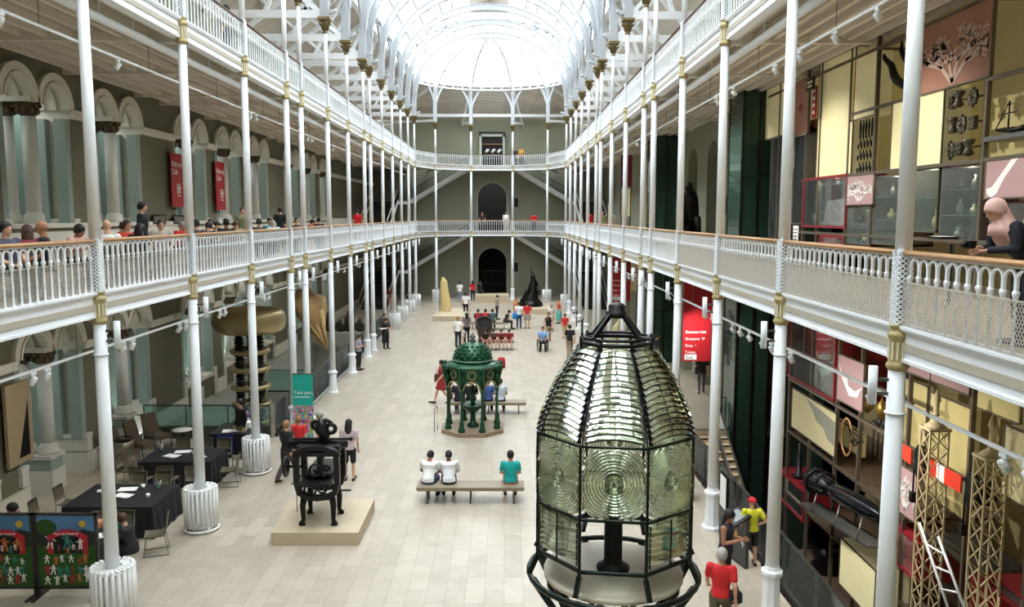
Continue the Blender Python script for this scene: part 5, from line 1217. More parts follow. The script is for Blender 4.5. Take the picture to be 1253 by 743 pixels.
for j, (row) in enumerate((((1155,127),(1165,126),(1175,122),(1191,119)), ((1154,156),(1168,154),(1177,152),(1191,150)), ((1154,185),(1163,184),(1175,182),(1187,181)))):
    A, B = atr(row[0][0]-6, row[0][1]+1, 8.45), atr(row[-1][0]+16, row[-1][1]-3, 8.45)
    rr = thing('mounting_rail', 'horizontal rail carrying carved metal ornaments, %s from top' % ORD[j], 'rail', tuple(A), 'rails carrying ornaments'); b = MB(); b.cyl(A, B, .015, 6); b.build('rail_tube', steeld, rr)
    for i, (a, c) in enumerate(row):
        q = atr(a, c, 8.33); k = (i+j) % 3; b = MB()
        if k == 0: b.torus((8.33,q.y,q.z), .11, .035, 16, 6, 'X'); b.torus((8.33,q.y,q.z), .05, .03, 12, 6, 'X'); b.sphere((8.3,q.y,q.z), .04, 8, 6); [b.sphere((8.33,q.y+.12*math.cos(t),q.z+.15*math.sin(t)), .035, 6, 5) for t in [PI*2*n/8 for n in range(8)]]
        elif k == 1: b.box((8.33,q.y,q.z), (.06,.2,.24)); [b.box((8.29,q.y+.07*u,q.z+.08*v), (.04,.05,.05)) for u in (-1,0,1) for v in (-1,0,1)]
        else: b.lathe([(.05,-.14),(.1,-.1),(.06,-.02),(.05,.03),(.1,.1),(.11,.15)], (8.3,q.y,q.z), 10)
        tag(b.build('metal_ornament', orn, None, (8.33,q.y,q.z)), 'carved pewter ornament on the %s rail, %s from the left' % (ORD[j], ORD[i]), 'ornament', 'ornaments on the rails')
a, c = atr(1222,163,8.3), atr(1275,150,8.3); r = thing('model_ship', 'dark metal model ship on a grey shelf at the right edge', 'model', (8.3,(a.y+c.y)/2,a.z)); b = MB(); b.loft([(8.3,a.y,a.z+.05),(8.3,(a.y+c.y)/2,a.z),(8.3,c.y,a.z+.1)], [(.04,.03),(.1,.06),(.03,.03)], 8, (1,0,0)); b.build('hull', black, r); b = MB(); ym_ = (a.y+c.y)/2+.3; b.cyl((8.3,ym_,a.z),(8.3,ym_,a.z+.5), .015, 6); b.beam((8.3,ym_-.2,a.z+.3),(8.3,ym_+.2,a.z+.3),.02,.02); b.beam((8.3,ym_,a.z+.5),(8.3,ym_+.35,a.z+.05),.015,.015); b.build('mast', black, r)
b = MB(); b.bx(8.1,8.6,c.y-.1,a.y+.15,a.z-.14,a.z-.06); tag(b.build('shelf', steel, None, (8.3,a.y,a.z-.1)), 'grey shelf under the dark model ship', 'shelf')
r, y0, y1, z0, z1 = redcase((985,219),(1036,280), 'crimson box case beside the far lift holding a clear block and tag')
b = MB(); b.prism([(8.5,y0+.25,z0+.08),(8.5,y1-.6,z0+.08),(8.5,y1-.9,z0+.7),(8.5,y0+.35,z0+.75)], (.25,0,0)); tag(b.build('glass_block', glass_mat('pale_block', (.8,.7,.7), .5), None, (8.6,y0+.5,z0+.08)), 'clear sloped block inside the crimson box case', 'exhibit'); b = MB(); b.box((8.35,y1-.35,z0+.3), (.02,.2,.2)); tag(b.build('object_label', paper, None, (8.35,y1-.35,z0+.2)), 'white label card inside the crimson box case', 'label card')
redcase((1005,287),(1034,303), 'small bright red case under the crimson box case', .4)
gcase((944,168),(958,292), 'narrow dark case of small objects by the far cream box', n=1, seed=2); gcase((971,165),(985,275), 'slim grey glass case left of the round shield', M('case_grey', S(86,82,70), .6), 1, seed=3)
gcase((1037,252),(1066,302), 'dark case of bottles under the coral panel', n=4, seed=4); gcase((1070,216),(1106,302), 'wide brown glass case behind the nearest upper column', M('case_brown', S(90,74,60), .6), 2, seed=5)
gcase((1120,207),(1145,285), 'glass case of tall silver vessels near the headscarfed visitor', M('case_olive', S(92,88,70), .6), 1, seed=6); gcase((1153,205),(1200,300), 'dark case with caption lines left of the headscarfed visitor', n=3, seed=7); gcase((1212,247),(1300,300), 'warmly lit dark case behind the headscarfed visitor', M('case_dark_red', S(90,40,32), .6), 5, seed=8)
p = atr(1165,291,7.2); r = thing('information_screen', 'small tilted information screen on the right gallery by the visitor', 'information screen', (7.2,p.y,G1)); b = MB(); b.cyl((7.2,p.y,G1),(7.2,p.y,p.z-.1), .03, 8); b.build('stand_post', steeld, r); b = MB(); b.beam((7.05,p.y-.2,p.z),(7.05,p.y+.2,p.z), .3, .04); b.build('screen_body', darkb, r); b = MB(); b.bx(6.93,7.15,p.y-.15,p.y+.15,p.z+.02,p.z+.026); b.build('lit_screen', M('screen_glow', S(200,205,205), .4, emit=.4), r)
p = atr(974,288,7.6); b = MB(); b.bx(7.59,7.61,p.y-.15,p.y+.2,p.z-.2,p.z+.25); [b.bx(7.575,7.59,p.y-.1,p.y+.15,p.z+.15-.09*i,p.z+.17-.09*i, 1) for i in range(4)]; b.bx(7.59,7.62,p.y,p.y+.03,G1,p.z,1); tag(b.build('notice_stand', [paper, darkb], None, (7.6,p.y,G1)), 'white notice on a thin stand beside the crimson box case', 'sign')
# ---- lower level
r, y0, y1, z0, z1 = redcase((968,380),(1022,492), 'deep crimson case holding a white winged skeleton, lower right wall', 1.3)
b = MB(); c_ = ((y0+y1)/2-.2, z0+.45); 
b.loft([(8.5,c_[0]+.7,c_[1]+.5),(8.5,c_[0]+.4,c_[1]+.1),(8.5,c_[0],c_[1]),(8.5,c_[0]-.35,c_[1]+.1),(8.5,c_[0]-.5,c_[1]+.28)], [.02,.08,.14,.08,.03], 8)
b.loft([(8.5,c_[0]+.1,c_[1]),(8.5,c_[0]+.2,c_[1]-.3)], [.06,.02], 6); tag(b.build('bird_skeleton', art_w, None, (8.5,c_[0],z0+.1)), 'white winged skeleton inside the deep crimson case', 'skeleton')
panel((970,475),(1021,560), M('cream_map_panel', S(214,204,160), .7, var=.05), 'cream panel with a grey map shape under the crimson case', blob_art(art_g, [(.35,.95),(.98,.8),(.98,.25),(.85,.3),(.75,.5),(.6,.55),(.5,.75)], 'map_silhouette'))
panel((1026,433),(1055,505), pink, 'mauve panel with a white antlered animal shape, lower right wall', blob_art(art_w, [(.05,.8),(.2,.6),(.4,.55),(.45,.4),(.7,.35),(.95,.5),(.8,.25),(.5,.2),(.35,.35),(.2,.5)], 'animal_silhouette'))
panel((1108,443),(1186,484), pink, 'long mauve panel band above the railway signals'); panel((1098,566),(1119,640), pink, 'mauve panel with swirling white pattern below the first signal', branch_art(art_w, 21, (.5,.1), 1.6, .05))
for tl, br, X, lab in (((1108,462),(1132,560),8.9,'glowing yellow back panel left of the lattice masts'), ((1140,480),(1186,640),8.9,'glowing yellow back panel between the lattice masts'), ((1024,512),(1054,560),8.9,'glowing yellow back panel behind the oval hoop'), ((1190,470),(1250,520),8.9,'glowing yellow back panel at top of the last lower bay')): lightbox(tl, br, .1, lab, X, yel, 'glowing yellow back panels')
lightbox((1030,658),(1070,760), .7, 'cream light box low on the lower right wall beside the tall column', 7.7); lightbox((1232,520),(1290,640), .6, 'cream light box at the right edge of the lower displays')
r, *_ = redcase((953,572),(984,640), 'bright crimson case beside the far lift, lower right wall'); redcase((1095,640),(1124,713), 'long crimson case of glassware below the swirl panel'); redcase((1214,716),(1290,760), 'crimson case at the bottom right corner')
# pods, hoop
for i, (a, c, s) in enumerate(((1063,462,.13),(1062,493,.16),(1079,502,.14))): q = atr(a, c, 8.3); b = MB(); b.lathe([(.0,-s*1.6),(s*.6,-s),(s,0),(s*.7,s),(s*.2,s*1.5),(s*.1,s*2.2)], tuple(q), 14); tag(b.build('brass_lantern', M('brass', S(150,120,60), .35, .8, var=.2), None, tuple(q)), 'hanging brass lantern pod on the lower right wall, %s from the left' % ORD[i], 'lantern', 'brass lantern pods')
q = atr(1036,535,8.3); b = MB(); b.torus(tuple(q), .3, .025, 24, 6, 'X'); b.v = [(v[0], v[1], q.z+(v[2]-q.z)*1.5) for v in b.v]; tag(b.build('bentwood_hoop', wood, None, tuple(q)), 'oval bentwood hoop with webbing on the lower right wall', 'exhibit')
q = atr(1046,545,8.1); b = MB(); pp = [Vector(q)+Vector((random.uniform(-.1,.1), random.uniform(-.45,.45), random.uniform(-.45,.45))) for _ in range(7)]; [b.cyl(pp[i], pp[j], .013, 5) for i in range(7) for j in range(i+1, 7) if (i+j) % 2]; tag(b.build('wire_structure', black, None, tuple(q)), 'black angular wire structure beside the bentwood hoop', 'exhibit')
for i, (a, c) in enumerate(((1069,530),(1075,528),(1081,531))): q = atr(a, c, 8.3); b = MB(); b.cyl((8.3,q.y,q.z+.2),(8.3,q.y,q.z-.6), .02, 6); b.sphere((8.3,q.y,q.z+.2), (.06,.1,.1), 8, 6); tag(b.build('hanging_tool', black, None, tuple(q)), 'black long handled tool hung on the wall, %s of three' % ORD[i], 'tool', 'hanging tools')
# railway signals
def arm(tl, br, lab, stripes, X=7.95):
    a, c = atr(*tl, X), atr(*br, X); r = thing('railway_signal', lab, 'railway signal', (X,a.y,a.z), 'railway semaphore signals'); n = len(stripes); up = Vector((0,0,.3))
    for i, mt in enumerate(stripes): p0, p1 = a.lerp(c, i/n), a.lerp(c, (i+1)/n); b = MB(); b.prism([p0, p1, p1-up, p0-up], (.03,0,0)); b.build('signal_arm_stripe', mt, r)
    d = (c-a).normalized(); e = c+d*.1; b = MB(); pl = [e+d*(.18*math.cos(t)*1.1+.2)+Vector((0,0,-.15+.34*math.sin(t))) for t in [2*PI*i/10 for i in range(10)]]; b.prism(pl, (.06,0,0)); b.build('spectacle_plate', black, r)
    b = MB(); f = e+d*.05; b.cyl(f, f+Vector((0,0,-1.0)), .02, 6); b.box(f+Vector((0,0,-.9)), (.1,.1,.2)); b.build('signal_rod', black, r)
sr = M('signal_arm_red', S(226,60,36), .5); arm((1101,541),(1115,550), 'short red railway signal arm with black plate, farther one', [sr, sr]); arm((1137,562),(1176,583), 'red and white striped railway signal arm with black plate', [sr, paper, sr, sr])
lt = M('lattice_cream_paint', S(196,180,140), .6, var=.15)
def mast(px, pyt, z0, lab, w=.17, X=7.95):
    q = atr(px, pyt, X); zt = q.z; y = q.y; r = thing('lattice_mast', lab, 'signal mast', (X,y,z0), 'cream lattice signal masts'); b = MB(); H = zt-z0-.7
    for sx in (-1,1):
        for sy in (-1,1): b.beam((X+sx*w,y+sy*w,z0),(X+sx*w,y+sy*w,z0+H), .03, .03)
    n = int(H/.35)
    for i in range(n):
        za, zb = z0+H*i/n, z0+H*(i+1)/n
        for s in (-1,1): b.beam((X-w,y-s*w,za),(X-w,y+s*w,zb), .015, .02); b.beam((X-s*w,y-w,za),(X+s*w,y-w,zb), .015, .02); b.beam((X+w,y-s*w,za),(X+w,y+s*w,zb), .015, .02); b.beam((X-s*w,y+w,za),(X+s*w,y+w,zb), .015, .02)
    b.bx(X-w-.03,X+w+.03,y-w-.03,y+w+.03,z0+H,z0+H+.05); b.build('lattice_shaft', lt, r); b = MB(); b.lathe([(.2,0),(.14,.06),(.08,.1),(.05,.16),(.05,.45),(.08,.5),(.02,.68)], (X,y,z0+H+.05), 10); b.build('finial', lt, r)
mast(1147,480,-4.1,'cream lattice signal mast between the two signal arms'); mast(1216,510,-4.1,'cream lattice signal mast at the right with the striped arm')
# ladder, slatted shelf
a, c, d_, e = atr(1125,640,7.6), atr(1162,750,7.6), atr(1148,657,7.6), atr(1182,750,7.6); r = thing('ladder', 'white metal ladder leaning below the railway signals', 'ladder', tuple(c)); b = MB(); b.cyl(a,c,.025,8); b.build('rail', white, r); b = MB(); b.cyl(d_,e,.025,8); b.build('rail', white, r)
for t in (.25,.5,.75): b = MB(); b.cyl(a.lerp(c,t), d_.lerp(e,t), .018, 6); b.build('rung', white, r)
a, c = atr(1130,632,8.3), atr(1200,672,8.3); r = thing('slatted_platform', 'grey slatted platform behind the lattice masts', 'platform', (8.6,(a.y+c.y)/2,(a.z+c.z)/2)); z = a.z-.3
for i in range(6): b = MB(); b.bx(8.2+i*.18,8.34+i*.18,c.y,a.y,z,z+.05); b.build('slat', steeld, r)
b = MB(); b.bx(8.2,9.3,c.y,c.y+.06,z-.8,z); b.build('side_board', redd, r); b = MB(); b.bx(8.2,9.3,a.y-.06,a.y,z-.8,z); b.build('side_board', redd, r)
# black engine
a, c = atr(992,585,7.7), atr(1078,632,7.7); r = thing('aero_engine', 'long black rocket shaped engine mounted sloping on steel struts', 'engine', tuple((a+c)/2)); P = lambda t, dz=0, dx=0: a.lerp(c, t)+Vector((dx,0,dz))
b = MB(); b.loft([P(.3), P(.42), P(.6), P(.8), P(.93), P(1)], [.12,.2,.21,.2,.15,.05], 18, (1,0,0)); b.build('engine_barrel', M('gloss_black', S(24,28,34), .15, .5), r)
b = MB(); b.loft([P(.05), P(.15), P(.3)], [.28,.26,.2], 14, (1,0,0)); b.torus(tuple(P(.12)), .3, .04, 18, 6, 'Y'); b.torus(tuple(P(.25,.1)), .22, .03, 18, 6, 'Y')
for i in range(9): t = 2*PI*i/9; b.cyl(P(.02,.3*math.sin(t),.3*math.cos(t)), P(.32,.2*math.sin(t),.2*math.cos(t)), .02, 6)
b.build('pipe_cluster', black, r); b = MB(); [b.cyl(P(t,-.18,s*.12), P(t+.04,-.65,s*.3), .02, 6) for t in (.2,.55,.85) for s in (-1,1)]; b.beam(P(.0,-.66), P(1,-.66), .5, .05); b.build('cradle_struts', steel, r)
q = atr(978,565,7.9); r = thing('telescope_model', 'small black upright instrument on the crimson case', 'instrument', tuple(q)); b = MB(); b.lathe([(.16,-.45),(.16,-.35),(.08,-.3),(.07,.2),(.04,.25),(.04,.5)], tuple(q), 12); b.build('instrument_body', black, r)
# dark exhibits behind the near lower frame
for i, (px, py, s) in enumerate(((1000,650,.4),(1010,690,.5),(1120,690,.3),(1205,600,.25),(1050,610,.25))): q = atr(px, py, 8.9); b = MB(); b.lathe([(s*.7,-s),(s,-s*.3),(s*.5,s*.3),(s*.7,s*.6),(0,s)], tuple(q), 12); tag(b.build('dark_exhibit', darkb, None, tuple(q)), 'dark shadowed exhibit deep in the lower displays, %s from the left' % ORD[[0,1,3,4,2][i]], 'exhibit', 'dark exhibits in the lower displays')
for (z, y0, y1, lab) in ((-.65, 9.6, 23, 'long grey shelf deck low in the lower right displays'), (1.15, 16.2, 23, 'long grey shelf deck at mid height of the lower right displays'), (-2.4, 9.6, 23, 'lowest grey shelf deck of the lower right displays')): b = MB(); b.bx(8.25, 10.35, y0, y1, z-.06, z); tag(b.build('shelf_deck', M('deck_brown', S(92,72,54), .6), None, (9.3,y0,z)), lab, 'shelf')
# ---- glass lifts
def lift(x0, x1, y0, y1, z0, lab, tint):
    r = thing('glass_lift_shaft', lab, 'lift', ((x0+x1)/2,(y0+y1)/2,z0), 'glass lift shafts')
    for z in ([z0, 0, 2.6, G1, 8.6, 11.2] if z0 < 0 else [0, 2.6, G1, 8.6, 11.2]): b = MB(); b.bx(x0,x1,y0,y0+.06,z-.05,z+.05); b.bx(x0,x0+.06,y0,y1,z-.05,z+.05); b.build('steel_band', darkb, r)
    for x, y in ((x0,y0),(x1,y0),(x0,y1),(x1,y1),((x0+x1)/2,y0)): b = MB(); b.bx(x-.03,x+.03,y-.03,y+.03,z0,11.2); b.build('corner_post', darkb, r)
    for q in ((x0,y0,x1,y0),(x0,y0,x0,y1),(x0,y1,x1,y1)): b = MB(); b.beam(((q[0]),q[1],(z0+11.2)/2),(q[2],q[3],(z0+11.2)/2), .02, 11.2-z0); b.build('glass_wall', tint, r)
    b = MB(); b.bx(x0+.15,x1-.1,y0+.15,y1-.15,G1+.05,G1+2.3); b.build('lift_car', M('lift_car_green', S(50,84,66), .3, .3), r)
lift(7.5, 8.55, 26.0, 27.5, -4.1, 'dark green glass lift shaft at the far end of the displays', glassg); lift(7.4, 8.5, 40.4, 42.4, 0, 'dark green glass lift shaft farther down the right gallery', glassg)
b = MB(); b.bx(8.55, 10.5, 27.65, 27.8, -4.1, 11.6); struct('wall_right.004', b, wallf)
b = MB(); b.bx(10.4, 10.5, 23, 27.7, -4.1, 11.6); b.bx(9.2, 10.4, 25.9, 25.95, -4.1, 11.3); struct('wall_right.005', b, M('dark_green_wall', S(44,66,54), .6))
# ---- gallery bronze statue
p = atr(846,283,7.5); r = thing('plinth', 'tan box plinth under the bronze figure on the right gallery', 'plinth', (7.5,33,G1)); b = MB(); b.bx(6.9,8.1,32.2,34.4,G1,G1+.75); b.build('plinth_body', plinthm, r); b = MB(); b.bx(6.85,8.15,31.9,34.5,G1,G1+.3); b.build('plinth_step', plinthm, r)
r = thing('bronze_statue', 'dark bronze crouching figure on a tan plinth, right gallery', 'statue', (7.5,33.3,G1+.75)); z = G1+.75; b = MB(); b.loft([(7.5,33.6,z),(7.5,33.5,z+.5),(7.5,33.35,z+1.0),(7.45,33.1,z+1.45),(7.4,32.85,z+1.7)], [(.4,.45),(.45,.5),(.42,.42),(.34,.3),(.14,.14)], 14); b.sphere((7.35,32.75,z+1.8), (.17,.2,.22), 12, 8)
b.loft([(7.2,33.1,z+1.35),(6.95,32.75,z+.95),(7.15,32.45,z+.75)], [.13,.11,.07], 8); b.loft([(7.35,33.2,z+.4),(7.1,32.6,z+.6),(7.1,32.5,z+.02)], [.2,.15,.1], 8); b.loft([(7.65,33.2,z+.4),(7.7,32.6,z+.55),(7.75,32.55,z+.02)], [.2,.15,.1], 8); b.build('crouching_body', darkb, r)
b = MB(); b.bx(8.5,8.56,31.3,31.7,7.4,8.1); tag(b.build('wall_plaque', darkb, None, (8.53,31.5,7.4)), 'small dark plaque on the pale wall right of the bronze', 'sign')
# farther right-gallery displays
for i, (px0, px1, Y, z0, z1, mt, lab) in enumerate(((760,772,44.5,8.9,10.6,redd,'dark red and mauve hanging panel far down the right gallery'), (760,771,44.5,7.3,8.8,cream,'cream lit panel with dark figure far down the right gallery'), (744,749,47.5,6.3,8.0,cream,'narrow white lit panel far down the right gallery'), (789,797,41.5+2.2,7.0,10.3,yel,'yellow lit panel seen through the second lift'), (771,781,43.5,3.3,5.2,cream,'cream hanging lantern box beyond the second red banner'))):
    a, c = WY(px0, 250, Y), WY(px1, 250, Y); r = thing('hanging_screen', lab, 'display panel', ((a.x+c.x)/2,Y,z0), 'far lit panels'); b = MB(); b.bx(a.x,c.x,Y,Y+.08,z0,z1); b.build('panel_face', mt, r); b = MB(); b.bx(a.x-.03,a.x,Y-.02,Y+.1,z0,z1); b.bx(c.x,c.x+.03,Y-.02,Y+.1,z0,z1); b.bx(a.x,a.x+.03,Y,Y+.03,G1 if z0 > 6 else 0,z0); b.bx(c.x-.03,c.x,Y,Y+.03,G1 if z0 > 6 else 0,z0); b.build('panel_frame', darkb, r)
a = WY(752, 395, 44); r = thing('pale_sculpture', 'tall pale curved sculpture behind the lens on the right', 'sculpture', (5.9,42,0)); b = MB(); b.loft([(5.9,42,0),(5.85,42,.8),(5.9,42,1.5),(6.1,42,2.1)], [.2,.35,.28,.06], 12); b.build('curved_body', M('pale_yellow_stone', S(206,192,140), .6), r)
# ---- stairs down on the right and glass balustrades
t = MB(); s_ = MB(); n = 18
for i in range(n): y = 27.3-i*.29; z = -.0-.17*(i+1)+.0; t.bx(5.95,7.25,y-.31,y,z-.06,z); t.bx(5.95,7.25,y-.02,y,z-.0,z+.17)
r = thing('staircase', 'pale stone staircase going down on the right beside the lift', 'staircase', (6.6,27.3,0)); t.build('steps', M('pale_step_stone', S(206,184,152), .6), r)
for x in (5.92, 7.28): s_.beam((x,27.3,-.1),(x,22.2,-3.1), .04, .3)
s_.build('stringers', steeld, r)
b = MB(); b.prism([(7.3,27.3,.0),(7.3,22.2,-3.0),(7.3,22.2,-2.0),(7.3,27.3,1.0)], (.015,0,0)); b.build('glass_side', glasst, r); b = MB(); b.beam((7.3,27.3,1.0),(7.3,22.2,-2.0), .06, .05); b.build('handrail', steel, r)
glass_rail(5.5, 9.0, 5.5, 17.0, 'glass balustrade along the right floor edge, nearest stretch', gm=glassc); glass_rail(5.5, 17.1, 5.5, 21.6, 'glass balustrade along the right floor edge, middle stretch', gm=glassc); glass_rail(5.5, 21.7, 5.5, 27.4, 'glass balustrade along the right floor edge, farthest stretch', gm=glassc)
glass_rail(7.3, 27.65, 8.5, 27.65, 'short glass balustrade behind the downward stair')
# kiosks
def kiosk(x, y, rz, lab, h=1.05):
    r = thing('information_kiosk', lab, 'kiosk', (0,0,0), 'information kiosks'); b = MB(); b.bx(-.04,.04,-.28,.28,0,h); b.build('kiosk_slab', M('kiosk_grey', S(62,60,58), .5), r)
    b = MB(); b.prism([(-.3,-.28,h-.12),(-.3,-.28,h-.08),(.08,-.28,h+.1),(.08,-.28,h+.06)], (0,.56,0)); b.build('sloped_desk', darkb, r); b = MB(); b.prism([(-.24,-.2,h-.043),(.02,-.2,h+.082),(.02,.2,h+.082),(-.24,.2,h-.043)], (0,0,.004)); b.build('screen', M('screen_dim', S(110,116,118), .3, emit=.2), r)
    r.location = (x,y,0); r.rotation_euler = (0,0,rz); return r
q = G(905,690); kk = kiosk(q.x, q.y, .25, 'dark slab information kiosk by the woman in navy')
b = MB(); b.bx(-.047,-.042,-.34+.12,-.1,.5,.53); b.bx(-.047,-.042,-.175,-.145,.42,.6); b.build('white_cross_mark', paper, kk); b = MB(); b.sphere((-.045,.1,.6), (.006,.06,.12), 8, 6); b.build('orange_mark', M('orange_print', S(220,150,60), .6), kk)
q = G(893,672); b = MB(); b.bx(q.x-.03,q.x+.03,q.y+.3,q.y+.85,.0,1.5); b.bx(q.x-.035,q.x-.03,q.y+.33,q.y+.82,.75,1.47,1); tag(b.build('sign_board', [darkb, paper], None, (q.x,q.y+.5,0)), 'upright white faced sign board behind the information kiosk', 'sign')
q = G(846,612); b = MB(); b.bx(q.x-.03,q.x+.03,q.y-.1,q.y+.5,0,1.6); b.bx(q.x-.035,q.x-.03,q.y-.05,q.y+.45,.9,1.55,1); tag(b.build('sign_board', [darkb, paper], None, (q.x,q.y,0)), 'dark upright sign board beside the glass lens', 'sign')
q = G(706,400); kiosk(q.x, q.y, 0, 'dark lectern kiosk by the right columns, farther one', 1.0); q = G(712,412); kiosk(q.x, q.y, 0, 'dark lectern kiosk by the right columns, nearer one', 1.0)
for p in CASEL:  # unseen fill points added to brighten the display case interiors
    L = bpy.data.lights.new('case_fill_light', 'POINT'); L.energy = 6; L.color = (1, .9, .75); L.shadow_soft_size = .05; o = bpy.data.objects.new('case_fill_light', L); C.objects.link(o); o.location = p
# ================================================================ PEOPLE
SKIN = [M('skin_light', S(216,168,140), .6, var=.04), M('skin_mid', S(170,118,88), .6, var=.04), M('skin_dark', S(92,62,48), .6, var=.04)]
HAIRC = {'black': M('hair_black', S(22,19,18), .6), 'brown': M('hair_brown', S(66,44,32), .6), 'grey': M('hair_grey', S(170,166,160), .6), 'fair': M('hair_fair', S(150,112,70), .6)}
PB = {}
def V(*a): return Vector(a)
def pose(name):
    """joint table, metres, figure 1.72 m tall facing -Y, origin between the feet (or under the hips when seated)"""
    J = dict(hip=V(0,0,.92), waist=V(0,0,1.06), chest=V(0,-.01,1.28), neck=V(0,0,1.46), head=V(0,-.02,1.60), look=V(0,-1,0))
    for s, n in ((-1,'R'), (1,'L')):
        J['sh'+n] = V(s*.185,0,1.40); J['el'+n] = V(s*.235,.03,1.13); J['wr'+n] = V(s*.24,-.06,.90)
        J['th'+n] = V(s*.095,0,.90); J['kn'+n] = V(s*.105,-.02,.50); J['an'+n] = V(s*.11,.02,.08); J['toe'+n] = V(s*.125,-.17,.03)
    if name == 'walk':
        J.update(knR=V(-.1,-.16,.52), anR=V(-.1,-.28,.1), toeR=V(-.11,-.46,.07), knL=V(.1,.03,.5), anL=V(.1,.3,.14), toeL=V(.11,.16,.04), elR=V(-.24,.12,1.14), wrR=V(-.25,.1,.92), elL=V(.24,-.06,1.14), wrL=V(.24,-.26,.96))
    if name == 'phone':
        J.update(elR=V(-.24,-.02,1.12), wrR=V(-.1,-.3,1.2), elL=V(.24,-.02,1.12), wrL=V(.1,-.28,1.16), head=V(0,-.06,1.59), look=V(0,-1,-.45))
    if name == 'hips':
        J.update(elR=V(-.33,.08,1.16), wrR=V(-.17,-.05,1.02), look=V(.3,-1,-.1))
    if name == 'lean':       # leaning forward with the forearms on a rail 1 m high, feet back
        J.update(hip=V(0,.22,.92), waist=V(0,.17,1.05), chest=V(0,.02,1.22), neck=V(0,-.10,1.36), head=V(0,-.17,1.47), look=V(0,-1,-.55))
        for s, n in ((-1,'R'), (1,'L')): J['sh'+n] = V(s*.18,-.04,1.31); J['el'+n] = V(s*.24,-.06,1.08); J['wr'+n] = V(s*.08,-.28,1.06); J['th'+n] = V(s*.095,.22,.9); J['kn'+n] = V(s*.1,.2,.5); J['an'+n] = V(s*.1,.26,.08); J['toe'+n] = V(s*.12,.07,.03)
    if name in ('sit', 'sitlean', 'sitdesk'):
        J = {k: (v-V(0,0,.42) if k != 'look' else v) for k, v in J.items()}
        for s, n in ((-1,'R'), (1,'L')): J['kn'+n] = V(s*.13,-.44,.5); J['an'+n] = V(s*.13,-.42,.08); J['toe'+n] = V(s*.15,-.6,.03); J['th'+n] = V(s*.1,-.02,.52); J['el'+n] = V(s*.25,-.06,.72); J['wr'+n] = V(s*.13,-.3,.62)
        J['hip'] = V(0,0,.53)
        if name != 'sit':
            d = -.14 if name == 'sitlean' else -.08
            J['waist'] += V(0,d*.2,0); J['chest'] += V(0,d*.8,-.02); J['neck'] += V(0,d*1.35,-.05); J['head'] += V(0,d*1.8,-.08); J['look'] = V(0,-1,-.5)
            for n in 'RL': J['sh'+n] += V(0,d*1.2,-.04); J['el'+n] += V(0,d*1.3,0)
            if name == 'sitdesk':
                for s, n in ((-1,'R'), (1,'L')): J['el'+n] = V(s*.26,-.2,.76); J['wr'+n] = V(s*.1,-.42,.79)
    return J
def up(J):
    return [(J['hip']-V(0,0,.05), (.15,.115)), (J['hip']+V(0,0,.05), (.155,.12)), (J['waist'], (.13,.1)), (J['chest']-V(0,0,.06), (.155,.115)), (J['chest']+V(0,0,.05), (.175,.115)), (J['neck']-V(0,0,.07), (.155,.09)), (J['neck']-V(0,0,.03), (.105,.075)), (J['neck']+V(0,0,.0), (.062,.06))]
def headT(J):
    l = J['look'].normalized(); x = l.cross(V(0,0,1)).normalized()*-1; z = x.cross(-l).normalized()
    if z.z < 0: z = -z
    return Matrix((( x.x, -l.x, z.x), (x.y, -l.y, z.y), (x.z, -l.z, z.z)))
def ball(b, p, r): b.sphere(tuple(p), r, 10, 8)
def limb(b, P, rr, n=10, ends=True):
    if len(P) > 2 and abs((Vector(P[1])-Vector(P[0])).normalized().dot((Vector(P[2])-Vector(P[1])).normalized())) < .6:
        limb(b, P[:2], rr[:2], n); limb(b, P[1:], rr[1:], n); return
    b.loft(P, rr, n, None if not isinstance(rr[0], tuple) else (1,.02,.03))
    if ends:
        for p, r in ((P[0], rr[0]), (P[-1], rr[-1])): ball(b, p, r if not isinstance(r, tuple) else min(r)*1.2)
def body_mb(J):
    b = MB(); t = up(J); b.loft([p for p, _ in t]+[J['neck']+V(0,0,.03), J['head']-V(0,0,.02)], [r for _, r in t]+[(.057,.06), (.055,.06)], 16)
    for n in 'RL':
        s = -1 if n == 'R' else 1
        limb(b, [J['chest']+V(s*.1,0,.06), J['sh'+n], J['sh'+n].lerp(J['el'+n], .5), J['el'+n]], [.06,.06,.048,.04]); limb(b, [J['el'+n], J['el'+n].lerp(J['wr'+n], .35), J['wr'+n]], [.038,.037,.024])
        limb(b, [J['th'+n], J['th'+n].lerp(J['kn'+n], .5), J['kn'+n]], [.088,.074,.054]); limb(b, [J['kn'+n], J['kn'+n].lerp(J['an'+n], .32), J['an'+n]], [.052,.055,.034]); limb(b, [J['an'+n]-V(0,0,.03), J['toe'+n]], [.036,.028])
        d = (J['wr'+n]-J['el'+n]).normalized(); limb(b, [J['wr'+n], J['wr'+n]+d*.07], [(.026,.018),(.036,.018)])
    T = headT(J); h = J['head']+V(0,0,.02)
    b.sphere(tuple(h+T@V(0,.0,.02)), (.078,.098,.106), 18, 12, 0, T); b.sphere(tuple(h+T@V(0,-.03,-.045)), (.06,.066,.068), 14, 10, 0, T)
    b.loft([h+T@V(0,-.082,.02), h+T@V(0,-.108,-.018), h+T@V(0,-.088,-.03)], [.012,.017,.014], 8); b.sphere(tuple(h+T@V(0,-.082,-.055)), (.026,.014,.008), 10, 6, 0, T); b.sphere(tuple(h+T@V(0,-.082,.028)), (.05,.018,.01), 10, 6, 0, T)
    for s in (-1,1): b.sphere(tuple(h+T@V(s*.074,.005,-.005)), (.012,.02,.03), 8, 6, 0, T)
    return b
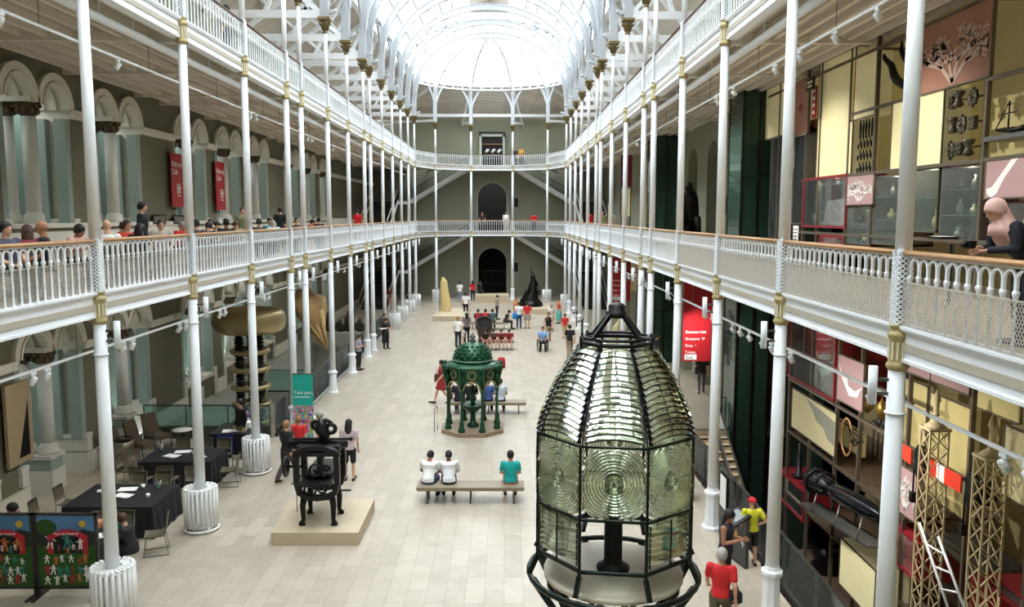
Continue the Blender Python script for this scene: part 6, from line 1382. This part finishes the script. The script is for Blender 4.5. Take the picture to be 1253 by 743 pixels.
def hands_mb(J):
    b = MB()
    for n in 'RL':
        s = -1 if n == 'R' else 1; d = (J['wr'+n]-J['el'+n]).normalized(); k = J['wr'+n]+d*.095; x = d.cross(V(0,1,0.3)).normalized(); curl = d.cross(x).normalized()
        if curl.y > 0 and abs(d.z) > .6: curl = -curl
        for i, L in enumerate((.066,.075,.07,.056)):
            o = k+x*(-.028+.019*i); b.loft([o-d*.02, o+d*L*.45, o+d*L*.8+curl*.018, o+d*L*.9+curl*.04], [.0095,.009,.008,.006], 6)
        o = J['wr'+n]+d*.035-x*.028*s; b.loft([o, o-x*.028*s+d*.03, o-x*.03*s+d*.065+curl*.015], [.013,.011,.007], 6)
    return b
def garment(J, g):
    b = MB(); t = up(J)
    if g in ('tee', 'long', 'vest', 'coat'):
        e = .018 if g != 'coat' else .03
        low = J['hip']-V(0,0,.02) if g != 'coat' else J['hip']-V(0,0,.12)
        b.loft([low]+[p for p, _ in t[1:]], [(.165+e,.13+e)]+[(r[0]+e, r[1]+e) for _, r in t[1:7]]+[(.068,.066)], 18)
        for n in 'RL':
            s = -1 if n == 'R' else 1
            if g == 'vest': continue
            limb(b, [J['chest']+V(s*.1,0,.06), J['sh'+n], J['sh'+n].lerp(J['el'+n], .62)], [.078,.074,.064])
            if g in ('long', 'coat'): limb(b, [J['sh'+n].lerp(J['el'+n], .6), J['el'+n], J['el'+n].lerp(J['wr'+n], .9)], [.06,.052,.04])
    if g in ('trousers', 'shorts', 'leggings'):
        e = .006 if g == 'leggings' else .018
        b.loft([t[0][0]-V(0,0,.04), t[0][0]+V(0,0,.03), J['hip']+V(0,0,.09)], [(.15+e,.115+e),(.158+e,.122+e),(.14+e,.11+e)], 18)
        for n in 'RL':
            m1 = J['th'+n].lerp(J['kn'+n], .5)
            if g == 'shorts': limb(b, [J['th'+n], m1, J['th'+n].lerp(J['kn'+n], .85)], [.1,.09,.084])
            else: limb(b, [J['th'+n], m1, J['kn'+n]], [.088+e,.075+e,.055+e]); limb(b, [J['kn'+n], J['kn'+n].lerp(J['an'+n], .35), J['kn'+n].lerp(J['an'+n], .93)], [.054+e,.056+e,.04+e*1.3])
    if g in ('skirt', 'longskirt'):
        k = (J['knR']+J['knL'])/2; a = (J['anR']+J['anL'])/2; st = abs(k.y-J['hip'].y) > .3
        if st: b.loft([J['hip']+V(0,.04,.1), J['hip']+V(0,-.02,0), k+V(0,0,.02)], [(.15,.12),(.2,.13),(.22,.1)], 16)
        else: b.loft([J['hip']+V(0,0,.12), J['hip'], k+V(0,0,.06 if g == 'skirt' else -.3)], [(.145,.12),(.185,.15),(.25,.21)], 18)
    if g == 'shoes':
        for n in 'RL':
            d = (J['toe'+n]-J['an'+n]); d.z = 0; d.normalize(); a = J['an'+n]; z = min(a.z, .09)-.045; q = V(a.x, a.y, a.z-.045)
            b.loft([q-d*.05, q+d*.03, V(J['toe'+n].x, J['toe'+n].y, J['toe'+n].z+.012)+d*.03], [(.04,.042),(.043,.045),(.038,.028)], 10); ball(b, V(J['toe'+n].x, J['toe'+n].y, J['toe'+n].z+.008)+d*.03, .036)
    return b
def hair_mb(J, kind):
    b = MB(); T = headT(J); h = J['head']+V(0,0,.02)
    def cap(r, lo, c=V(0,.014,.022)):
        n, m_ = 18, 9; vs = []
        for i in range(m_+1):
            for j in range(n):
                t = 2*PI*j/n; front = max(0, -math.sin(t)); a = (PI/2+lo-front*(lo+.22))*i/m_
                w_ = 1+.03*math.sin(5*t+3*a)*(1 if a > .2 else 0); q = (math.sin(a) if a < PI/2 else 1-.22*max(0, (a-1.75)/.9)**1.5)*w_; vs.append(h+T@(c+V(r[0]*q*math.cos(t), r[1]*q*math.sin(t), r[2]*math.cos(a))))
        k = len(vs); vs += [h+T@c+(v-(h+T@c))*.88 for v in vs]
        fs = [(i*n+j, (i+1)*n+j, (i+1)*n+(j+1)%n, i*n+(j+1)%n) for i in range(m_) for j in range(n)]; fs += [tuple(k+v for v in reversed(f)) for f in fs]; fs += [(m_*n+j, k+m_*n+j, k+m_*n+(j+1)%n, m_*n+(j+1)%n) for j in range(n)]
        b.add(vs, fs, True)
    if kind == 'short': cap((.092,.112,.11), .95)
    elif kind == 'long':
        cap((.096,.114,.11), 1.0); d = T@V(0,.07,0); b.loft([h+d+V(0,.0,.05), h+d*1.1+V(0,0,-.06), h+d*1.3+V(0,.02,-.17), h+d*1.3+V(0,.02,-.27)], [(.085,.05),(.1,.055),(.1,.045),(.06,.03)], 12)
    elif kind == 'bun': cap((.092,.112,.108), .9); ball(b, h+T@V(0,.1,.06), .04)
    elif kind == 'cap': cap((.094,.112,.108), .15); q = h+T@V(0,-.11,.055); b.loft([h+T@V(0,-.07,.06), q, h+T@V(0,-.17,.045)], [(.075,.012),(.07,.01),(.04,.006)], 10)
    elif kind == 'scarf':
        cap((.1,.12,.116), .7); nk = J['neck']; b.loft([h+T@V(0,.05,.03), h+T@V(0,.045,-.06), nk+V(0,.03,.03), nk+V(0,.03,-.06), nk+V(0,.07,-.2), nk+V(0,.1,-.32)], [(.095,.075),(.085,.085),(.11,.1),(.19,.13),(.17,.09),(.08,.03)], 16)
        b.loft([h+T@V(0,-.035,-.09), h+T@V(0,-.03,-.13), nk+V(0,-.05,-.04), nk+V(0,-.04,-.14)], [(.06,.04),(.08,.05),(.12,.06),(.15,.06)], 14)
    return b
PENDING = []
def baked(key, mb, vox, extra=None):
    if key not in PB:
        me = mb.mesh(key); o = bpy.data.objects.new(key+'_src', me); C.objects.link(o)
        if vox: md = o.modifiers.new('r', 'REMESH'); md.mode = 'VOXEL'; md.voxel_size = vox; md.use_smooth_shade = True; sm = o.modifiers.new('s', 'SMOOTH'); sm.iterations = 2; sm.factor = .5
        dg = bpy.context.evaluated_depsgraph_get(); m2 = bpy.data.meshes.new_from_object(o.evaluated_get(dg)); m2.name = key; bpy.data.objects.remove(o)
        if extra:
            import bmesh
            bmm = bmesh.new(); bmm.from_mesh(m2); e = extra.mesh('x'); bmm.from_mesh(e); bmm.to_mesh(m2); bmm.free(); bpy.data.meshes.remove(e)
        m2.materials.clear(); m2.materials.append(white); PB[key] = m2
    return PB[key]
COLM = {}
def cm(c):
    if not isinstance(c, tuple): return c
    if c not in COLM: COLM[c] = M('cloth_%02x%02x%02x' % c, S(*c), .8, var=.08, scale=12)
    return COLM[c]
def part_obj(name, me, mat, root):
    o = bpy.data.objects.new(name, me); C.objects.link(o); o.parent = root; o.material_slots[0].link = 'OBJECT'; o.material_slots[0].material = mat; return o
def person(loc, deg, ps, label, top=('tee', (200,200,200)), low=('trousers', (40,40,50)), hair=('short', 'black'), skin=0, scale=1.0, shoes=(30,28,28), group='museum visitors'):
    """deg: heading, 0 = facing the camera side (-Y), 180 = facing away"""
    r = thing('person', label, 'person', tuple(loc), group); r.rotation_euler = (0, 0, R(deg)); r.scale = (scale,)*3; J = pose(ps)
    bo = part_obj('body', baked('body_'+ps, body_mb(J), .0135, hands_mb(J)), SKIN[skin], r)
    if top: part_obj({'tee':'shirt','long':'long_sleeved_top','vest':'vest_top','coat':'coat'}[top[0]], baked(top[0]+'_'+ps, garment(J, top[0]), .016), cm(top[1]), r)
    if low: part_obj(low[0], baked(low[0]+'_'+ps, garment(J, low[0]), .016), cm(low[1]), r)
    part_obj('shoes', baked('shoes_'+ps, garment(J, 'shoes'), 0), cm(shoes), r)
    if hair: part_obj({'scarf':'headscarf','cap':'cap'}.get(hair[0], 'hair'), baked('hair_'+hair[0]+'_'+ps, hair_mb(J, hair[0]), 0), HAIRC.get(hair[1]) if isinstance(hair[1], str) else cm(hair[1]), r)
    e = MB(); T = headT(J); h = J['head']+V(0,0,.02)
    for s in (-1,1): e.sphere(tuple(h+T@V(s*.029,-.084,.008)), (.011,.008,.007), 8, 5, 0, T)
    part_obj('eyes', baked('eyes_'+ps, e, 0), black, bo)
    return r
def bag(loc, label, col, size=(.26,.12,.34), cat='bag', name='shoulder_bag', strap=True, rz=0):
    x, y, z = loc; r = thing(name, label, cat, tuple(loc)); sx, sy, sz = (q/2 for q in size); b = MB(); bgo = None; b.loft([(x,y,z-sz),(x,y,z-sz*.8),(x,y,z+sz*.6),(x,y,z+sz)], [(sx*.8,sy*.8),(sx,sy),(sx*.95,sy*.9),(sx*.6,sy*.4)], 12, (math.cos(rz),math.sin(rz),0)); bgo = b.build('bag_body', cm(col), r)
    if strap: b = MB(); b.tube([(x-.05,y,z+sz*.8),(x-.03,y+.02,z+sz+.3),(x+.05,y,z+sz*.8)], .012, 6); b.build('strap', cm(col), bgo)
    return r
BL, WH, NV = (26,26,30), (236,236,234), (32,36,58)
# ---- walking visitors on the floor (feet pixel -> floor point)
def PG(px, py, *a, **k): return person(G(px, py), *a, **k)
PG(697,438,180,'walk','person in black tee and khaki trousers walking away beside the right columns',('tee',BL),('trousers',(140,122,98)),skin=0)
PG(671,418,0,'walk','person in black vest top and khaki trousers pushing the wheelchair',('vest',BL),('trousers',(156,140,116)),('short','brown'))
PG(674,405,0,'stand','grey haired person in pale shirt behind the wheelchair group',('tee',(206,200,190)),('trousers',(170,160,140)),('short','grey'))
q = G(664,429); 
w = thing('wheelchair','black wheelchair facing the camera on the open floor','wheelchair',(q.x,q.y,0)); 
for s in (-1,1):
    b = MB(); b.torus((q.x+s*.29,q.y+.1,.3), .29, .02, 28, 6, 'X'); b.build('rear_wheel', black, w); b = MB(); b.torus((q.x+s*.22,q.y-.4,.09), .075, .02, 14, 6, 'X'); b.build('caster', black, w); b = MB(); b.tube([(q.x+s*.25,q.y+.2,.95),(q.x+s*.25,q.y+.16,.45),(q.x+s*.25,q.y-.3,.42),(q.x+s*.2,q.y-.45,.1)], .014, 6); b.build('side_frame', steeld, w)
b = MB(); b.box((q.x,q.y-.05,.42), (.44,.42,.04)); b.build('seat', black, w); b = MB(); b.box((q.x,q.y+.2,.68), (.44,.03,.42)); b.build('backrest', black, w)
person((q.x,q.y,-.0),0,'sit','person in light blue shirt seated in the wheelchair',('tee',(130,170,216)),('trousers',BL),('short','brown'),group='seated visitors')
PG(691,414,180,'stand','boy in bright red tee near the right columns',('tee',(206,36,44)),('shorts',(200,170,140)),('short','brown'),scale=.85)
PG(684,396,-60,'hips','woman in orange red top and teal skirt by the far right columns',('vest',(200,90,60)),('longskirt',(90,170,160)),('bun','brown'))
PG(635,402,180,'stand','man in white tee and blue jeans carrying a blue bag',('tee',WH),('trousers',(60,84,120)),('short','brown'))
b_ = G(630,402); bag((b_.x-.0,b_.y-.25,.85),'bright blue carrier bag held by the man in white tee',(30,130,210),(.34,.16,.4),'bag','carrier_bag')
PG(645,402,180,'stand','woman in red top and grey skirt beside the man in white',('tee',(216,40,44)),('skirt',(150,140,130)),('short','black'))
PG(631,388,-150,'stand','child in orange dress left of the white tee man',('tee',(220,150,80)),('skirt',(220,150,80)),('short','fair'),scale=.8)
PG(570,387,180,'hips','person in white shirt and dark trousers left of the far bench',('tee',WH),('trousers',BL),('short','black'))
PG(562.5,369.5,180,'stand','woman in white top and pale jeans near the far wall',('tee',WH),('trousers',(130,150,170)),('short','black'))
PG(578.5,368,180,'stand','person in red top by the far left doorway column',('tee',(206,30,50)),('trousers',BL),('long','black')); PG(587.5,368,150,'stand','person in black with white collar at the far doorway',('long',BL),('trousers',BL),('short','black'))
PG(560.5,425,160,'stand','man in white shirt and dark trousers behind the fountain dome',('tee',WH),('trousers',(36,38,46)),('short','fair')); PG(571,419,200,'stand','woman in patterned dark top behind the fountain dome',('tee',(120,110,110)),('trousers',BL),('long','black'))
PG(565.5,423,180,'stand','toddler in white between two adults behind the fountain',('tee',WH),('shorts',(220,190,180)),('short','fair'),scale=.6)
PG(608,391,90,'phone','woman in grey striped top standing behind the far bench',('long',(160,154,146)),('trousers',BL),('bun','black'))
PG(472.5,427,40,'phone','man in black reading papers beside the left columns',('tee',BL),('trousers',BL),('short','brown')); PG(471,420,30,'stand','person in checked shirt behind the man reading papers',('long',(90,70,80)),('trousers',BL),('short','black'))
q = G(470,427); b = MB(); b.box((q.x+.02,q.y-.42,1.2), (.4,.2,.01)); tag(b.build('paper_map', paper, None, (q.x,q.y-.42,1.2)), 'unfolded white paper map held by the man in black', 'paper')
PG(439,453,70,'phone','woman in grey tee and black leggings using a phone by the left columns',('tee',(150,150,166)),('leggings',BL),('short','brown'))
PG(477,378,0,'stand','woman in pink near the far left staircase',('tee',(120,60,60)),('trousers',(214,160,160)),('short','brown')); PG(500,373,60,'stand','person in black by the far left radiators',('long',BL),('trousers',BL),('short','black'))
PG(541,494,-70,'walk','woman in dark red dress left of the green fountain',('tee',(150,40,36)),('skirt',(150,40,36)),('short','black'),skin=0); q = G(537,493); bag((q.x-.05,q.y,1.0),'brown shoulder bag of the woman in dark red dress',(90,50,36))
PG(552,491,-60,'stand','small child in white beside the woman in dark red dress',('tee',WH),('trousers',(90,60,60)),('short','brown'),scale=.62)
PG(352,590,150,'walk','person in black with patterned trousers left of the printing press',('long',BL),('trousers',(70,62,64)),('short','fair')); PG(367,574,170,'stand','person in bright red top behind the printing press',('tee',(216,44,44)),('trousers',(150,90,60)),('short','fair'),scale=.9)
PG(393,575,-100,'stand','grey haired man in black tee behind the printing press',('tee',BL),('trousers',(60,60,66)),('short','grey')); PG(428,588,180,'stand','woman in floral top and black shorts right of the printing press',('tee',(196,176,182)),('shorts',BL),('long','black'))
PG(296,556,-40,'stand','person in black top and olive trousers by the information desk',('long',BL),('trousers',(110,112,60)),('short','black'))
PG(718,447,180,'walk','person in grey top walking behind the glass lens',('tee',(84,76,74)),('trousers',(60,56,54)),('short','black'))
PG(858,482,170,'walk','person in black carrying a bag under the red direction banner',('tee',BL),('leggings',(86,80,90)),('short','black')); q = G(853,482); bag((q.x,q.y,1.0),'dark handbag of the walker under the red banner',(50,36,32))
PG(803,452,100,'stand','dark clothed person beyond the right columns near second banner',('long',(46,42,44)),('trousers',BL),('short','black'))
q = G(880,790); person(q,160,'walk','woman in red tee and khaki trousers with black crossbody bag',('tee',(206,36,40)),('trousers',(92,86,66)),('short','grey'),skin=0)
bag((q.x+.22,q.y-.12,.93),'black crossbody bag of the woman in red tee',BL,(.24,.12,.22))
q = G(886,728); person(q,60,'phone','dark haired woman in navy vest by the information kiosk',('vest',(32,34,52)),('trousers',BL),('long','black'),skin=1)
PG(918,692,180,'hips','boy in yellow shirt, black shorts and red cap at the glass rail',('tee',(214,210,50)),('shorts',BL),('cap',(196,24,40)),scale=.85)
# ---- seated on benches and chairs
def PS(x, y, deg, ps, lab, z=0, **k): return person((x,y,z),deg,ps,lab,group='seated visitors',**k)
PS(-1.97,20.5,170,'sitlean','person in white tee and jeans at the left end of the front bench',top=('tee',WH),low=('trousers',(60,80,110)),hair=('short','black'),skin=1); PS(-1.43,20.5,185,'sitlean','person in white and black baseball shirt on the front bench',top=('long',(226,228,232)),low=('trousers',BL),hair=('short','black'),skin=2)
PS(.16,20.5,180,'sit','man in teal tee alone at the right end of the front bench',top=('tee',(10,166,160)),low=('shorts',(170,130,110)),hair=('short','black'),skin=0)
for px, lab, c, hc in ((561.5,'person in dark navy on the second bench, leftmost',NV,'black'),(576,'person in black on the second bench, second from left',BL,'black'),(597,'person in denim blue on the second bench',(60,90,150),'brown'),(612,'person in pale blue shirt at the right of the second bench',(206,216,232),'black')):
    x = WY(px,490,29.9).x; PS(x,29.9,180,'sit',lab,top=('tee',c),low=('trousers',NV),hair=('short',hc))
for px, lab, c, rz in ((585,'person with dark red backpack on the far bench, leftmost',(120,40,50),180),(594,'person with bright red backpack on the far bench, middle',(150,40,50),180),(602.5,'person with teal grey backpack on the far bench, right',(60,80,90),180)):
    x = WY(px,393,52.5).x; PS(x,52.5,rz,'sit',lab,top=('tee',c),low=('trousers',BL),hair=('short','black'))
    bag((x,52.08,.88), lab.split(' on ')[0].replace('person with ','')+' worn on the far bench, '+('left' if px == 585 else 'middle' if px == 594 else 'right'), {585:(150,30,44),594:(196,30,46),602.5:(60,96,104)}[px], (.34,.22,.46), 'backpack', 'backpack', False)
PS(WY(618,393,52.5).x,52.5,90,'sitlean','person in dark clothes bent forward at right end of the far bench',top=('tee',(60,50,50)),low=('trousers',BL),hair=('short','black'))
for px, lab, c in ((594,'child in dark top on the short bench, leftmost',(50,40,40)),(604,'child in grey top on the short bench, second',(90,60,60)),(613.5,'child in dark red top on the short bench, third',(120,36,46)),(623,'child in crimson top at right of the short bench',(140,30,44))):
    x = WY(px,440,44.5).x; PS(x,44.55,0,'sitlean',lab,top=('tee',c),low=('shorts',(130,40,50)),hair=('short','black'),scale=.92)
q = G(616,451); bag((q.x-.1,q.y+.2,.26),'crimson rucksack on the floor before the short bench',(170,24,40),(.4,.3,.5),'backpack','backpack',False)
qm = WY(19,622,17.2); PS(-10.35,17.0,-60,'sitdesk','dark haired man in navy seated behind the mural boards',top=('tee',NV),low=('trousers',BL),hair=('short','black'),skin=1); chair(-10.35,17.0,-60,'olive chair under the navy clad man behind the mural boards')
PS(-8.85,17.2,10,'sitdesk','child in pale orange seated at the table behind the boards',top=('tee',(224,160,120)),low=('trousers',NV),hair=('short','brown'),scale=.8); chair(-8.85,17.2,10,'olive chair under the child in pale orange')
PS(-8.4,17.25,-8,'sitdesk','child in teal seated at the table behind the boards',top=('tee',(40,140,130)),low=('trousers',NV),hair=('short','brown'),scale=.8); chair(-8.4,17.25,-8,'olive chair under the child in teal')
PS(-7.72,16.3,-90,'sitdesk','person in black coat seated beside the first radiator',top=('coat',BL),low=('trousers',BL),hair=('short','brown')); 
PS(-8.35,26.0,0,'sitdesk','person in purple patterned top seated behind the information desk',top=('tee',(90,70,110)),low=('trousers',BL),hair=('short','black'),skin=0); chair(-8.35,26.0,0,'olive chair behind the information desk')
# ---- cafe on the left gallery
CT = [('man in striped navy top',6,-8.2,(70,70,90),'short','black',70,0),('person in plum jumper',33,-8.75,(128,50,70),'long','brown',-150,0),('bald man in black tee',53,-8.1,BL,None,'',-60,1),('dark haired woman in pink',88,-8.4,(214,170,160),'short','black',80,1),
 ('bald man in white shirt',131,-8.0,WH,None,'',-150,0),('woman in dark top',143,-9.5,(80,40,40),'bun','black',120,0),('woman in orange red top',155,-8.5,(206,70,50),'short','brown',60,0),('long haired person in black',166,-8.0,BL,'long','black',170,0),
 ('person with brown hair low',197,-8.3,(180,170,160),'short','brown',30,0),('man in bright red shirt',218,-9.0,(214,40,44),'short','grey',70,0),('dark haired person',240,-8.1,(70,60,60),'short','black',180,0),('person in black',252,-8.1,BL,'short','black',170,0),
 ('long haired person',259,-9.4,(90,60,50),'long','brown',150,0),('woman in cream top',267,-8.8,(226,216,196),'bun','black',10,0),('dark haired man',277,-8.3,(60,50,50),'short','black',200,1),('child in khaki',286,-8.6,(150,140,110),'short','brown',40,0),
 ('person with black hair',317,-8.1,(60,60,66),'short','black',190,0),('grey haired man in pale blue',336,-8.2,(216,222,230),'short','grey',-140,0),('woman in teal top',330,-9.0,(90,170,180),'short','black',30,0),('person in maroon',347,-8.4,(110,40,44),'short','brown',100,0),
 ('person with fair hair',363,-8.4,(80,60,60),'short','brown',30,0),('person in dark red',378,-8.4,(150,40,40),'short','black',80,0),('person in dark grey',390,-8.4,(60,56,56),'short','black',190,0)]
tabs = []
for i, (d, px, X, c, hk, hc, deg, sk) in enumerate(CT):
    y = WX(px, 280, X).y
    PS(X,y,deg,'sitdesk' if i % 2 else 'sit','%s seated in the balcony cafe, %s head from the left' % (d, (ORD+['seventeenth','eighteenth','nineteenth','twentieth','twenty-first','twenty-second','twenty-third'])[i]),z=G1,top=('tee',c),low=('trousers',BL),hair=(hk,hc) if hk else None,skin=sk)
    chair(X,y,deg,'olive cafe chair under the %s' % d if d not in ('dark haired person','person in black') else 'olive cafe chair under the %s by the rail' % d, G1)
for i, (X, px) in enumerate(((-8.9,30),(-9.0,112),(-9.3,150),(-9.3,240),(-9.5,270),(-9.4,330),(-9.5,370))):
    y = WX(px,280,X).y; r = thing('cafe_table','round pale cafe table on the left gallery, %s from the near end' % ORD[i],'table',(X,y,G1),'round cafe tables'); b = MB(); b.lathe([(0,.72),(.36,.72),(.36,.75),(0,.75)], (X,y,G1), 20); b.build('tabletop', stone, r); b = MB(); b.lathe([(.22,0),(.22,.02),(.03,.05),(.03,.72)], (X,y,G1), 12); b.build('stem', steel, r)
def PGal(px, X, deg, ps, lab, lv=G1, **k): y = WX(px, 270, X).y; return person((X,y,lv),deg,ps,lab,**k)
PGal(174,-8.9,100,'stand','man in black standing among the cafe tables',top=('tee',BL),hair=('short','black')); PGal(343,-8.8,180,'stand','man in dark green standing with his back to the hall',top=('long',(36,44,46)),hair=('short','black')); PGal(297,-8.8,20,'stand','person in olive shirt standing in the cafe by the third column',top=('tee',(120,120,90)),hair=('short','brown'),scale=.97)
PGal(437.5,-8.3,180,'stand','man in bright red tee standing with back turned on the left gallery',top=('tee',(216,24,36)),low=('trousers',NV),hair=('short','brown'))
# right gallery
q = WX(1222,280,5.45); hp = person((5.5,8.86,G1),-90,'lean','woman in pink headscarf and black top leaning on the right gallery rail with a camera',('long',(22,24,34)),('trousers',(22,24,34)),('scarf',(232,188,178)),skin=0)
cq = (5.1,8.9,G1+1.12); r = thing('camera','small black camera held over the rail by the headscarfed woman','camera',cq); b = MB(); b.box(cq,(.07,.13,.085)); b.build('camera_body', black, r); b = MB(); b.cyl((cq[0]-.03,cq[1],cq[2]),(cq[0]-.09,cq[1],cq[2]), .03, 14); b.build('lens_barrel', black, r)
PGal(722.5,6.2,180,'stand','person in bright red tee on the far right gallery',top=('tee',(214,24,40)),hair=('short','black')); PGal(737.5,6.0,0,'stand','person in khaki top on the far right gallery',top=('tee',(150,140,100)),hair=('short','black'))
PGal(748,6.6,0,'stand','person in white partly hidden on the far right gallery',top=('tee',WH),hair=('short','black'))
def PFar(px, Y, lv, deg, ps, lab, **k): return person((WY(px,250,Y).x,Y,lv),deg,ps,lab,**k)
PFar(619,71.9,G1,0,'stand','person in white behind the far lower gallery rail',top=('long',WH),low=('trousers',(200,190,180)),hair=('short','brown')); PFar(653.5,71.2,G1,0,'lean','person in vivid red leaning on the far lower gallery rail',top=('long',(226,20,40)),hair=('short','black'))
PFar(590,72.6,G1,0,'stand','dark clothed person in the far lower gallery doorway',top=('tee',(60,40,40)),hair=('short','brown')); PFar(638,72.2,G2,0,'stand','person in yellow top behind the far upper gallery rail',top=('tee',(206,160,60)),hair=('short','black')); PFar(630,73,G2,0,'stand','person in dark clothes on the far upper gallery',top=('tee',(50,40,40)),hair=('short','black'))
PGal(484,-7.9,-90,'lean','dark haired person leaning on the upper left gallery rail, far end',lv=G2,top=('tee',(70,50,50)),hair=('short','black')); person((-7.7, WX(277,10,-7.7).y, G2),-90,'stand','dark haired person on the near upper left gallery',('tee',(60,50,50)),('trousers',BL),('short','black'),scale=.9)
# ---------------------------------------------------------------- lamps of the hall
for i, (x, y, z, side) in enumerate(SPOTS):
    L = bpy.data.lights.new('spot_beam', 'SPOT'); L.energy = 360 if side == 'right' else 180; L.color = (1, .97, .92); L.spot_size = R(110); L.spot_blend = .8; L.shadow_soft_size = .06
    o = bpy.data.objects.new('spot_beam', L); C.objects.link(o); o.location = (x, y, z); o.rotation_euler = (0, R(-42 if side == 'right' else 42), 0)
for z0 in (0, G1):
    for y in ARC_Y:
        L = bpy.data.lights.new('room_lamp', 'AREA'); L.shape = 'RECTANGLE'; L.size = 1.2; L.size_y = 3; L.energy = 45; L.color = (.96, 1, .98); o = bpy.data.objects.new('room_lamp', L); C.objects.link(o); o.location = (WL-1.8, y, z0+(5.4 if z0 == 0 else 5.1)-.1)
# ================================================================ LIGHT AND CAMERA
w = bpy.data.worlds.new('sky'); bpy.context.scene.world = w; w.use_nodes = True
bg = w.node_tree.nodes['Background']; bg.inputs[0].default_value = (.88, .95, 1, 1); bg.inputs[1].default_value = WORLD_S
sun = bpy.data.lights.new('sun', 'SUN'); sun.energy = 1.2; sun.angle = R(25); so = bpy.data.objects.new('sun', sun); C.objects.link(so); so.rotation_euler = (R(12), R(-8), 0)
cam = bpy.data.cameras.new('camera'); co = bpy.data.objects.new('camera', cam); C.objects.link(co)
cam.lens = F_PX*36/1253; cam.sensor_width = 36; cam.clip_end = 300; cam.clip_start = .05
mt = Matrix((( _r.x, _u.x, -_f.x), (_r.y, _u.y, -_f.y), (_r.z, _u.z, -_f.z))).to_4x4(); mt.translation = CAM; co.matrix_world = mt
sc = bpy.context.scene; sc.camera = co
sc.view_settings.view_transform = 'Standard'; sc.view_settings.look = 'None'; sc.view_settings.gamma = 1; sc.view_settings.use_curve_mapping = False
sc.view_settings.exposure = EXPO
sc.cycles.use_denoising = True; sc.cycles.max_bounces = 14; sc.cycles.diffuse_bounces = 6; sc.cycles.glossy_bounces = 4; sc.cycles.transmission_bounces = 12; sc.cycles.transparent_max_bounces = 14
sc.cycles.caustics_reflective = False; sc.cycles.caustics_refractive = False; sc.cycles.sample_clamp_indirect = 6
sc.cycles.use_light_tree = True
